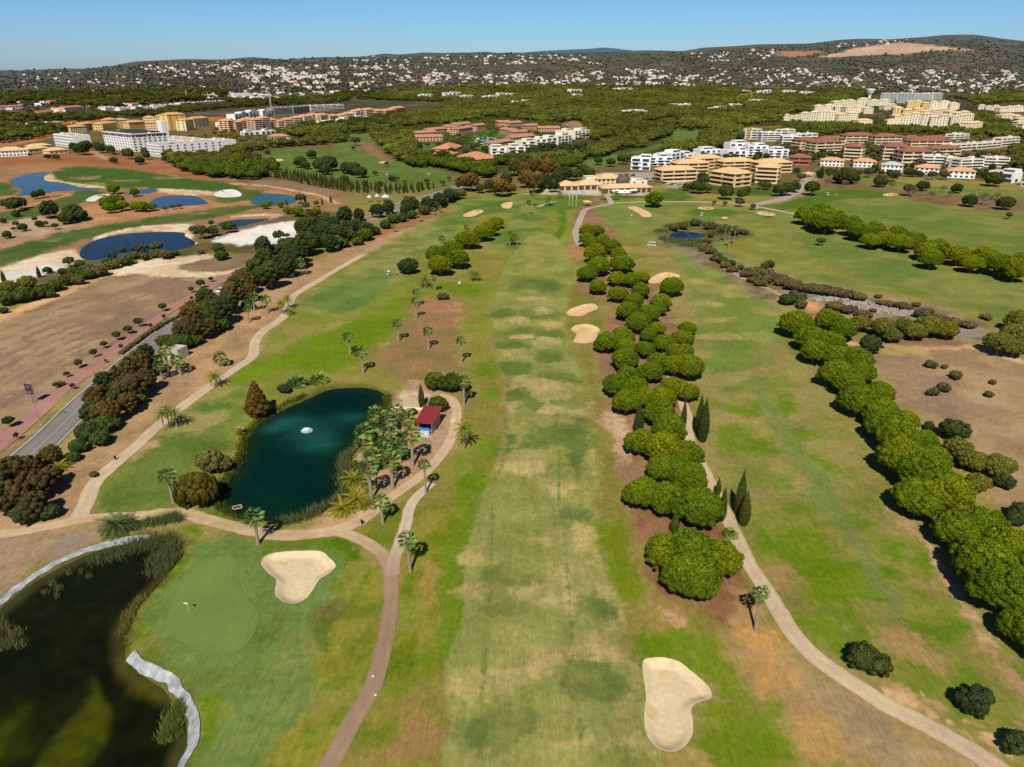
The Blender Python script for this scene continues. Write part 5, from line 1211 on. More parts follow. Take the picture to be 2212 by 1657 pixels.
by_crown('carob', 'A', [305,845,42, 362,850,45, 730,870,52, 895,870,66, 345,845,30], 'round tree standing on bare red earth', 'trees on the red earth')
by_crown('broad', 'A', [820,822,76, 1110,792,80, 1085,835,75, 1340,785,62, 1290,795,40, 1370,780,40, 1060,860,50, 930,810,50, 620,770,50, 660,790,60, 710,800,60], 'green tree in front of the white hotel', 'trees around the white hotel')
by_crown('dark', 'A', [470,780,50, 500,800,60, 530,790,80, 560,775,60, 640,790,60], 'dark conifer beside the white hotel drive', 'trees around the white hotel')
by_crown('carob', 'A', [1930,880,90, 1960,900,70, 2060,900,110, 2110,890,120, 2000,830,70, 2090,930,80, 1720,820,36], 'dark tree on the far left fairway', 'trees on the far left fairways')
by_crown('carob', 'B', [40,920,90, 90,925,100, 135,945,90, 30,990,60, 160,1020,50, 255,1022,42, 335,985,50], 'dark round tree on the fairway left of the resort', 'trees on the far left fairways')
by_crown('olive', 'B', [225,950,38, 415,1005,28, 555,1000,38, 100,740,60, 85,790,32, 300,890,34, 700,985,34, 505,1020,30, 365,985,34, 660,1010,40], 'small grey tree on the fairway left of the resort', 'trees on the far left fairways')
by_crown('autumn', 'B', [1120,905,110, 1180,930,110, 1250,900,130, 1330,915,120, 1390,930,80, 1200,985,110, 1250,1010,120, 840,1005,110, 790,1010,90, 1040,1040,110, 960,1030,80, 1100,1050,70], 'autumn brown tree left of the clubhouse', 'autumn trees by the clubhouse')
by_crown('dark', 'B', [1320,1000,90, 1400,990,100, 1450,950,90, 1370,1030,80, 1070,990,80, 1290,1030,60], 'tall dark tree left of the clubhouse', 'dark trees by the clubhouse')
by_crown('broad', 'B', [1560,930,80, 1600,950,80, 1520,960,80, 1660,870,55, 1740,880,60, 1820,860,70, 1870,850,60, 1000,1060,60, 900,1050,60], 'green tree behind the clubhouse', 'trees behind the clubhouse')
by_crown('broad', 'C', [115,1035,95, 300,1070,100, 395,1085,75, 850,1045,95, 640,1060,80, 690,1050,90, 740,1035,80, 430,1060,60, 460,1000,50, 180,1050,60, 40,1040,50, 560,1030,60], 'green tree around the tan apartments', 'trees around the tan apartments')
by_crown('carob', 'C', [1070,965,140, 1020,985,80, 1110,985,80, 1290,1005,90, 1780,1050,76, 1865,1130,95, 2090,1145,105, 2020,990,115, 1560,1035,80], 'dark round tree at the edge of the villas', 'trees between villas and fairway')
by_crown('olive', 'C', [1215,945,60, 1375,965,70, 1700,960,60, 1620,960,60, 1470,1050,80, 115,990,1, 470,1165,42, 385,1135,60, 290,1145,32, 220,1140,32, 905,1385,58, 2115,1222,45, 55,1225,32, 195,1250,26, 1150,920,50, 1440,950,60, 1540,940,50, 1900,950,60][:9*3] + [470,1165,42, 385,1135,60, 290,1145,32, 220,1140,32, 905,1385,58, 2115,1222,45], 'small grey tree on the right hand fairways', 'grey trees on the right fairways')
by_crown('bare', 'C', [950,1008,50, 1060,1020,55, 1620,1090,55, 1740,1085,36, 1695,1050,45, 1500,1065,70, 1960,1110,80, 1360,1030,40, 1880,1095,40, 2040,1100,50], 'bare branched tree on the brown ground', 'bare trees on the brown ground')
by_crown('bush', 'C', [545,1550,60, 575,1535,70, 680,1625,48, 270,1510,70, 330,1530,60, 200,1350,50], 'green bush along the reedy stream', 'bushes along the stream')
by_crown('drybrush', 'C', [200,1450,80, 240,1500,80, 290,1540,80, 340,1570,80, 420,1600,80, 470,1640,80, 150,1420,70, 520,1660,80], 'low dry brown shrub on the stream bank', 'shrubs along the stream')
by_crown('scrub', 'C', [20,1290,70, 100,1270,70, 190,1290,80, 280,1320,70, 350,1330,70, 410,1330,60, 440,1580,70, 490,1610,70, 240,1480,60, 180,1430,60, 180,1390,50, 150,1440,50, -40,1300,70, 390,1560,50, 310,1550,50], 'brownish shrub in the reeds of the stream', 'shrubs along the stream')
by_crown('bush', 'F', [690,240,105], 'bright round bush at the stream bank', 'bushes along the stream')
by_crown('drybrush', 'F', [560,70,110, 620,100,120, 680,120,120, 740,150,130, 800,160,120, 870,170,130, 940,180,130, 1010,190,120, 1080,205,110, 1150,220,100, 1010,280,120, 1080,300,110, 1180,330,110, 1560,330,120, 1660,360,120, 1750,380,110, 1850,400,100, 500,50,90], 'low dry brown shrub on the stream bank', 'shrubs along the stream')
by_crown('scrub', 'F', [770,230,100, 780,270,80, 730,200,70, 550,110,90, 640,130,70, 760,140,80, 830,170,90, 900,180,80, 470,60,80, 1060,200,60, 1120,220,50], 'brown green shrub at the stony stream bank', 'shrubs along the stream')
by_crown('drybrush', 'F', [1275,218,50, 1340,265,80, 1420,275,90, 1300,260,70, 1970,350,80, 1520,270,60, 1600,310,60, 1240,310,50, 930,310,50, 1480,290,50], 'dark low shrub among the stones of the stream', 'shrubs along the stream')
# ------------------------------------------------------------------ buildings
WALLS = {}
def wall(rgb): return mat('render_%d_%d_%d' % rgb, rgb, .9, .07, .35)
def roofm(rgb): return mat('tile_%d_%d_%d' % rgb, rgb, .9, .2, .9)
GLASS = mat('window_glass', (52, 58, 66), .12, .3, .6, spec=.5)
DARKREC = mat('shaded_recess', (70, 64, 60), .8, .25, .4)  # painted as the shade in archways and balconies, plus the dark roof deck
TERR = mat('terrace_floor', (196, 176, 154), .9, .1, .5)
_ub = MB(); _ub.box(-.5, .5, -.5, .5, -.5, .5)
UNIT = {}
def ubox(m):
    if m.name not in UNIT: UNIT[m.name] = _ub.mesh('slab', m)
    return UNIT[m.name]
def slab(name, m, parent, x0, x1, y0, y1, z0, z1):
    o = add(name, ubox(m), parent)
    o.location = ((x0 + x1) / 2, (y0 + y1) / 2, (z0 + z1) / 2); o.scale = (abs(x1 - x0), abs(y1 - y0), abs(z1 - z0))
    return o
BLD = []     # (x, y, radius) for clearing trees
def frame(t, x1, y1, x2, y2):
    a, b = at(PX(t, x1, y1, x2, y2))
    if b[0] < a[0]: a, b = b, a
    wdt = float(np.hypot(*(b - a)[:2])); yaw = math.atan2(b[1] - a[1], b[0] - a[0])
    return a, b, wdt, yaw
def sub_part(o, p):
    o.parent = p; o.matrix_parent_inverse = p.matrix_basis.inverted()
def hip(name, w_, d_, z, h, ov, m, parent, x0=0, y0=0, gable=False):
    x0 -= ov; y0 -= ov; x1 = x0 + w_ + 2 * ov; y1 = y0 + d_ + 2 * ov; W = x1 - x0; D = y1 - y0
    mb = MB(); r = min(W, D) / 2
    if W >= D: ra = (x0 + (0 if gable else r), (y0 + y1) / 2, z + h); rb = (x1 - (0 if gable else r), (y0 + y1) / 2, z + h)
    else: ra = ((x0 + x1) / 2, y0 + (0 if gable else r), z + h); rb = ((x0 + x1) / 2, y1 - (0 if gable else r), z + h)
    c = [(x0, y0, z), (x1, y0, z), (x1, y1, z), (x0, y1, z)]
    lo = [(p[0], p[1], z - .22) for p in c]
    if W >= D: fs = [[c[0], c[1], rb, ra], [c[1], c[2], rb], [c[2], c[3], ra, rb], [c[3], c[0], ra]]
    else: fs = [[c[0], c[1], ra], [c[1], c[2], rb, ra], [c[2], c[3], rb], [c[3], c[0], ra, rb]]
    for f in fs: mb.quad(f)
    for i in range(4): mb.quad([lo[i], lo[(i + 1) % 4], c[(i + 1) % 4], c[i]])
    mb.quad(lo[::-1])
    return mb.build(name, m, parent)
def building(label, cat, group, t, x1, y1, x2, y2, hpx, depth, wallc=(236, 230, 216), roof='flat', roofc=(190, 120, 80), win='grid', name='apartment_block', root=None, z0=0, wmax=36, chim=0, storey=3.1, hm=None, loggia=False):
    a, b, w_, yaw = frame(t, x1, y1, x2, y2)
    if root is None:
        m_ = (a + b) / 2
        root = empty(name, (a[0], a[1], float(gz0(a[0], a[1])) - .0), yaw); prop(root, label, cat, group)
        ox = oy = 0.0
    else:   # a further wing of the same building, in the frame of the root
        Mi = (Matrix.Translation(root.location) @ Matrix.Rotation(root.rotation_euler.z, 4, 'Z')).inverted()
        p = Mi @ Vector((a[0], a[1], 0)); ox, oy = p.x, p.y
        q = Mi @ Vector((b[0], b[1], 0))
    holder = root
    dep = depth_of((a + b) / 2)
    H = hm if hm else hpx * K(t) * dep / F / .96
    wm = wall(wallc); far = dep > 1250
    BLD.append(((a[0] + b[0]) / 2 - math.sin(yaw) * depth / 2, (a[1] + b[1]) / 2 + math.cos(yaw) * depth / 2, math.hypot(w_, depth) / 2))
    ns = max(1, round(H / storey)); sh = H / ns
    base = -1.5
    X0, X1, Y0, Y1 = ox, ox + w_, oy, oy + depth
    mb = MB()
    mb.box(X0, X1, Y0, Y1, base + z0, H + z0)
    if roof == 'flat':
        pw = .3
        for q in ((X0, X1, Y0, Y0 + pw), (X0, X1, Y1 - pw, Y1), (X0, X0 + pw, Y0 + pw, Y1 - pw), (X1 - pw, X1, Y0 + pw, Y1 - pw)): mb.box(*q, H + z0, H + z0 + .7)
    mb.build('wall', wm, holder)
    if roof == 'flat':
        rf_ = slab('roof', TERR if wallc[2] > 150 else roofm(roofc), holder, X0 + .3, X1 - .3, Y0 + .3, Y1 - .3, H + z0 + .01, H + z0 + .2)
        rr = random.Random(int(x1 * 7 + y1))
        if w_ > 12:
            k = max(1, int(w_ / 16)); mb = MB()
            for i in range(k):
                cx = X0 + w_ * (i + .3 + .4 * rr.random()) / k; cy = Y0 + depth * rr.uniform(.3, .7); s = rr.uniform(1.2, 2.4)
                mb.box(cx - s, cx + s, cy - s * .8, cy + s * .8, H + z0 + .2, H + z0 + rr.uniform(1.6, 2.7))
            sub_part(mb.build('stair_head', wm, holder), rf_)
    elif roof in ('hip', 'gable'):
        hh = min(w_, depth) * (.13 if chim > 3 else .19)
        rf_ = hip('roof', w_, depth, H + z0 + .22, hh, (.8 if not far else .45), roofm(roofc), holder, X0, Y0, roof == 'gable')
    rr = random.Random(int(x1 * 3 + y1 * 5))
    for i in range(chim):
        cx = X0 + w_ * (i + .5) / chim; cy = Y0 + depth * rr.uniform(.3, .7)
        ch_ = slab('chimney', wm, holder, cx - .6, cx + .6, cy - .5, cy + .5, H + z0, H + z0 + 2.6); sub_part(ch_, rf_)
    # which end wall can be seen from the camera side
    ux, uy = math.cos(yaw), math.sin(yaw); mid = (a + b) / 2
    side = 1 if (mid[0] * ux + mid[1] * uy) < 0 else -1      # +1: right end wall faces the camera
    def face(nx, length, place, zlo=0):
        for s in range(ns):
            for i in range(nx):
                c = (i + .5) / nx * length; ww = min(2.3, length / nx * .52); zz = z0 + s * sh
                place(c, ww, zz + sh * .28, zz + sh * .8)
    if loggia:
        zz = z0 + (ns - 1) * sh; k = int(w_ / 4.5)
        for i in range(k): slab('archway', DARKREC, holder, X0 + w_ * (i + .14) / k, X0 + w_ * (i + .86) / k, Y0 - .1, Y0 + .05, zz + .5, zz + sh * .92)
        k = int(depth / 4.5); xs = X1 if side > 0 else X0
        for i in range(k): slab('archway', DARKREC, holder, xs - .05, xs + .1, Y0 + depth * (i + .14) / k, Y0 + depth * (i + .86) / k, zz + .5, zz + sh * .92)
        slab('cornice', wm, holder, X0 - .9, X1 + .9, Y0 - .9, Y1 + .9, H + z0 + .72, H + z0 + 1.1); slab('roof_deck', DARKREC, holder, X0 + 5, X1 - 5, Y0 + 5, Y1 - 5, H + z0 + 1.12, H + z0 + 2.4)
    if win == 'grid':
        pitch = max(3.4, w_ * ns / wmax); nx = max(1, int(w_ / pitch))
        face(nx, w_, lambda c, ww, zl, zh: slab('window', GLASS, holder, X0 + c - ww / 2, X0 + c + ww / 2, Y0 - .06, Y0 + .05, zl, zh))
        ps = max(3.6, depth * ns / (wmax * .6)); nd = max(1, int(depth / ps)); xs = X1 if side > 0 else X0
        face(nd, depth, lambda c, ww, zl, zh: slab('window', GLASS, holder, xs - .05, xs + .06, Y0 + c - ww / 2, Y0 + c + ww / 2, zl, zh))
    elif win in ('balcony', 'terrace'):
        bays = max(1, min(5, int(w_ / 9)))
        for s in range(ns):
            zz = z0 + s * sh
            for i in range(bays):
                l = X0 + w_ * i / bays + w_ / bays * .08; r_ = X0 + w_ * (i + 1) / bays - w_ / bays * .08
                slab('window', DARKREC if win == 'balcony' else GLASS, holder, l, r_, Y0 - .05, Y0 + .06, zz + sh * .36, zz + sh * .88)  # balcony bays get the painted recess shade instead of glass
            bal = MB(); bal.box(X0 + w_ * .03, X1 - w_ * .03, Y0 - 1.5, Y0 - .07, zz + sh * -.02, zz + sh * .06); bal.box(X0 + w_ * .03, X1 - w_ * .03, Y0 - 1.5, Y0 - 1.35, zz + sh * .06, zz + sh * .36)
            if s or win == 'balcony': bal.build('balcony', wm, holder)
            xs = X1 if side > 0 else X0
            nb = max(1, min(3, int(depth / 9)))
            for i in range(nb):
                slab('window', DARKREC if win == 'balcony' else GLASS, holder, xs - .06, xs + .06, Y0 + depth * (i + .15) / nb, Y0 + depth * (i + .75) / nb, zz + sh * .36, zz + sh * .85)
            if s and win == 'balcony':
                xo = xs + side * 1.3
                bal = MB(); q0, q1 = sorted((xs + side * .07, xo)); bal.box(q0, q1, Y0 + depth * .08, Y1 - depth * .1, zz - .05, zz + .15); q0, q1 = sorted((xo - side * .14, xo)); bal.box(q0, q1, Y0 + depth * .08, Y1 - depth * .1, zz + .15, zz + 1.05); bal.build('balcony', wm, holder)
    elif win == 'modern':
        rr = random.Random(int(x1 + y2 * 3)); k = max(1, min(4, int(w_ / 7)))
        for s in range(ns):
            zz = z0 + s * sh
            for i in range(k):
                l = X0 + w_ * (i + rr.uniform(.08, .25)) / k; r_ = X0 + w_ * (i + rr.uniform(.6, .92)) / k
                slab('window', GLASS, holder, l, r_, Y0 - .06, Y0 + .05, zz + .3, zz + sh * .82)
            if s:
                bal = MB(); l = X0 + w_ * rr.uniform(0, .3); bal.box(l, l + w_ * .5, Y0 - 1.6, Y0 - .07, zz - .12, zz + .1); bal.build('balcony', wm, holder)
        xs = X1 if side > 0 else X0
        slab('window', GLASS, holder, xs - .06, xs + .06, Y0 + depth * .3, Y0 + depth * .6, z0 + .6, z0 + sh * .8)
        f = rr.uniform(.3, .6); l = X0 + (w_ * (1 - f)) * rr.random()
        mb = MB(); mb.box(l, l + w_ * f, Y0 + depth * .25, Y1 - .4, H + z0 + .2, H + z0 + 2.9); mb.build('penthouse', wm, holder)
        slab('window', GLASS, holder, l + .5, l + w_ * f - .5, Y0 + depth * .25 - .06, Y0 + depth * .25 + .05, H + z0 + .9, H + z0 + 2.3)
    elif win == 'arcade':
        k = max(2, int(w_ / 4.2))
        for i in range(k):
            c = X0 + w_ * (i + .5) / k; slab('archway', DARKREC, holder, c - w_ / k * .38, c + w_ / k * .38, Y0 - .06, Y0 + .05, z0 + .1, z0 + H * .78)
    elif win == 'few':
        k = max(1, min(4, int(w_ / 5)))
        for i in range(k):
            c = X0 + w_ * (i + .5) / k
            for s in range(min(ns, 2)): slab('window', GLASS, holder, c - .8, c + .8, Y0 - .06, Y0 + .05, z0 + s * sh + .9, z0 + s * sh + 2.2)
    return root
ORD = ['first', 'second', 'third', 'fourth', 'fifth', 'sixth', 'seventh', 'eighth', 'ninth', 'tenth', 'eleventh', 'twelfth', 'thirteenth', 'fourteenth', 'fifteenth', 'sixteenth', 'seventeenth', 'eighteenth', 'nineteenth', 'twentieth']
def row(desc, where, cat, group, t, rows, **kw):
    rows = sorted(rows, key=lambda r: r[0]); out = []
    for i, r in enumerate(rows):
        k = dict(kw)
        if len(r) > 6: k.update(r[6])
        lab = ('%s, %s from the left %s' % (desc, ORD[i], where)) if len(rows) > 1 else '%s %s' % (desc, where)
        if 'label' in k: lab = k.pop('label')
        sg = k.pop('seg', 1)
        if sg == 1: out.append(building(lab, cat, group, t, *r[:6], **k)); continue
        rt = None; x1, y1, x2, y2, hp, dpt = r[:6]; k['wmax'] = max(8, k.get('wmax', 36) // sg); rj = random.Random(int(x1))
        for q in range(sg):
            fa, fb = q / sg + .004, (q + 1) / sg - .004; sy = (0, 2.2, .9)[(q + i) % 3]
            rt = building(lab if not q else None, cat, group, t, x1 + (x2 - x1) * fa, y1 + (y2 - y1) * fa + sy, x1 + (x2 - x1) * fb, y1 + (y2 - y1) * fb + sy, hp * (1, .8, .92)[(q + i) % 3], dpt, root=rt, **k) if q else building(lab, cat, group, t, x1 + (x2 - x1) * fa, y1 + (y2 - y1) * fa + sy, x1 + (x2 - x1) * fb, y1 + (y2 - y1) * fb + sy, hp * (1, .8, .92)[(q + i) % 3], dpt, **k)
        out.append(rt)
    return out
WHITE = (234, 230, 222); CREAM = (240, 226, 194); YEL = (238, 212, 158); ORNG = (232, 194, 150); PINK = (228, 188, 168); TANW = (222, 192, 146); TERRA = (206, 156, 126)
# white hotel on the left
ho = building('large white hotel with colonnaded top floor, palms and arched windows', 'hotel', None, 'A', 680, 795, 862, 818, 95, 42, WHITE, 'flat', win='grid', name='hotel', wmax=70, loggia=True)
building(None, None, None, 'A', 950, 842, 1062, 850, 68, 75, WHITE, 'flat', win='grid', root=ho, wmax=60)
building(None, None, None, 'A', 985, 772, 1330, 745, 42, 28, WHITE, 'flat', win='grid', root=ho, wmax=40)
building(None, None, None, 'A', 1300, 790, 1422, 772, 46, 22, WHITE, 'flat', win='few', root=ho)
building(None, None, None, 'A', 357, 778, 655, 758, 66, 20, WHITE, 'flat', win='grid', root=ho, wmax=60)
building(None, None, None, 'A', 1020, 716, 1072, 712, 85, 9, WHITE, 'flat', win='few', root=ho)
building('low white building under the long hip roof at the far left', 'building', None, 'A', -10, 852, 180, 842, 34, 18, WHITE, 'hip', (226, 188, 136), 'grid', name='clubroom')
row('low tan roofed pavilion', 'beside the hotel drive', 'building', 'tan roofed pavilions', 'A', [(185, 826, 320, 814, 22, 14), (320, 836, 440, 826, 22, 14), (200, 800, 330, 790, 16, 12)], wallc=(214, 190, 150), roof='hip', roofc=(226, 188, 136), win='few', name='pavilion')
building('villa with pink tiled hip roof right of the hotel', 'villa', None, 'A', 1745, 758, 1862, 752, 34, 14, (236, 220, 200), 'hip', (206, 140, 108), 'grid', name='villa')
building('long low white wall building behind the tan pavilions', 'building', None, 'A', 180, 662, 400, 642, 16, 14, (226, 220, 208), 'flat', win='none', name='warehouse')
row('yellow and orange apartment block', 'behind the white hotel', 'apartments', 'yellow apartments behind the hotel', 'A',
    [(458, 697, 560, 690, 34, 14), (545, 682, 612, 674, 38, 14), (600, 680, 692, 668, 36, 16, dict(wallc=(236, 200, 124))), (690, 668, 762, 664, 50, 16, dict(wallc=ORNG)), (760, 664, 836, 660, 44, 16), (835, 668, 938, 660, 34, 16, dict(wallc=(240, 196, 112))), (925, 650, 1006, 648, 46, 16), (940, 692, 1022, 690, 54, 12, dict(wallc=ORNG)), (1004, 640, 1092, 638, 46, 16, dict(wallc=ORNG)), (1088, 680, 1204, 672, 88, 18, dict(wallc=(240, 200, 116))), (1200, 682, 1252, 674, 60, 16), (1252, 662, 1345, 652, 50, 16)],
    wallc=YEL, roof='hip', roofc=(214, 164, 112), win='grid', wmax=24)
row('salmon and orange apartment block', 'of the long terraced row', 'apartments', 'orange apartments right of the hotel', 'A',
    [(1470, 682, 1562, 672, 56, 18), (1560, 668, 1642, 662, 58, 18, dict(wallc=(236, 184, 116))), (1640, 680, 1742, 672, 66, 18, dict(wallc=PINK)), (1745, 670, 1832, 664, 52, 18, dict(wallc=(238, 206, 170))), (1832, 658, 1952, 652, 54, 18, dict(wallc=PINK)), (1955, 640, 2062, 630, 48, 18, dict(wallc=(240, 222, 196))), (2062, 634, 2182, 620, 44, 18), (2186, 622, 2270, 616, 44, 18, dict(wallc=(238, 204, 150))), (2285, 604, 2350, 598, 46, 18, dict(wallc=(240, 224, 200))), (2354, 600, 2480, 590, 46, 18, dict(wallc=PINK)), (2478, 592, 2605, 576, 44, 18, dict(wallc=(226, 150, 116)))],
    wallc=ORNG, roof='hip', roofc=(214, 160, 118), win='balcony', seg=2)
row('white two storey house', 'below the salmon apartments', 'house', 'white houses below the salmon apartments', 'A',
    [(1415, 660, 1502, 655, 26, 14), (1570, 712, 1670, 706, 18, 12), (1680, 706, 1770, 700, 18, 12), (2190, 632, 2260, 626, 22, 12), (2262, 628, 2370, 616, 22, 12), (2060, 650, 2170, 640, 18, 12)], wallc=WHITE, win='modern', name='house')
row('bright white terrace block', 'behind the orange apartments', 'house', 'white blocks behind the orange apartments', 'A', [(1512, 612, 1602, 600, 30, 18), (1605, 600, 1690, 592, 34, 18), (1690, 594, 1762, 588, 34, 18)], wallc=WHITE, win='modern', name='terrace_block')
row('grey unfinished concrete block', 'behind the orange apartments', 'apartments', 'unfinished blocks', 'A', [(1760, 580, 1880, 572, 38, 20), (1885, 572, 1990, 562, 36, 20), (1995, 558, 2209, 545, 32, 20, dict(wallc=(228, 220, 208)))], wallc=(176, 170, 164), win='balcony')
row('white row house', 'in the scrub above the yellow apartments', 'house', 'white row houses far left', 'A', [(680, 556, 762, 550, 18, 14), (770, 556, 868, 550, 20, 14), (872, 552, 980, 545, 18, 14), (985, 538, 1156, 528, 18, 14), (1160, 524, 1245, 516, 18, 14), (1250, 522, 1450, 500, 18, 14), (1500, 465, 1610, 458, 20, 16), (1620, 485, 1790, 474, 16, 16), (1255, 470, 1400, 462, 14, 16)], wallc=WHITE, win='few', name='row_house')
row('house with terracotta hip roof', 'in the far left trees', 'house', 'red roofed houses far left', 'A', [(365, 562, 492, 550, 22, 20), (200, 590, 300, 577, 20, 16), (300, 592, 382, 580, 16, 14), (0, 548, 150, 540, 18, 14, dict(wallc=WHITE)), (610, 482, 732, 470, 14, 16), (560, 520, 620, 515, 14, 14), (850, 525, 910, 520, 14, 14), (320, 510, 400, 504, 14, 14)], wallc=(232, 206, 186), roof='hip', roofc=(206, 122, 80), win='few', name='house')
# terracotta resort and white villas in the centre
row('terracotta resort house with tiled roof', 'of the resort', 'house', 'terracotta resort houses', 'B',
    [(490, 752, 660, 748, 26, 14), (500, 722, 622, 714, 22, 14), (580, 702, 682, 692, 22, 14), (690, 676, 742, 672, 20, 12), (740, 692, 802, 668, 30, 16), (762, 708, 850, 694, 32, 14), (880, 690, 936, 682, 36, 14), (745, 662, 840, 656, 20, 14), (1015, 656, 1092, 654, 26, 14), (1094, 660, 1172, 654, 24, 14), (1198, 684, 1272, 680, 30, 14), (1275, 690, 1412, 688, 22, 14), (1025, 702, 1112, 714, 28, 14), (1112, 768, 1255, 752, 36, 14), (985, 798, 1110, 778, 30, 14), (1118, 716, 1205, 710, 22, 14)],
    wallc=TERRA, roof='gable', roofc=(190, 136, 106), win='grid', name='resort_house', wmax=16)
row('broad terracotta tiled roof building', 'in front of the resort', 'building', 'broad roofs of the resort', 'B', [(590, 812, 732, 814, 12, 46), (740, 866, 872, 886, 16, 30), (600, 848, 728, 852, 18, 14)], wallc=(206, 144, 110), roof='hip', roofc=(204, 138, 100), win='few', name='resort_hall')
row('white cubic villa with dark window bays', 'of the staggered row', 'villa', 'white cubic villas by the resort', 'B',
    [(968, 852, 1072, 850, 54, 14), (1080, 842, 1190, 838, 50, 14), (1166, 806, 1256, 800, 48, 14), (1262, 790, 1325, 786, 46, 14), (1328, 786, 1392, 780, 50, 14), (1400, 772, 1486, 762, 48, 14), (1422, 735, 1502, 730, 44, 14), (1508, 738, 1600, 730, 48, 14)], wallc=(240, 230, 206), win='modern', name='villa')
row('white flat roofed villa', 'in the pine forest', 'villa', 'white villas in the forest', 'B', [(520, 474, 598, 468, 20, 16), (672, 466, 776, 460, 24, 18), (780, 474, 862, 468, 14, 16), (932, 476, 1028, 470, 14, 16), (1020, 462, 1120, 456, 16, 18), (1482, 440, 1566, 434, 18, 18), (1512, 464, 1560, 458, 12, 14), (1762, 424, 1888, 418, 12, 20), (1800, 576, 1978, 574, 18, 18), (2145, 532, 2209, 526, 14, 16), (1115, 508, 1160, 504, 10, 12), (1175, 500, 1250, 496, 10, 14)], wallc=WHITE, win='modern', name='forest_villa')
row('white flat roofed villa', 'in the right hand pine forest', 'villa', 'white villas in the forest', 'C', [(515, 448, 600, 442, 20, 18), (668, 442, 756, 438, 14, 18), (790, 452, 868, 446, 16, 18), (445, 500, 570, 494, 12, 16), (210, 552, 300, 544, 14, 16), (335, 532, 400, 524, 14, 14), (0, 530, 80, 524, 14, 16), (420, 440, 462, 434, 12, 14)], wallc=WHITE, win='modern', name='forest_villa')
# clubhouse
cl = building('low sand coloured clubhouse with tan tiled roofs and a dark dome', 'clubhouse', None, 'B', 1402, 1066, 1530, 1062, 26, 16, (216, 184, 142), 'hip', (222, 188, 140), 'arcade', name='clubhouse', hm=3.4)
building(None, None, None, 'B', 1530, 1062, 1690, 1072, 26, 16, (216, 184, 142), 'hip', (224, 190, 144), 'arcade', root=cl, hm=3.6)
building(None, None, None, 'B', 1690, 1086, 2004, 1080, 26, 12, (206, 170, 130), 'hip', (224, 188, 140), 'arcade', root=cl, hm=3.8)
building(None, None, None, 'B', 1650, 1038, 1822, 1034, 26, 16, (222, 196, 160), 'hip', (220, 184, 134), 'grid', root=cl, hm=5.5)
building(None, None, None, 'B', 1580, 1034, 1640, 1030, 26, 10, (236, 222, 200), 'flat', win='few', root=cl, hm=6)
building(None, None, None, 'B', 1862, 1050, 1972, 1048, 26, 14, (236, 222, 206), 'flat', win='few', root=cl, hm=5)
Mi = (Matrix.Translation(cl.location) @ Matrix.Rotation(cl.rotation_euler.z, 4, 'Z')).inverted()
dp = at(PX('B', 1826, 1052))[0]; dl = Mi @ Vector((dp[0], dp[1] + 8, 0))
mb = MB(); mb.lathe([(5.6, 3), (5.6, 5.6), (5.1, 7.0), (4.0, 8.2), (2.2, 9.0), (.05, 9.3)], 24, c=(dl.x, dl.y, 0)); mb.build('dome', mat('dome_slate', (104, 86, 80), .7, .15, .5), cl)
row('bright white modern villa', 'right of the clubhouse car park', 'villa', 'white villas above the car park', 'B', [(1866, 932, 1990, 936, 70, 12), (1992, 908, 2132, 906, 50, 14), (2098, 890, 2209, 874, 50, 14)], wallc=(240, 240, 238), win='modern', name='villa')
# tan apartments right of the clubhouse
row('tan apartment block with stacked curved balconies', 'of the tan group', 'apartments', 'tan apartments beside the clubhouse', 'C',
    [(-118, 1012, 104, 1004, 66, 16), (-20, 960, 182, 954, 60, 16), (90, 925, 275, 918, 56, 16), (186, 1022, 345, 1046, 76, 20), (276, 945, 480, 938, 56, 16), (476, 1014, 622, 1022, 92, 22), (505, 955, 715, 948, 58, 16)],
    wallc=(226, 196, 146), roof='hip', roofc=(226, 186, 134), win='balcony', chim=3)
row('white modern apartment house', 'behind the tan apartments', 'apartments', 'white blocks behind the tan apartments', 'C',
    [(0, 872, 122, 862, 30, 14), (128, 848, 268, 842, 36, 14), (302, 858, 430, 852, 40, 14), (318, 838, 442, 834, 66, 14), (432, 850, 560, 848, 62, 14), (562, 858, 696, 856, 46, 14)], wallc=(240, 240, 240), win='modern')
row('white terraced house with flat roof', 'left of the brown roofed blocks', 'house', 'white terraces left of the brown roofs', 'C',
    [(456, 738, 520, 734, 56, 12), (522, 750, 642, 748, 50, 12), (646, 742, 732, 738, 58, 12), (655, 768, 775, 768, 44, 12), (735, 744, 882, 738, 34, 12)], wallc=(238, 232, 222), win='terrace', name='terrace_house')
row('apartment block with brown hip roof', 'of the brown roofed group', 'apartments', 'brown roofed apartments', 'C',
    [(772, 800, 882, 796, 50, 18), (870, 832, 1032, 826, 66, 20), (902, 772, 1060, 770, 34, 16), (1062, 762, 1240, 760, 44, 18), (1250, 772, 1420, 770, 46, 18), (1045, 866, 1160, 872, 76, 20), (1300, 868, 1472, 872, 78, 20), (1424, 888, 1612, 888, 66, 20), (1478, 802, 1732, 800, 48, 18), (1612, 838, 1802, 832, 34, 18), (1444, 764, 1560, 762, 30, 16), (1564, 772, 1724, 766, 34, 16)],
    wallc=(226, 204, 168), roof='hip', roofc=(150, 100, 76), win='balcony', chim=2)
building('dark red two storey house beside the tan apartments', 'house', None, 'C', 692, 900, 832, 906, 44, 16, (176, 108, 92), 'hip', (160, 96, 76), 'balcony', name='house')
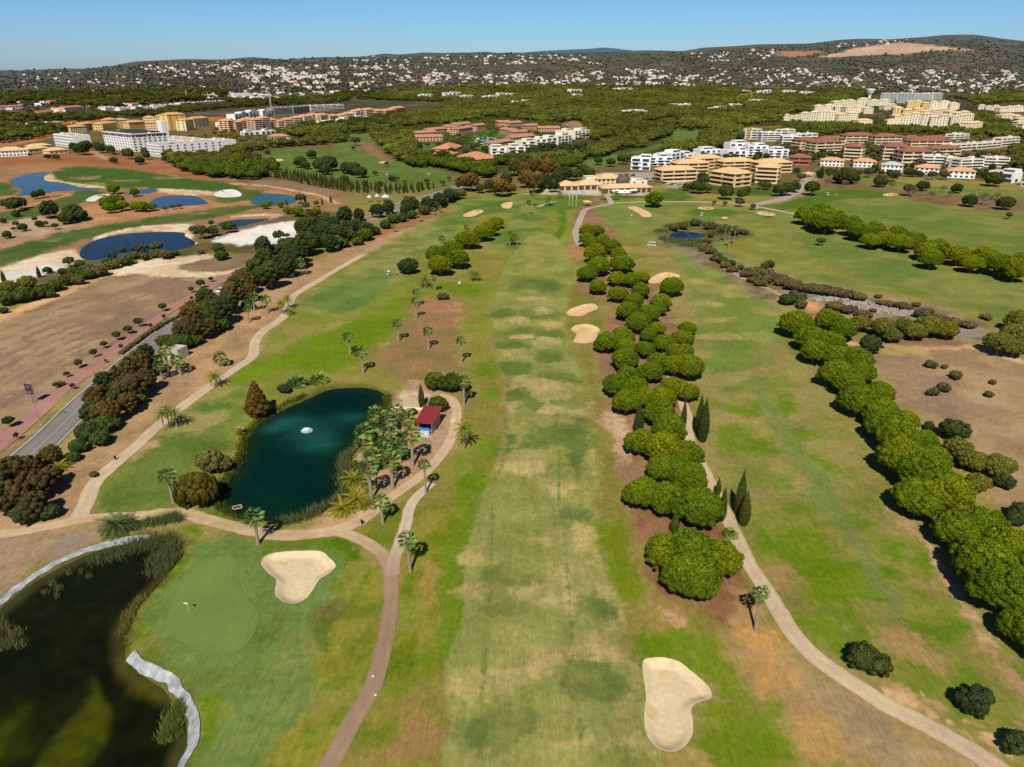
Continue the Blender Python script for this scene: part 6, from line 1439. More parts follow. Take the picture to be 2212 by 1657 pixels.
row('white villa with orange tiled roof', 'along the right fairway', 'villa', 'villas along the right fairway', 'C', [(900, 908, 1048, 914, 34, 14), (1112, 915, 1256, 920, 34, 14), (1290, 944, 1426, 950, 40, 14, dict(roofc=(196, 190, 186))), (1502, 955, 1658, 964, 36, 14), (1716, 984, 1890, 992, 42, 14), (1968, 1002, 2130, 1020, 56, 14, dict(roof='flat', win='modern')), (2185, 1036, 2290, 1050, 46, 14)], wallc=(240, 236, 230), roof='hip', roofc=(226, 164, 112), win='grid', name='villa')
row('white and beige stepped apartment house', 'right of the brown roofs', 'apartments', 'stepped white houses on the right', 'C', [(1548, 902, 1700, 906, 52, 14), (1704, 912, 1795, 914, 50, 14), (1798, 928, 1940, 922, 52, 14), (1945, 912, 2108, 916, 52, 14)], wallc=(232, 222, 206), win='terrace')
row('cream terraced house', 'of the long terrace on the right', 'house', 'long cream terrace on the right', 'C', [(1730, 812, 1900, 802, 34, 12), (1902, 802, 2060, 788, 32, 12), (2062, 784, 2172, 774, 46, 12), (1760, 748, 1852, 742, 36, 14)], wallc=(236, 226, 206), win='terrace', name='terrace_house')
# cream complex on the rise
row('cream holiday apartment tier', 'of the large complex', 'apartments', 'cream apartment complex', 'C',
    [(668, 612, 762, 614, 28, 16), (762, 617, 945, 622, 56, 18), (947, 622, 1140, 620, 52, 18), (862, 562, 1060, 562, 38, 20), (1062, 572, 1240, 570, 40, 20), (985, 522, 1130, 520, 30, 22), (1132, 518, 1340, 526, 36, 22), (1310, 548, 1386, 546, 32, 18)], wallc=CREAM, roof='hip', roofc=(226, 200, 154), win='grid', wmax=66, chim=2, seg=3)
row('cream holiday apartment tier', 'of the right hand wing of the complex', 'apartments', 'cream apartment complex', 'C',
    [(1370, 642, 1540, 642, 64, 18), (1542, 652, 1716, 656, 70, 18), (1362, 588, 1560, 590, 48, 18, dict(wallc=(234, 190, 120))), (1452, 544, 1600, 546, 48, 20, dict(wallc=(236, 200, 132))), (1602, 546, 1790, 548, 46, 20), (1564, 592, 1722, 586, 40, 18), (1732, 642, 1876, 646, 60, 18), (1722, 600, 1862, 598, 36, 18)], wallc=CREAM, roof='hip', roofc=(226, 198, 150), win='grid', wmax=66, chim=2, seg=3)
row('small peach house with hip roof', 'below the cream complex', 'house', 'peach houses below the complex', 'C', [(1142, 652, 1232, 650, 32, 14), (1328, 648, 1412, 648, 28, 14), (1852, 668, 1942, 662, 30, 14), (665, 622, 700, 622, 20, 10)], wallc=(240, 212, 172), roof='hip', roofc=(236, 196, 144), win='few', name='house')
row('cream apartment row', 'at the far right edge', 'apartments', 'cream apartments at the right edge', 'C', [(1912, 548, 2050, 552, 26, 18), (2052, 562, 2209, 560, 30, 18), (2062, 616, 2200, 614, 32, 18), (2122, 672, 2230, 680, 44, 16), (2170, 630, 2300, 630, 30, 16)], wallc=CREAM, roof='hip', roofc=(226, 198, 150), win='grid', wmax=40, chim=2, seg=3)
row('white and blue glass block', 'behind the cream complex', 'apartments', 'white glass blocks', 'C', [(1284, 492, 1388, 496, 46, 20), (1390, 502, 1500, 506, 56, 20), (1502, 492, 1618, 490, 44, 20), (1620, 488, 1680, 486, 42, 20)], wallc=(228, 227, 222), win='terrace')
# water tower
a = at(PX('C', 1215, 474))[0]; k = depth_of(a) * K('C') / F
wt = empty('water_tower', (a[0], a[1], float(gz0(a[0], a[1])))); prop(wt, 'white goblet shaped water tower behind the cream complex', 'water tower')
mb = MB(); mb.lathe([(9 * k, -2), (9 * k, 12 * k), (12 * k, 22 * k)], 20); mb.build('shaft', wall(WHITE), wt)
mb = MB(); mb.lathe([(12 * k, 22 * k), (22 * k, 36 * k), (28 * k, 50 * k), (28 * k, 54 * k)], 24); mb.build('tank', wall(WHITE), wt)
mb = MB(); mb.lathe([(28.6 * k, 54 * k), (28.6 * k, 56 * k), (.1, 59 * k)], 24); mb.build('cap', wall((214, 214, 212)), wt)
# pool
pp = world_poly('B', 892, 748, 905, 733, 950, 730, 985, 738, 1000, 748, 975, 760, 930, 762)
ctr = pp.mean(0)
po = sheet('pool_terrace', ctr + (pp - ctr) * 1.45, 4, ground_mat('pool_paving', attr=False, rgb=(216, 204, 184), c1=.1, bump=0), .25); prop(po, 'pale paved terrace around the resort swimming pool', 'terrace', None, 'structure')
po = sheet('swimming_pool', pp, 4, water_mat('pool_water', .1, .1, .6), .5, colf=lambda X, Y: np.tile(lin((70, 170, 214)), (len(X), 1))); prop(po, 'turquoise swimming pool in the terracotta resort', 'swimming pool', None, 'structure')
# ------------------------------------------------------------------ things on the course
steel = mat('galvanised_steel', (150, 150, 150), .5, .15, 3, metal=.4); dark_paint = mat('dark_paint', (44, 42, 42), .6, .15, 2)
white_paint = mat('white_paint', (226, 226, 224), .6, .06, 2); rubber = mat('tyre_rubber', (28, 28, 28), .9, .15, 3); wood = mat('weathered_wood', (150, 122, 90), .9, .2, 4)
def spot(t, x, y):
    p = at(PX(t, x, y))[0]; return p[0], p[1], float(gz(p[0], p[1])[0])
# pump house with red roof: corners of the roof on the survey plate
a, b, w_, yaw = frame('E', 492, 1108, 588, 1114)
sh = empty('pump_house', (a[0], a[1], float(gz(a[0], a[1])[0])), yaw); prop(sh, 'open fronted shed with a dark red sloping roof beside the palms', 'shed')
W = w_; D = 7.4
slab('floor', mat('concrete', (190, 180, 164), .95, .12, 1), sh, -.3, W + .3, -1.1, D + .3, -.2, .12)
mb = MB(); mb.box(0, .22, 1.5, D, .1, 3.1); mb.box(W - .22, W, 1.5, D, .1, 3.1); mb.box(.22, W - .22, D - .22, D, .1, 3.4); mb.build('wall', mat('shed_wall', (160, 140, 118), .95, .15, 1), sh)
slab('back_panel', mat('blue_panel', (30, 62, 130), .6, .1, 1), sh, .3, W - .3, 2.6, 2.8, .12, 2.2)
rf = MB(); n = 22
for i in range(n):   # ribbed sheet roof falling to the front
    x0 = -.5 + (W + 1.0) * i / n; x1 = -.5 + (W + 1.0) * (i + 1) / n; dz = .05 * (i % 2)
    rf.quad([(x0, .6, 3.0 + dz), (x1, .6, 3.0 + dz), (x1, D + .6, 4.2 + dz), (x0, D + .6, 4.2 + dz)]); rf.quad([(x0, .6, 2.88), (x0, D + .6, 4.08), (x1, D + .6, 4.08), (x1, .6, 2.88)])
    rf.quad([(x0, .6, 2.88), (x1, .6, 2.88), (x1, .6, 3.0 + dz), (x0, .6, 3.0 + dz)])
rf.box(-.5, -.42, .6, D + .6, 2.86, 3.0)
rf.build('roof', mat('red_sheet', (138, 54, 50), .5, .1, 1.2, spec=.4), sh)
for x in (.1, W - .1): 
    mb = MB(); mb.box(x - .08, x + .08, .75, .91, .1, 2.9); mb.build('post', wood, sh)
fr = MB(); fr.box(-.2, W + .2, -.95, -.8, .12, .5); fr.build('kerb', mat('concrete', (190, 180, 164)), sh)
for i, x in enumerate((W * .28, W * .68)):
    p = sh.matrix_basis @ Vector((x, -.05, .12))
    tk = empty('water_tank', p, yaw); prop(tk, 'white and blue cylindrical tank, %s of two at the shed front' % ('left' if i == 0 else 'right'), 'tank', 'tanks at the shed')
    mb = MB(); mb.lathe([(.05, 0), (.78, 0), (.78, .5), (.81, .52), (.81, .56), (.78, .58), (.78, 1.15), (.81, 1.17), (.78, 1.22), (.78, 1.6)], 20); mb.build('body', mat('tank_white', (196, 210, 224), .4, .05, 2), tk)
    mb = MB(); mb.lathe([(.80, 1.6), (.80, 1.68), (.4, 1.84), (.02, 1.88)], 20); mb.build('lid', mat('tank_lid', (74, 132, 190), .4, .08, 2), tk)
# fountain
c = at(PX('D', 1968, 1082), WATER_Z)[0]
fo = empty('fountain', (c[0], c[1], WATER_Z)); prop(fo, 'white bubbling floating fountain in the teal pond', 'fountain')
V = []; Fc = []; rng = np.random.default_rng(4); foam = mat('white_foam', (240, 246, 250), .6, .05, 3)
mb = MB(); mb.lathe([(.5, -.1), (.55, .12), (.4, .2), (.05, .22)], 14); mb.build('float', dark_paint, fo)
n = 1500
ang = rng.uniform(0, 6.28, n); t_ = rng.random(n) ** .8; r = 1.0 * t_; z = 2.2 * t_ * (1 - t_) * .85 + .1 + rng.uniform(-.08, .08, n)
P = np.stack([r * np.cos(ang), r * np.sin(ang), np.maximum(z, .02)], 1); s = rng.uniform(.03, .09, n)[:, None]
tri = np.stack([P + rng.normal(size=(n, 3)) * s, P + rng.normal(size=(n, 3)) * s, P + rng.normal(size=(n, 3)) * s], 1).reshape(-1, 3)
add('spray', mesh_np('spray', tri, np.arange(n * 3).reshape(-1, 3), [foam]), fo)
n = 700; ang = rng.uniform(0, 6.28, n); r = rng.uniform(.6, 1.5, n) ; P = np.stack([r * np.cos(ang), r * np.sin(ang), rng.uniform(.015, .05, n)], 1); s = rng.uniform(.05, .16, n)[:, None]
tri = np.stack([P, P + np.stack([s[:, 0], s[:, 0] * .2, s[:, 0] * 0], 1), P + np.stack([s[:, 0] * .3, s[:, 0], s[:, 0] * 0], 1)], 1).reshape(-1, 3)
add('foam_ring', mesh_np('foam_ring', tri, np.arange(n * 3).reshape(-1, 3), [foam]), fo)
# floating frame
c = at(PX('D', 1525, 1585), WATER_Z)[0]
fl = empty('floating_frame', (c[0], c[1], WATER_Z), R(28)); prop(fl, 'small square wooden frame floating at the pond edge', 'float')
for i, q in enumerate(((-.9, .9, -.65, -.5), (-.9, .9, .5, .65), (-.9, -.75, -.5, .5), (.75, .9, -.5, .5))):
    mb = MB(); mb.box(*q, -.06, .14); mb.build('beam', mat('pale_wood', (206, 184, 150), .9, .15, 4), fl)
slab('deck', dark_paint, fl, -.75, .75, -.5, .5, -.05, .03)
# flag on the near green
x, y, z = spot('G', 1218, 672)
fg = empty('golf_flag', (x, y, z + .06)); prop(fg, 'pale flag on a thin pole standing in the near green', 'flag')
mb = MB(); mb.tube((0, 0, 0), (0, 0, 2.3), .022, .016, 8); mb.build('pole', white_paint, fg)
mb = MB()
for i in range(6):
    x0, x1 = -.02 - .1 * i, -.02 - .1 * (i + 1); f = lambda q: .05 * math.sin(q * 9)
    mb.quad([(x0, f(x0), 1.85 + .02 * i), (x1, f(x1), 1.87 + .02 * i), (x1, f(x1), 2.27 - .01 * i), (x0, f(x0), 2.28 - .01 * i)])
mb.build('flag', mat('flag_cloth', (196, 226, 214), .9, .05, 2), fg)
mb = MB(); mb.lathe([(.12, 0), (.09, .012), (.01, .012)], 12); mb.build('cup', dark_paint, fg)
for k, (t, X, Y) in enumerate((('B', 1868, 1246), ('A', 1850, 845), ('C', 1000, 1110))):
    x, y, z = spot(t, X, Y)
    fg = empty('golf_flag', (x, y, z)); prop(fg, ('white flag on the green below the clubhouse', 'distant flag on the fairway left of the resort', 'small flag on the right hand green')[k], 'flag')
    mb = MB(); mb.tube((0, 0, 0), (0, 0, 2.3), .05, .04, 6); mb.build('pole', white_paint, fg)
    mb = MB(); mb.quad([(0, 0, 1.7), (.7, .1, 1.75), (.7, .1, 2.25), (0, 0, 2.3)]); mb.build('flag', mat('flag_white', (236, 236, 232)), fg)
# flagpoles in front of the clubhouse
for i, (X, y0, y1) in enumerate(((1471, 1160, 1098), (1492, 1162, 1100), (1516, 1166, 1102))):
    x, y, z = spot('B', X, y0); H = (y0 - y1) * K('B') * y / F * 1.05
    p_ = empty('flagpole', (x, y, z)); prop(p_, '%s of three tall white flagpoles before the clubhouse' % ('leftmost', 'middle one', 'rightmost')[i], 'flagpole', 'flagpoles')
    mb = MB(); mb.tube((0, 0, 0), (0, 0, H), .09, .05, 8); mb.build('pole', white_paint, p_)
    mb = MB(); mb.quad([(0, 0, H - 2.4), (.3, .2, H - 2.7), (.45, .1, H - .6), (0, 0, H - .2)]); mb.build('flag', mat('flag_limp%d' % i, ((206, 206, 214), (190, 200, 190), (214, 204, 196))[i]), p_)
    mb = MB(); mb.lathe([(.5, 0), (.5, .3), (.2, .35)], 12); mb.build('base', mat('concrete', (190, 180, 164)), p_)
# billboard
x, y, z = spot('D', 212, 905)
bb = empty('billboard', (x, y, z), R(-14)); prop(bb, 'dark advertising panel on a single post beside the red pavement', 'billboard')
mb = MB(); mb.tube((0, 0, -.1), (0, 0, 3.2), .16, .13, 10); mb.build('post', steel, bb)
mb = MB(); mb.box(-1.1, 1.1, -.12, .12, 2.6, 5.6); mb.build('panel', mat('panel_dark', (52, 46, 60), .5, .2, .8), bb)
mb = MB()
for q in ((-1.18, 1.18, 2.52, 2.6), (-1.18, 1.18, 5.6, 5.68), (-1.18, -1.1, 2.6, 5.6), (1.1, 1.18, 2.6, 5.6)): mb.box(q[0], q[1], -.15, .15, q[2], q[3])
mb.build('frame', steel, bb)
mb = MB(); mb.box(-.8, .8, -.135, -.125, 4.7, 5.1); mb.box(-.8, .2, -.135, -.125, 4.2, 4.4); mb.box(-.8, .6, -.135, -.125, 2.9, 3.6); mb.build('poster_blocks', mat('poster_ink', (126, 92, 88), .6, .3, 1.5), bb)
# lamp posts along the road
for i, (X, Y) in enumerate(((262, 1045), (655, 690), (925, 470), (1170, 300), (1400, 150))):
    x, y, z = spot('D', X, Y)
    lp = empty('street_lamp', (x, y, z), R(-38)); prop(lp, 'thin grey street lamp between pavement and road, %s from the lower left' % ORD[i], 'street lamp', 'street lamps by the road')
    mb = MB(); mb.tube((0, 0, 0), (0, 0, 8), .09, .05, 8); mb.tube((0, 0, 8), (1.5, 0, 8.25), .045, .04, 6); mb.build('post', steel, lp)
    mb = MB(); mb.box(1.3, 2.0, -.14, .14, 8.2, 8.32); mb.build('lamp_head', steel, lp)
    mb = MB(); mb.lathe([(.22, 0), (.2, .25), (.1, .3)], 10); mb.build('base', mat('concrete', (190, 180, 164)), lp)
for i, (X, Y) in enumerate(((2222, 1180), (670, 1240), (1750, 1110), (150, 1140), (1745, 1000))):
    pass
# low wall and hedge on the verge
hg = at(smooth(PX('D', 780,590, 900,505, 1010,430, 1130,362), False, 8))[:, :2]
V = []; rng = np.random.default_rng(8); cl_ = []
for p in hg[::1]:
    for j in range(3): cl_.append((p[0] - hg[0, 0] + rng.uniform(-.5, .5), p[1] - hg[0, 1] + rng.uniform(-.5, .5), .45, .7, .7, .5))
Vv, Ff, Cc = foliage(cl_, 3500, .2, rng)
h_ = add('hedge', mesh_np('hedge', Vv, Ff, [L_SHRUB], col=Cc)); h_.location = (hg[0, 0], hg[0, 1], float(gz(*hg[0])[0])); prop(h_, 'low clipped hedge between road and red pavement', 'hedge')
# flat roofed hut
a, b, w_, yaw = frame('D', 1080, 625, 1150, 632)
building('small flat roofed grey hut behind the palm trio', 'hut', None, 'D', 1080, 625, 1150, 632, 40, 4.5, (186, 176, 160), 'flat', win='few', name='hut', hm=2.8)
# golf carts
def golf_cart(loc, rz, label):
    r = empty('golf_cart', loc, rz); prop(r, label, 'golf cart', 'golf carts')
    mb = MB(); mb.box(-.58, .58, -1.15, 1.15, .3, .5); mb.box(-.55, .55, .75, 1.2, .5, .85, tp=.08); mb.box(-.56, .56, -1.15, -.45, .5, .75); mb.build('body', white_paint, r)
    mb = MB(); mb.box(-.52, .52, -.4, .1, .5, .8); mb.box(-.52, .52, -.48, -.36, .8, 1.25); mb.build('seat', mat('seat_beige', (150, 140, 124)), r)
    mb = MB(); mb.box(-.62, .62, -1.0, .85, 1.86, 1.95, tp=.03); mb.build('roof', white_paint, r)
    mb = MB()
    for x in (-.55, .55):
        mb.tube((x, -.85, .7), (x, -.85, 1.88), .025); mb.tube((x, .85, .8), (x * .97, .6, 1.88), .025)
    mb.build('roof_frame', dark_paint, r)
    mb = MB(); mb.box(-.3, .3, -1.5, -1.16, .45, 1.15, tp=.05); mb.build('golf_bag', mat('bag_dark', (50, 54, 70)), r)
    for x in (-.55, .55):
        for y in (-.75, .8):
            wl = MB(); wl.tube((x - .08, y, .23), (x + .08, y, .23), .23, .23, 14); wh_ = wl.build('wheel', rubber, r); wl = MB(); wl.tube((x - .1, y, .23), (x + .1, y, .23), .12, .12, 10); wl.build('hub', white_paint, wh_)
    return r
for t, X, Y, rz, lab in (('B', 312, 1610, 20, 'white golf cart parked left of the dark broad tree'), ('B', 303, 968, 70, 'tiny white golf cart on the far left fairway, left one'), ('B', 571, 966, 100, 'tiny white golf cart on the far left fairway, right one'), ('C', 946, 1096, -60, 'white golf cart on the fairway beside the dark tree and road'), ('C', 492, 1182, 75, 'white golf cart at the cart path junction'),
        ('C', 742, 1224, 70, 'white golf cart at the end of the pale path'), ('C', 142, 1230, 30, 'white golf cart near the reedy pond'), ('B', 1990, 1420, 60, 'white golf cart on the fairway right of the pines, left one'), ('B', 2014, 1422, 80, 'white golf cart on the fairway right of the pines, right one'), ('B', 1205, 1088, 80, 'white golf cart left of the clubhouse terrace')):
    golf_cart(spot(t, X, Y), R(rz), lab)
# people far off on the fairways
skin = mat('skin', (200, 156, 124)); 
def person(loc, rz, shirt, trousers, label, arm=.3):
    r = empty('person', loc, rz); prop(r, label, 'person', 'golfers')
    j = [(0, 0, .92), (0, 0, 1.15), (0, 0, 1.42), (0, 0, 1.55), (0, .02, 1.68), (-.2, 0, 1.4), (-.26, .12, 1.15), (-.16, .3, .98), (.2, 0, 1.4), (.26, .12, 1.15), (.12, .32, .98), (-.1, 0, .86), (-.14, .05, .48), (-.16, 0, .06), (.1, 0, .86), (.14, .05, .48), (.16, 0, .06), (-.16, .14, .03), (.16, .14, .03)]
    e = [(0, 1), (1, 2), (2, 3), (3, 4), (2, 5), (5, 6), (6, 7), (2, 8), (8, 9), (9, 10), (0, 11), (11, 12), (12, 13), (0, 14), (14, 15), (15, 16), (13, 17), (16, 18)]
    rad = [.15, .14, .16, .06, .1, .07, .05, .04, .07, .05, .04, .1, .07, .05, .1, .07, .05, .04, .04]
    def grow(nm, ids, k, m):
        idx = {q: i for i, q in enumerate(ids)}
        me = bpy.data.meshes.new(nm); me.from_pydata([j[q] for q in ids], [(idx[a], idx[b]) for a, b in e if a in idx and b in idx], []); me.materials.append(m)
        ob = add(nm, me, r); ob.modifiers.new('skin', 'SKIN'); ob.modifiers.new('sub', 'SUBSURF').render_levels = 1
        for q, sv in zip(ids, me.skin_vertices[0].data): sv.radius = (rad[q] * k, rad[q] * k * .8)
        me.skin_vertices[0].data[0].use_root = True
    grow('body', list(range(19)), 1.0, skin); grow('shirt', [1, 2, 5, 8], 1.14, mat('shirt_%d_%d_%d' % shirt, shirt)); grow('trousers', [0, 11, 12, 13, 14, 15, 16], 1.16, mat('trousers_%d_%d_%d' % trousers, trousers))
    mb = MB(); mb.lathe([(.115, 1.7), (.11, 1.77), (.06, 1.82), (.005, 1.83)], 12, c=(0, .02, 0)); mb.build('cap', mat('cap_white', (220, 220, 220)), r)
for t, X, Y, sh_, tr_, lab in (('B', 366, 1612, (60, 60, 70), (50, 50, 56), 'person in dark clothes standing right of the golf cart'), ('C', 866, 1136, (210, 210, 214), (60, 64, 80), 'person in a pale shirt on the far right fairway'), ('C', 1000, 1112, (80, 110, 150), (60, 60, 66), 'person in a blue shirt beside the right hand green'),
        ('C', 1034, 1064, (200, 90, 80), (60, 60, 66), 'person in a red shirt near the bare trees'), ('C', 40, 1104, (210, 120, 90), (70, 70, 76), 'person in an orange shirt below the tan apartments')):
    person(spot(t, X, Y), R(random.uniform(0, 360)), sh_, tr_, lab)
# cars
CARC = [(220, 220, 222), (60, 62, 66), (120, 124, 130), (150, 40, 40), (40, 60, 100), (200, 200, 196), (34, 34, 36)]
def car(loc, rz, ci, label, group):
    r = empty('parked_car' if group else 'car', loc, rz); prop(r, label, 'car', group)
    c = CARC[ci % len(CARC)]; m = mat('car_paint_%d' % (ci % len(CARC)), c, .3, .04, 1, spec=.5)
    prof = [(-2.1, .35), (-2.15, .75), (-1.9, .88), (-1.2, .92), (1.0, .9), (1.9, .78), (2.12, .6), (2.1, .35)]
    mb = MB()
    for s in (1, -1): mb.quad([(s * .86, y, z) for y, z in (prof if s > 0 else prof[::-1])])
    for (y0, z0), (y1, z1) in zip(prof, prof[1:] + prof[:1]): mb.quad([(-.86, y0, z0), (-.86, y1, z1), (.86, y1, z1), (.86, y0, z0)])
    mb.build('body', m, r)
    cab = [(-1.75, .91), (-1.2, 1.42), (.25, 1.45), (1.05, .9)]
    mb = MB()
    for s in (1, -1): mb.quad([(s * (.8 if z < 1 else .66), y, z) for y, z in (cab if s > 0 else cab[::-1])])
    for (y0, z0), (y1, z1) in zip(cab, cab[1:]):
        k0 = .8 if z0 < 1 else .66; k1 = .8 if z1 < 1 else .66
        mb.quad([(-k0, y0, z0), (-k1, y1, z1), (k1, y1, z1), (k0, y0, z0)])
    mb.build('windows', GLASS, r)
    mb = MB(); mb.box(-.64, .64, -1.18, .24, 1.44, 1.5, tp=.04); mb.build('roof', m, r)
    for x in (-.8, .8):
        for y in (-1.3, 1.3):
            q = MB(); q.tube((x - .1, y, .32), (x + .1, y, .32), .32, .32, 12); wh_ = q.build('wheel', rubber, r); q = MB(); q.tube((x - .115, y, .32), (x + .115, y, .32), .19, .19, 10); q.build('rim', steel, wh_)
    for x in (-.6, .6):
        q = MB(); q.box(x - .18, x + .18, 2.0, 2.14, .6, .72); q.build('headlight', white_paint, r)
rp_ = rc[np.argmin(np.hypot(*(rc - np.array(spot('D', 1405, 190)[:2])).T))]; i_ = np.argmin(np.hypot(*(rc - rp_).T)); tg_ = rc[i_ + 1] - rc[i_ - 1]; ang = math.atan2(tg_[1], tg_[0])
nr = np.array([tg_[1], -tg_[0]]) / np.hypot(*tg_) * -1.7
car((rp_[0] + nr[0], rp_[1] + nr[1], float(gz0(*rp_)) + .15), ang + math.pi / 2, 0, 'white car driving on the road behind the brown trees', None)
spots = [(1690, 965, 0), (1768, 975, 6), (1800, 972, 4), (1840, 968, 1), (1880, 972, 6), (1915, 975, 0), (1925, 996, 2), (1945, 998, 0), (1968, 996, 1), (1988, 1000, 5), (2012, 992, 6), (2030, 1012, 3), (2062, 1016, 1), (2085, 1022, 6), (2108, 1026, 0), (2130, 1030, 1), (2152, 1030, 5), (2180, 1034, 2), (1860, 985, 5), (2200, 1040, 0)]
for i, (X, Y, c) in enumerate(sorted(spots)):
    x, y, z = spot('B', X, Y); car((x, y, z), R(80 + 12 * ((i * 7) % 3)), c, '%s car in the clubhouse car park, %s from the left' % (('white', 'dark grey', 'silver', 'red', 'blue', 'pale', 'black')[c], ORD[i]), 'cars in the clubhouse car park')
# parasols on the terraces
def parasol(loc, label, group, s=1.0, c=(240, 238, 232)):
    r = empty('parasol', loc, 0, s); prop(r, label, 'parasol', group)
    mb = MB(); mb.lathe([(.3, 0), (.3, .08), (.03, .1), (.03, 2.6)], 8); mb.build('pole', dark_paint, r)
    mb = MB(); mb.lathe([(1.7, 2.2), (1.66, 2.28), (.1, 2.95), (.01, 3.0)], 8); mb.build('canopy', mat('parasol_%d' % c[2], c, .9, .05, 1), r)
for i, (X, Y) in enumerate([(1756, 1092), (1780, 1090), (1803, 1094), (1828, 1090), (1850, 1094), (1874, 1090), (1895, 1086), (1792, 1102), (1840, 1103), (1815, 1104)]):
    parasol(spot('B', X, Y), 'white parasol on the right clubhouse terrace, in the cluster before the arcade', 'parasols on the clubhouse terrace', 1.25)
for i in range(1): pass
def terrace_set(loc, rz, label):
    r = empty('terrace_table', loc, rz, 1.1); prop(r, label, 'table', 'white tables on the clubhouse terrace')
    mb = MB(); mb.lathe([(.7, .72), (.7, .76), (.01, .77)], 12); mb.build('tabletop', white_paint, r)
    mb = MB(); mb.tube((0, 0, 0), (0, 0, .72), .06, .06, 8); mb.lathe([(.35, 0), (.3, .05), (.05, .07)], 10); mb.build('leg', white_paint, r)
def chair_(loc, rz, lab):
    r = empty('chair', loc, rz, 1.1); prop(r, lab, 'chair', 'white chairs on the clubhouse terrace')
    mb = MB(); mb.box(-.25, .25, -.25, .25, .42, .48); mb.build('seat', white_paint, r)
    mb = MB(); mb.box(-.25, .25, -.27, -.21, .48, .95); mb.build('backrest', white_paint, r)
    for x in (-.2, .2):
        for y in (-.2, .2):
            q = MB(); q.box(x - .025, x + .025, y - .025, y + .025, 0, .42); q.build('leg', white_paint, r)
for X, Y in [(1480 + 26 * i + 4 * (j % 2), 1080 + j * 8) for i in range(3) for j in range(2)] + [(1588 + 22 * i, 1076 + j * 7) for i in range(4) for j in range(3)]:
    p = spot('B', X, Y); terrace_set(p, 0, 'round white table on the terrace left of the flagpoles')
    for k in range(3):
        a_ = 2.1 * k + X; chair_((p[0] + math.cos(a_) * 1.1, p[1] + math.sin(a_) * 1.1, p[2]), a_ + math.pi / 2, 'white chair at a round table on the clubhouse terrace')
# gazebos
def gazebo(t, X, Y, w_, label):
    x, y, z = spot(t, X, Y); r = empty('gazebo', (x, y, z), .2); prop(r, label, 'gazebo')
    hip('roof', w_, w_, 3.0, w_ * .22, .5, roofm((226, 176, 116)), r, -w_ / 2, -w_ / 2)
    for sx in (-1, 1):
        for sy in (-1, 1): mb = MB(); mb.box(sx * w_ * .45 - .12, sx * w_ * .45 + .12, sy * w_ * .45 - .12, sy * w_ * .45 + .12, 0, 2.8); mb.build('post', wood, r)
gazebo('C', 820, 978, 7, 'open gazebo with tan tiled roof beside the service road'); gazebo('B', 1585, 1165, 4.5, 'small starter hut with pale pyramid roof by the path')
# cranes and masts
yellow = mat('crane_yellow', (206, 150, 40), .6, .1, 1)
def lattice(mb, a, b, w_, n, r):
    a = Vector(a); b = Vector(b); d = (b - a); L = d.length; d.normalize(); u = d.cross(Vector((0, 1, 0)) if abs(d.y) < .9 else Vector((1, 0, 0))).normalized(); v = d.cross(u)
    cs = [(u * sx + v * sy) * w_ / 2 for sx, sy in ((-1, -1), (1, -1), (1, 1), (-1, 1))]
    for c_ in cs: mb.tube(a + c_, b + c_, r, r, 4)
    for i in range(n):
        p, q = a + d * L * i / n, a + d * L * (i + 1) / n
        for k in range(4): mb.tube(p + cs[k], q + cs[(k + 1) % 4], r * .6, r * .6, 3)
x, y, z = spot('C', 432, 800); kk = y * K('C') / F * 1.06
cr = empty('tower_crane', (x, y, z), R(0)); prop(cr, 'yellow tower crane with long jib beside the white terraces', 'crane')
Hc = 112 * kk
mb = MB(); lattice(mb, (0, 0, 0), (0, 0, Hc), 1.7, 18, .16); mb.build('mast', yellow, cr)
mb = MB(); lattice(mb, (0, 0, Hc + 1), (215 * kk, 20, Hc + 5 * kk), 1.2, 26, .14); mb.build('jib', yellow, cr)
mb = MB(); lattice(mb, (0, 0, Hc + 1), (-34 * kk, -3, Hc + 1), 1.2, 6, .14); mb.build('counter_jib', yellow, cr)
slab('counterweight', mat('concrete', (190, 180, 164)), cr, -34 * kk - 1.5, -34 * kk + 2.5, -4.3, -1.7, Hc - 2.2, Hc + .3); slab('cab', yellow, cr, .9, 2.6, -1.6, .2, Hc - 1.9, Hc + .4)
x, y, z = spot('C', 452, 492); cr = empty('tower_crane', (x, y, z)); prop(cr, 'yellow crane standing in the right hand pine forest', 'crane'); kk = y * K('C') / F
mb = MB(); lattice(mb, (0, 0, 0), (0, 0, 52 * kk), 1.8, 12, .3); mb.build('mast', yellow, cr)
mb = MB(); lattice(mb, (-30 * kk, 0, 40 * kk), (26 * kk, 0, 50 * kk), 1.6, 12, .3); mb.build('jib', yellow, cr)
x, y, z = spot('C', 365, 500); cr = empty('concrete_pump', (x, y, z)); prop(cr, 'yellow bent boom of a concrete pump above the forest', 'concrete pump'); kk = y * K('C') / F
mb = MB(); mb.box(-2.5, 2.5, -5, 5, .4, 3.4); mb.build('truck', yellow, cr)
mb = MB(); pts = [(0, 3), (4, 30), (22, 46), (48, 44), (58, 36)]
for p, q in zip(pts, pts[1:]): mb.tube((p[0] * kk, 0, p[1] * kk), (q[0] * kk, 0, q[1] * kk), .8, .7, 6)
mb.build('boom', yellow, cr)
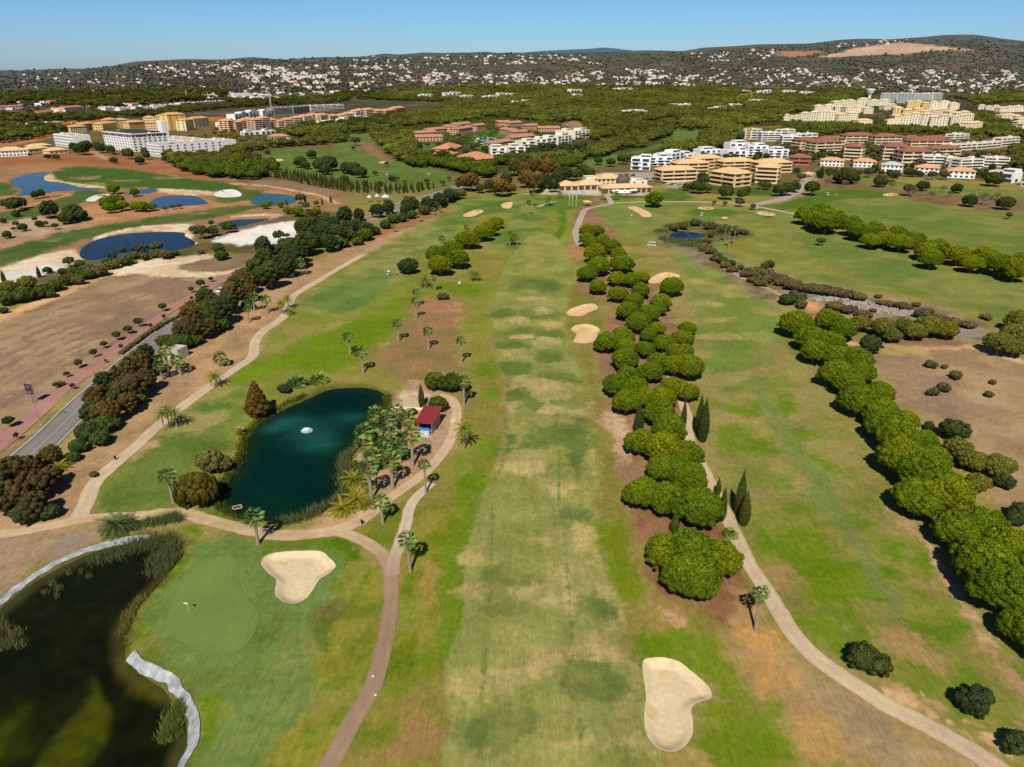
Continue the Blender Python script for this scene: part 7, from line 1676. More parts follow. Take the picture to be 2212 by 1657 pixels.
for i, (t, X, y0, y1, lab) in enumerate((('A', 1747, 585, 455, 'tall pale construction mast behind the orange apartments'), ('A', 1198, 470, 430, 'thin pale mast in the trees far left'), ('B', 565, 375, 335, 'thin mast in the white hillside town'), ('B', 535, 450, 388, 'orange crane mast at the forest edge'))):
    x, y, z = spot(t, X, y0); H = (y0 - y1) * K(t) * y / F * 1.02
    m_ = empty('lattice_mast', (x, y, z)); prop(m_, lab, 'mast')
    mb = MB(); lattice(mb, (0, 0, 0), (0, 0, H), 2.2, 12, .35); mb.build('frame', mat('mast_%d' % (i == 3), (200, 190, 180) if i < 3 else (200, 130, 60)), m_)
    slab('base', mat('concrete', (190, 180, 164)), m_, -2, 2, -2, 2, -.5, .6)
# path-side bits
x, y, z = spot('E', 768, 155); o = empty('course_sign', (x, y, z), R(8)); prop(o, 'small pale tee sign on two posts in the left fairway', 'sign')
mb = MB(); mb.box(-.5, .5, -.04, .04, .9, 2.2); mb.build('board', mat('sign_grey', (196, 196, 188)), o)
for xx in (-.42, .42): mb = MB(); mb.box(xx - .04, xx + .04, -.04, .04, 0, .9); mb.build('post', wood, o)
for i, (t, X, Y, lab) in enumerate((('D', 742, 1272, 'dark waste bin post beside the left cart path'), ('H', 142, 100, 'dark bin on a post beside the path fork near the palms'))):
    x, y, z = spot(t, X, Y); o = empty('litter_bin', (x, y, z)); prop(o, lab, 'bin'); mb = MB(); mb.lathe([(.2, .35), (.24, 1.0), (.24, 1.05), (.02, 1.06)], 12); mb.build('body', dark_paint, o); mb = MB(); mb.tube((0, 0, 0), (0, 0, 1.3), .05, .05, 6); mb.build('post', dark_paint, o)
stone = mat('pale_stone', (214, 204, 188), .95, .15, 1.5)
for i, (X, Y) in enumerate(((220, 1080), (236, 1200))):
    x, y, z = spot('H', X - 8, Y - 5); 
    mb = MB(); iv, if_ = ICO1; me = mesh_np('stone', iv * np.array([.2, .16, .1]) * (1 + .3 * np.random.default_rng(i).random((len(iv), 1))), if_, [stone]); o = add('stone', me); o.location = (x, y, z + .1); prop(o, ('upper', 'lower')[i] + ' pale stone lying on the brown cart path', 'stone', 'stones on the path')
x, y, z = spot('E', 440, 945)
mb = MB(); mb.box(-5, 4, -.15, .15, 0, .55); mb.box(3.7, 4, .15, 3, 0, .55); o = mb.build('low_wall', mat('white_render', (228, 224, 214)), None); o.location = (x, y, z); o.rotation_euler = (0, 0, R(-4)); prop(o, 'low white wall behind the palm grove and shed', 'wall')
x, y, z = spot('E', 745, 1018)
mb = MB(); mb.box(-1.3, 1.3, -1.2, 1.2, -.1, .06); o = mb.build('stone_slab', stone, None); o.location = (x, y, z); prop(o, 'pale square slab laid on the sandy path by the shed', 'slab')
# white gateway panels by the road beyond the lakes
for i, (X, Y, w_, h_) in enumerate(((190, 1140, 1.8, 3.4), (240, 1140, 1.8, 4.2), (292, 1130, 3.6, 2.6))):
    x, y, z = spot('B', X, Y); o = empty('white_tent', (x, y, z), .2); prop(o, ('left white peaked canopy by the road bend', 'middle tall white peaked canopy by the road bend', 'right wide white canopy by the road bend')[i], 'canopy', 'white canopies by the road bend')
    hip('roof', w_ * 1.4, 4, h_, 1.6, .2, mat('canvas', (206, 204, 198)), o, -w_ * .7, -2)
    for sx in (-1, 1):
        for sy in (-1, 1): mb = MB(); mb.tube((sx * w_ * .65, sy * 1.8, 0), (sx * w_ * .65, sy * 1.8, h_), .12, .12, 6); mb.build('post', steel, o)
# ------------------------------------------------------------------ forest, hedges, scrub, reeds, hillside town
def inpoly(pts, poly):
    s, _ = sdf(pts[:, 0], pts[:, 1], poly, 1e6); return s > 0
CLEAR = [at(smooth(PX(t, *v), True, 3))[:, :2] for t, v in (
    ('B', (470,650, 700,640, 860,615, 1000,600, 1180,620, 1420,640, 1440,700, 1300,760, 1200,860, 960,860, 880,890, 730,880, 590,860, 580,810, 480,760)),
    ('B', (1390,1000, 1500,1000, 1660,940, 2209,930, 2209,1060, 1390,1090)), ('B', (1440,625, 1560,625, 1560,690, 1440,690)), ('B', (380,510, 640,500, 640,545, 430,570)))]
DRIVES = [at(smooth(PX('B', 1990,660, 2030,620, 2100,580, 2140,560), False, 4))[:, :2]]
def scatter(t, poly, gap, jitter=.35, seed=0, keep=1.0):
    """points spread over a survey area with roughly even spacing on the ground"""
    P = at(smooth(PX(t, *poly), True, 3))[:, :2]; rng = np.random.default_rng(seed)
    lo, hi = P.min(0), P.max(0)
    X, Y = np.meshgrid(np.arange(lo[0], hi[0], gap), np.arange(lo[1], hi[1], gap * .87)); X[1::2] += gap / 2
    q = np.stack([X.ravel(), Y.ravel()], 1) + rng.uniform(-jitter, jitter, (X.size, 2)) * gap
    k = inpoly(q, P) & (rng.random(len(q)) < keep)
    q = q[k]
    for c in CLEAR: q = q[~inpoly(q, c)] if len(q) else q
    for bx, by, br in BLD:
        q = q[np.hypot(q[:, 0] - bx, q[:, 1] - by) > br * .85 + 3]
    # do not hide building fronts
    for bx, by, br in BLD:
        v = np.array([bx, by]); L = np.hypot(*v); u = v / L; dq = v - q; al = dq @ u; la = np.abs(dq @ np.array([-u[1], u[0]]))
        q = q[~((al > 0) & (al < br + 14 + L * .008) & (la < br * .9))]
    return q
FOREST = []
def forest(t, poly, gap, w0, w1, kind, desc, group, seed, keep=.96): 
    for x, y in scatter(t, poly, gap, seed=seed, keep=keep): FOREST.append((x, y, random.uniform(w0, w1), kind, desc, group))
PF = 'umbrella pine in the woods'
forest('B', (190,690, 260,670, 330,690, 420,690, 490,760, 500,830, 590,860, 740,890, 870,910, 990,920, 1000,960, 930,990, 800,960, 640,930, 500,920, 400,890, 310,830, 250,770), 9.5, 9, 13, 'pine_far', 'umbrella pine of the wood left of the resort', 'pines left of the resort', 21)
forest('A', (1075,850, 1200,830, 1380,860, 1500,840, 1660,880, 1770,930, 1740,960, 1720,1000, 1640,1000, 1480,990, 1360,985, 1200,950, 1080,890), 10, 10, 14, 'pine_far', 'umbrella pine of the double row right of the hotel', 'pines right of the hotel', 22, .95)
forest('A', (1360,815, 1640,790, 1780,760, 1950,740, 2209,700, 2209,760, 1950,780, 1800,790, 1660,810, 1500,840), 10, 9, 13, 'pine_far', 'umbrella pine of the wood above the far green', 'pines above the far green', 23, .9)
forest('A', (1830,700, 1960,650, 2209,640, 2400,600, 2640,560, 2800,560, 2990,600, 2900,640, 2700,650, 2400,690, 2209,710, 2000,740), 11, 10, 14, 'pine_far', 'umbrella pine below the salmon apartments', 'pines below the salmon apartments', 24)
forest('B', (1400,860, 1560,850, 1700,780, 1830,730, 1950,730, 1960,790, 1840,800, 1700,850, 1560,880, 1480,930, 1300,890, 1100,880, 1010,920, 1000,880, 1200,850), 9.5, 9, 13, 'pine_far', 'umbrella pine between resort and clubhouse', 'pines between resort and clubhouse', 25)
forest('B', (1560,650, 1720,640, 1960,640, 2130,640, 2140,700, 2020,750, 1960,740, 1830,720, 1700,740, 1640,760, 1600,720), 10.5, 10, 14, 'pine_far', 'umbrella pine right of the resort', 'pines right of the resort', 26, .9)
forest('B', (2070,790, 2209,770, 2420,740, 2500,770, 2480,800, 2300,820, 2100,830), 9.5, 9, 12, 'pine_far', 'umbrella pine behind the white villas', 'pines behind the white villas', 27)
forest('C', (100,790, 160,700, 270,640, 390,670, 400,740, 320,770, 290,800, 200,810), 10, 10, 14, 'pine_far', 'umbrella pine left of the tower crane', 'pines left of the crane', 28)
forest('C', (2050,800, 2209,780, 2400,800, 2400,980, 2209,960, 2120,900, 2110,830), 9, 9, 12, 'pine_far', 'umbrella pine at the right edge behind the villas', 'pines at the right edge', 29, .85)
forest('C', (730,700, 900,650, 1100,660, 1400,670, 1700,690, 2209,700, 2300,720, 2200,740, 1900,720, 1700,710, 1400,700, 1100,700, 850,720), 10, 9, 13, 'pine_far', 'dark tree of the belt below the cream complex', 'belt below the cream complex', 30, .9)
forest('C', (1880,600, 1960,590, 2110,640, 2130,690, 1950,680), 11, 9, 13, 'pine_far', 'dark tree of the belt below the cream complex', 'belt below the cream complex', 31, .8)
BIG = [('B', (-40,640, 300,600, 620,560, 600,500, 350,490, 200,470, 560,420, 900,400, 1300,395, 1700,400, 2209,415, 2209,560, 1900,640, 1700,640, 1440,630, 1180,620, 1000,600, 800,640, 640,610, 300,650, 0,690), 13.5, 32, .86),
       ('C', (0,420, 400,420, 900,425, 1190,430, 1260,450, 1100,490, 960,520, 850,560, 690,580, 640,620, 500,640, 380,660, 250,640, 140,680, 0,660), 13.5, 33, .86),
       ('B', (300,430, 560,425, 540,460, 600,480, 300,490, 0,470, 0,440), 15, 34, .6), ('A', (1300,500, 2000,470, 2209,470, 2209,500, 1800,520, 1480,540, 1000,590, 700,600, 640,590, 1000,560), 15, 35, .8),
       ('A', (-300,660, 0,640, 440,680, 340,720, 0,760, -300,800), 15, 36, .75), ('A', (0,600, 350,600, 640,580, 700,610, 400,625, 0,630), 16, 37, .7),
       ('C', (1250,440, 1700,470, 2209,440, 2600,440, 2600,540, 2209,500, 1900,520, 1800,480, 1300,440), 16, 38, .8), ('A', (0,450, 600,440, 1300,430, 1500,450, 1200,500, 650,540, 200,500, 0,520), 22, 39, .6)]
for t, poly, gap, sd, kp in BIG: forest(t, poly, gap, gap * .85, gap * 1.15, 'pine_far', PF, 'pines of the wide forest', sd, kp)
# broadleaf filling between the buildings
for i, (t, poly, gap, kp, desc) in enumerate((
    ('B', (480,640, 860,600, 1420,640, 1440,700, 1200,860, 960,870, 730,890, 480,780), 13, .5, 'garden tree among the terracotta resort houses'), ('A', (430,780, 1500,700, 1640,700, 1650,790, 1300,850, 900,870, 560,800), 15, .45, 'garden tree around the white hotel'),
    ('C', (700,700, 2209,740, 2209,960, 1500,980, 860,900, 700,850), 12, .5, 'garden tree among the brown roofed apartments'), ('C', (0,860, 760,850, 780,1020, 300,1080, 0,1060), 12, .4, 'garden tree among the tan apartments'),
    ('C', (640,620, 1900,650, 1900,690, 640,680), 14, .5, 'garden tree at the foot of the cream complex'), ('C', (860,530, 1860,480, 1860,650, 860,640), 18, .35, 'garden tree between the tiers of the cream complex'), ('A', (1400,660, 2209,600, 2209,670, 1500,720), 15, .4, 'garden tree below the salmon apartments'),
    ('B', (960,850, 1500,780, 1560,830, 1400,900, 1000,900), 11, .6, 'garden tree below the white cubic villas'), ('C', (860,960, 1500,960, 2209,1000, 2209,1040, 1500,990, 900,1000), 11, .5, 'garden tree along the villa gardens'))):
    CL_ = CLEAR; CLEAR = [] ; qs = scatter(t, poly, gap, seed=60 + i, keep=kp); CLEAR = CL_
    for x, y in qs: FOREST.append((x, y, random.uniform(5, 9), random.choice(('broad', 'carob', 'olive', 'dark')), desc, 'garden trees'))
FOREST.sort(key=lambda f: math.hypot(f[0], f[1]))
npine = sum(1 for o, *_ in TREES if o.name.startswith('umbrella_pine')); nb_ = 0
left = []
for x, y, wd, kind, desc, group in FOREST:
    if kind == 'pine_far':
        if npine < 300: npine += 1
        else: left.append((x, y, wd)); continue
    else:
        nb_ += 1
        if nb_ > 260: left.append((x, y, wd * .9)); continue
    put(kind, (x, y, float(gz0(x, y))), wd, desc, group)
# the rest of the forest, one mass
def merged(name, items, mat_, rng, nl, size, nclump, label, trunks=True, h=.46, rz=.26, lowpoly=False):
    VS, FS, CS = [], [], []; base = 0; vars_ = []
    for i in range(6):
        if lowpoly:
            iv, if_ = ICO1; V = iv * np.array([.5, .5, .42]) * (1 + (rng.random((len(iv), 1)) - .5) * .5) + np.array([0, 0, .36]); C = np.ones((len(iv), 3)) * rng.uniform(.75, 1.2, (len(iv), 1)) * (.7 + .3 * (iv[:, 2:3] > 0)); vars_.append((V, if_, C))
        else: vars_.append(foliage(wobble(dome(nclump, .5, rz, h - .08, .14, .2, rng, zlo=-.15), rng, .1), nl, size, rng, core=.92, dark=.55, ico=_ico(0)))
    for x, y, wd in items:
        V, Fq, C = vars_[rng.integers(6)]
        wd *= rng.uniform(.7, 1.3); a = rng.uniform(0, 6.28); ca, sa = math.cos(a), math.sin(a)
        Vr = np.stack([V[:, 0] * ca - V[:, 1] * sa, V[:, 0] * sa + V[:, 1] * ca, V[:, 2] * rng.uniform(.85, 1.15)], 1) * wd + np.array([x, y, float(gz0(x, y))])
        VS.append(Vr); FS.append(Fq + base); base += len(V); CS.append(C * rng.uniform(.75, 1.2) * (.45 + 1.05 * float(fbm(np.array([x / 70]), np.array([y / 140]), 3, 44)[0])) * (.68 if x < -.16 * y and y > 1250 else 1) * np.array([rng.uniform(.9, 1.12), 1, 1]))
    o = add(name, mesh_np(name, np.concatenate(VS), np.concatenate(FS), [mat_], col=np.clip(np.concatenate(CS), 0, 2))); prop(o, label, name.replace('_', ' '), None, 'stuff'); return o
rng = np.random.default_rng(77)
merged('pine_forest', left, leaf_mat('leaf_pine_distant', (112, 124, 48)), rng, 110, .11, 11, 'wide dark green pine forest reaching to the hillside town')  # leaf green desaturated so the far wood carries haze in its colour
# cypress sapling hedge above the tan track
A_ = at(smooth(PX('A', 1740,985, 1850,1000, 2000,1030, 2209,1070, 2330,1080, 2440,1085, 2560,1085, 2700,1075), False, 6))[:, :2]
L_ = np.concatenate([[0], np.cumsum(np.linalg.norm(np.diff(A_, axis=0), axis=1))]); hn = 0
for off_ in (0, 7, 14, 21):
    for s in np.arange(0, L_[-1], 4.2):
        x = np.interp(s + random.uniform(-1, 1), L_, A_[:, 0]) + off_ * .4 + random.uniform(-1, 1); y = np.interp(s, L_, A_[:, 1]) + off_ + random.uniform(-1.5, 1.5)
        put('cypress_far', (x, y, float(gz0(x, y))), random.uniform(1.2, 1.7), 'young cypress of the dense plantation above the tan track', 'young cypresses of the plantation')
# far scrub and hillside trees
def scatter_px(poly, n, seed, clump=0):
    P = np.array(poly, float).reshape(-1, 2); rg = np.random.default_rng(seed); out = []
    while len(out) < n:
        q = rg.uniform(P.min(0), P.max(0), (n * 3, 2)); s, _ = sdf(q[:, 0], q[:, 1], P, 1e6); k_ = s > 0
        if clump: k_ &= fbm(q[:, 0] / 26, q[:, 1] / 7, 3, 31) > clump + rg.uniform(-.05, .05, len(q))
        out += list(q[k_])
    return at(np.array(out[:n]))
hs = scatter_px((-20,150, 300,135, 550,129, 850,122, 1050,116, 1480,114, 1640,102, 1840,92, 2050,82, 2230,92, 2230,205, 1900,200, 1700,188, 1300,186, 1000,190, 640,200, 300,215, -20,235), 9000, 91)
hs = hs[~(inpoly(hs[:, :2], QUARRY[0]) | inpoly(hs[:, :2], QUARRY[1]))]
merged('hillside_scrub', [(p[0], p[1], random.uniform(5, 12)) for p in hs], leaf_mat('leaf_far', (98, 104, 82)), rng, 0, 0, 0, 'scattered dark bushes and trees on the distant hills', lowpoly=True)  # leaf colour lightened and greyed as painted distance haze
sc_ = []
for t, poly, gap, sd, kp in (('A', (0,480, 1200,440, 1500,520, 640,600, 640,640, 0,700), 24, 95, .6), ('A', (-100,640, 460,660, 420,690, -100,790), 12, 96, .6), ('C', (1880,520, 2209,640, 2209,700, 1700,680), 14, 97, .5), ('A', (1180,840, 1500,800, 1660,790, 1640,810, 1400,840, 1280,870), 9, 98, .35)):
    sc_ += [(x, y, random.uniform(4, 8)) for x, y in scatter(t, poly, gap, seed=sd, keep=kp)]
merged('scrubland', sc_, L_SHRUB, rng, 80, .14, 7, 'dry scrub around the far left apartments')
# hillside town: small white houses
HM = []
def house_mesh(i, wc, rc_, flat):
    m = MB(); w_, d_ = 1, .75; h_ = (.42, .6, .5, .75)[i % 4]
    m.box(-.5, .5, -.38, .38, -.3, h_, 0)
    if i % 2: m.box(.1, .62, -.5, -.2, -.3, h_ * .6, 0)
    if flat: m.box(-.48, .48, -.36, .36, h_ + .002, h_ + .03, 1)
    else:
        z = h_ + .005; r_ = h_ + .16
        m.quad([(-.54, -.42, z), (.54, -.42, z), (.2, 0, r_), (-.2, 0, r_)], 1); m.quad([(.54, .42, z), (-.54, .42, z), (-.2, 0, r_), (.2, 0, r_)], 1); m.quad([(.54, -.42, z), (.54, .42, z), (.2, 0, r_)], 1); m.quad([(-.54, .42, z), (-.54, -.42, z), (-.2, 0, r_)], 1)
    for x in (-.3, 0, .28):
        m.box(x - .06, x + .06, -.386, -.37, h_ * .35, h_ * .75, 2)
    return m.mesh('house', [wall(wc), roofm(rc_) if not flat else TERR, GLASS])
for i in range(8): HM.append(house_mesh(i, ((240, 236, 228), (244, 242, 238), (236, 224, 204), (240, 232, 220))[i % 4], ((206, 140, 100), (190, 120, 86), (214, 160, 120))[i % 3], i in (0, 1, 3, 4)))
TOWN = []
for i_, (poly, n, nm) in enumerate((((478,146, 560,140, 640,152, 740,158, 760,178, 640,186, 520,176), 150, 'on the bright white slope left of centre'), ((300,142, 420,134, 620,136, 700,142, 640,152, 420,160, 320,160), 46, 'on the left ridge'), ((700,142, 900,140, 1020,160, 1000,186, 760,186), 90, 'in the town on the middle slope'), ((760,122, 1040,118, 1300,120, 1300,140, 1000,140, 760,138), 60, 'along the central ridge'),
        ((1000,165, 1250,150, 1480,150, 1500,186, 1300,184, 1050,184), 130, 'in the town right of centre'), ((1480,150, 1700,146, 1880,156, 1880,190, 1640,186, 1480,182), 84, 'in the scattered town on the right'), ((1880,150, 2212,152, 2212,208, 2000,200, 1880,190), 110, 'in the white town at the far right'),
        ((1480,116, 1640,104, 1700,112, 1640,130, 1490,136), 22, 'on the slope left of the quarry'), ((1800,92, 1960,86, 1940,100, 1810,102), 14, 'on the ridge above the quarry'), ((0,200, 330,196, 420,225, 300,245, 0,250), 26, 'in the green plain at the far left'), ((420,185, 900,186, 900,200, 640,215, 430,222), 70, 'in the plain below the left hill'), ((30,160, 300,150, 470,160, 470,190, 200,200, 30,200), 24, 'scattered on the dark left hill'))):
    for p in scatter_px(poly, int(n * (3.2 if i_ == 0 else 2.3)), len(TOWN) + 5, .48): TOWN.append((p, nm))
TOWN = [q for q in TOWN if not inpoly(np.array([q[0][:2]]), QUARRY[0])[0]]
TOWN.sort(key=lambda q: q[0][1])
rest = []; rr = random.Random(3)
for i, (p, nm) in enumerate(TOWN):
    s = rr.uniform(5.5, 11) * rr.uniform(.8, 1.3); mi_ = rr.randrange(8)
    if i < 290:
        o = add('hillside_house', HM[mi_]); o.location = (p[0], p[1], float(gz0(p[0], p[1]))); o.scale = (s * rr.uniform(1, 1.9), s, s * rr.uniform(.7, 1.0)); o.rotation_euler = (0, 0, rr.uniform(-.6, .6))
        prop(o, 'tiny %s house %s' % ('flat roofed white' if mi_ in (0, 1, 3, 4) else 'white tile roofed', nm), 'house', 'tiny houses ' + nm)
    else: rest.append((p, s, mi_, rr.uniform(-.6, .6)))
VS, FS, MI = [], [], []; base = 0
for p, s, mi_, a in rest:
    me = HM[mi_]; V = np.array([v.co[:] for v in me.vertices]); ca, sa = math.cos(a), math.sin(a); s *= 1.0
    V = V * np.array([rr.uniform(1, 1.9), 1, .85]); V = np.stack([V[:, 0] * ca - V[:, 1] * sa, V[:, 0] * sa + V[:, 1] * ca, V[:, 2]], 1) * s + np.array([p[0], p[1], float(gz0(p[0], p[1]))])
    VS.append(V); FS += [[base + q for q in f.vertices] for f in me.polygons]; MI += [min(f.material_index, 1) if f.material_index < 2 else 2 for f in me.polygons]; base += len(V)
o = add('hillside_town', mesh_np('hillside_town', np.concatenate(VS), FS, [wall((238, 232, 222)), roofm((206, 140, 100)), GLASS], mi=MI)); prop(o, 'white hillside towns spread over the distant slopes', 'town', None, 'stuff')
# reeds and bank plants
def reeds(name, t, spec, m, label, n, h=1.2, w_=.05):
    """spec: centre x, y and spread (m); blades in clumps"""
    V = []; C = []; rg = np.random.default_rng(len(label)); 
    for x, y, rad, k in np.array(spec, float).reshape(-1, 4):
        p = at(PX(t, x, y))[0]; cnt = int(n * k)
        q = np.stack([p[0] + rg.normal(0, rad * .5, cnt), p[1] + rg.normal(0, rad * .5, cnt)], 1)
        z = np.maximum(gz(q[:, 0], q[:, 1]), WATER_Z - .1)
        hh = h * rg.uniform(.5, 1.3, cnt); lean = rg.normal(0, .28, (cnt, 2)) * hh[:, None]; a = rg.uniform(0, 3.14, cnt); wv = np.stack([np.cos(a), np.sin(a)], 1) * (w_ * rg.uniform(.6, 1.5, cnt))[:, None]
        v = np.stack([np.column_stack([q - wv, z]), np.column_stack([q + wv, z]), np.column_stack([q + lean, z + hh])], 1).reshape(-1, 3); V.append(v)
        tt = rg.uniform(.6, 1.25, cnt); C.append(np.repeat(np.stack([tt * rg.uniform(.85, 1.15, cnt), tt, tt], 1), 3, 0))
    V = np.concatenate(V); o = add(name, mesh_np(name, V, np.arange(len(V)).reshape(-1, 3), [m], col=np.concatenate(C))); prop(o, label, 'reeds', None, 'stuff'); return o
L_GR = leaf_mat('leaf_bank', (86, 96, 30))
reeds('reeds', 'G', [700,290,2.2,1, 780,260,2.4,1.2, 860,230,2.4,1.3, 940,210,2.4,1.4, 1010,200,2,1.2, 1080,190,1.8,1, 1100,230,1.8,1, 1050,270,2,1, 1010,320,2,1, 1060,360,1.6,.8, 1130,300,1.2,.6, 620,320,1.6,.5, 1000,380,1.6,.6], L_REED, 'olive brown reed bed at the far end of the dark pond', 560, 1.2)
reeds('reeds', 'G', [840,650,.9,.6, 810,720,.9,.7, 790,770,.9,.7, 870,600,.8,.5, 900,560,.7,.4, 830,690,.9,.6], L_REED, 'grey green reeds along the green side of the dark pond', 420, 1.0)
reeds('reeds', 'G', [1130,1250,.9,.7, 1110,1310,1.1,1, 1090,1370,1.1,1.1, 1080,1430,1.1,1, 1120,1390,.9,.8, 1150,1290,.8,.6, 1050,1450,.9,.6], leaf_mat('leaf_reed_green', (120, 132, 62)), 'pale green reed clump below the fabric lining', 600, 1.1)
reeds('reeds', 'G', [20,780,1.2,.8, 60,830,1.2,.8, 110,790,1,.5, 40,870,1,.5, 0,730,1,.5, 130,860,.8,.4], leaf_mat('leaf_reed_pale', (116, 118, 72)), 'pale reed clump standing in the dark pond at left', 320, 1.1)
reeds('reeds', 'G', [290,540,.5,.2, 380,510,.6,.3, 340,480,.5,.2, 450,410,.4,.2, 520,400,.4,.2, 570,430,.4,.15, 370,560,.4,.2], L_REED, 'thin reed stems standing in the dark pond', 500, 1)
reeds('bank_plants', 'G', [940,100,1.6,.8, 1000,90,1.4,.8, 1060,80,1.4,1, 1110,60,1.3,1, 860,120,1.2,.8, 1150,70,1,.5], leaf_mat('leaf_cane', (116, 132, 66)), 'green cane plants between dirt track and dark pond', 420, 1.4)
te = PONDS['teal']; rg = np.random.default_rng(5); sp = []
def bank(poly, name, m, label, per, h, rad, ranges, out=.4):
    c = poly.mean(0); V = []; C = []; d_ = dens(poly, .5); n = len(d_)
    for i, p in enumerate(d_):
        f = i / n
        if not any(a <= f <= b for a, b in ranges) or min(np.hypot(*(q_ - p).T).min() for q_ in LIN) < 2.2: continue
        cnt = int(per * rg.uniform(.4, 1.4)); u = (p - c) / np.linalg.norm(p - c)
        q = p + u * out + rg.normal(0, rad, (cnt, 2)); z = np.maximum(gz(q[:, 0], q[:, 1]), WATER_Z)
        hh = h * rg.uniform(.4, 1.3, cnt) * (0.6 + .8 * vnoise(np.array(i * .13), np.array(3.))); ln = rg.normal(0, .35, (cnt, 2)) * hh[:, None]; a = rg.uniform(0, 3.14, cnt); wv = np.stack([np.cos(a), np.sin(a)], 1) * (.07 * rg.uniform(.6, 1.6, cnt))[:, None]
        V.append(np.stack([np.column_stack([q - wv, z]), np.column_stack([q + wv, z]), np.column_stack([q + ln, z + hh])], 1).reshape(-1, 3)); tt = rg.uniform(.6, 1.25, cnt); C.append(np.repeat(np.stack([tt, tt, tt], 1), 3, 0))
    V = np.concatenate(V); o = add(name, mesh_np(name, V, np.arange(len(V)).reshape(-1, 3), [m], col=np.concatenate(C))); prop(o, label, 'reeds', None, 'stuff')
bank(te, 'bank_plants', L_GR, 'green plants fringing the teal pond', 34, .8, .6, [(.16, .56), (.82, 1)])
bank(te, 'reeds', L_REED, 'brown green reeds on the near bank of the teal pond', 90, 1.3, .7, [(.6, .8)])
bank(PONDS['dark'], 'bank_plants', L_GR, 'yellow green grass along the dark pond edge', 22, .5, .4, [(.3, .62)], .1)
ed = at(smooth(PX('C', 0,1280, 100,1262, 220,1275, 330,1315, 420,1340, 330,1350, 230,1340, 180,1330), True, 6))[:, :2]
reeds('reeds', 'C', sum([[x, y, 4, 1] for x, y in ((0,1295), (50,1280), (110,1275), (170,1285), (230,1300), (290,1315), (350,1330), (400,1340), (220,1340), (260,1345), (-60,1300), (-120,1330), (-90,1380), (-40,1395), (60,1395), (130,1400), (60,1420), (160,1450))], []), L_REED, 'brown reed belt around the blue reedy pond', 500, 1.8, .12)
# stones of the stream
rg = np.random.default_rng(41); V = []; Fq = []; b_ = 0; iv, if_ = _ico(0)
for t, X, Y, sx, sy, n in (('F', 980, 235, 130, 14, 150), ('F', 1130, 270, 130, 20, 160), ('F', 1280, 300, 140, 22, 130), ('F', 640, 100, 80, 20, 70), ('F', 1430, 330, 90, 16, 120), ('F', 780, 150, 60, 14, 90), ('F', 1700, 430, 120, 20, 60)):
    q = np.stack([rg.normal(X, sx * .5, n), rg.normal(Y, sy * .5, n)], 1); p = at(q * K(t) + np.array(OFF[t]))
    for c in p:
        s = rg.uniform(.2, .8) * np.array([1, 1, .6]); V.append(iv * s * rg.uniform(.7, 1.2, (len(iv), 1)) + c + np.array([0, 0, .1])); Fq.append(if_ + b_); b_ += len(iv)
o = add('loose_stones', mesh_np('loose_stones', np.concatenate(V), np.concatenate(Fq), [mat('grey_stones', (160, 150, 138), .95, .3, .6, world=True)])); prop(o, 'heaps of pale stones along the dry stream', 'stones', None, 'stuff')

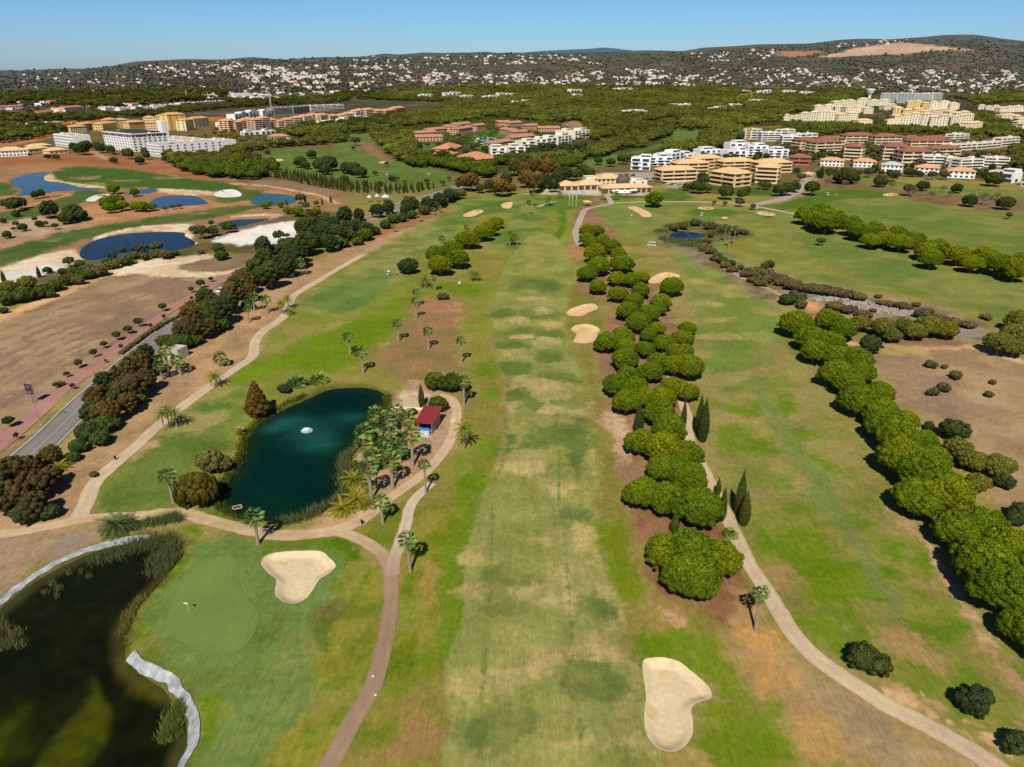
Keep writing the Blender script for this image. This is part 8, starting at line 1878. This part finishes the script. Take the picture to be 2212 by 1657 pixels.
# ------------------------------------------------------------------ labels: which tree is which, told by the landmark it stands closest to
LM = [(n, at(PX(t, x, y))[0][:2]) for n, t, x, y in (
 ('the red roofed shed', 'E', 540, 1080), ('the fountain', 'D', 1968, 1080), ('the floating frame', 'D', 1525, 1585), ('the kidney shaped bunker', 'G', 1910, 430), ('the boot shaped bunker', 'H', 2130, 1250), ('the round bunker with a waist', 'E', 1580, 460), ('the narrow bunker', 'E', 1560, 310), ('the bunker right of the middle pines', 'E', 2080, 110),
 ('the twin cypresses', 'F', 130, 1120), ('the tall cypress trio', 'F', 390, 1640), ('the broad cypress', 'E', 1915, 1100), ('the brown path fork', 'H', 340, 380), ('the leaning right hand palm', 'I', 483, 776), ('the bright bank bush', 'F', 690, 260), ('the dry field shrubs', 'F', 1700, 760), ('the bare orange patch', 'F', 860, 290), ('the dark field corner tree', 'F', 1220, 600), ('the bend of the left cart path', 'D', 1850, 330),
 ('the flat roofed hut', 'D', 1110, 625), ('the billboard', 'D', 212, 905), ('the white car', 'D', 1405, 190), ('the pale dirt yard', 'A', 1000, 1560), ('the large blue lake', 'A', 900, 1420), ('the white silt flat', 'A', 1700, 1340), ('the oval white bunker', 'A', 1455, 1085), ('the green pond', 'A', 1750, 1120), ('the far left lake', 'A', 250, 1010), ('the small blue pool', 'A', 1550, 1268), ('the white hotel front', 'A', 900, 830), ('the hotel tower', 'A', 1045, 715), ('the villa right of the hotel', 'A', 1800, 755), ('the distant left green', 'A', 1780, 870),
 ('the resort pool', 'B', 945, 745), ('the broad resort roof', 'B', 660, 810), ('the clubhouse dome', 'B', 1826, 1050), ('the flagpoles', 'B', 1492, 1162), ('the curved bunker below the clubhouse', 'B', 1930, 1205), ('the long curved bunker', 'B', 860, 1215), ('the small far bunker', 'B', 1070, 1165), ('the white canopies', 'B', 240, 1140), ('the upper end of the middle row', 'B', 1600, 1310), ('the bare red patch by the path', 'B', 1520, 1450), ('the round trees on the left fairway', 'B', 690, 1470), ('the car park', 'B', 2000, 1000), ('the staggered white villas', 'B', 1200, 830), ('the end villa of the white row', 'B', 1555, 735),
 ('the reedy pond', 'C', 60, 1360), ('the tan gazebo', 'C', 820, 978), ('the thin bunker by the path junction', 'C', 550, 1215), ('the lone fairway tree', 'C', 905, 1400), ('the bunker near the bare trees', 'C', 1350, 1093), ('the red house', 'C', 760, 900), ('the tower crane', 'C', 432, 800), ('the water tower', 'C', 1215, 474), ('the right field corner', 'C', 2150, 1180), ('the middle of the far right row', 'C', 1500, 1420), ('the left end of the far right row', 'C', 830, 1240), ('the right end of the far right row', 'C', 2180, 1600), ('the large villa at right', 'C', 2040, 1010), ('the peach house', 'C', 1370, 648), ('the orange roofed villa', 'C', 1580, 960),
 ('the lower right bush', 'I', 1200, 990), ('the second bottom right bush', 'I', 1890, 1270), ('the bottom left pond corner', 'G', 1170, 200), ('the near green flag', 'G', 1218, 672), ('the rust conifer', 'D', 1645, 960), ('the willow', 'D', 1255, 1500), ('the lower left road end', 'D', 200, 1240), ('the upper middle pines', 'E', 1800, 60), ('the path gap in the middle row', 'E', 2060, 470), ('the sandy patch beside the row', 'E', 1790, 1120), ('the large near pine', 'I', 85, 640), ('the purple brown field', 'F', 1560, 860))]
LP = np.array([p for _, p in LM])
groups_ = {}
for o, desc, lab in TREES:
    if lab: continue
    p = np.array([o.location.x, o.location.y]); dd = np.hypot(*(LP - p).T); i = int(dd.argmin())
    groups_.setdefault((desc, i), []).append((dd[i], o))
ORDX = ['closest', 'second closest', 'third closest', 'fourth closest', 'fifth closest', 'sixth closest', 'seventh closest', 'eighth closest', 'ninth closest', 'tenth closest', 'eleventh closest', 'twelfth closest']
for (desc, i), lst in groups_.items():
    lst.sort(key=lambda q: q[0]); n = LM[i][0]; words = desc.split()
    for k, (_, o) in enumerate(lst):
        lab = desc + (', ' + (ORDX[k] if k < len(ORDX) else 'among those farther off from') + (' to ' if k < len(ORDX) else ' ') + n)
        w_ = lab.split()
        if len(w_) > 16: lab = ' '.join(desc.split()[:max(4, 16 - (len(w_) - len(words)))]) + lab[len(desc):]
        o['label'] = lab
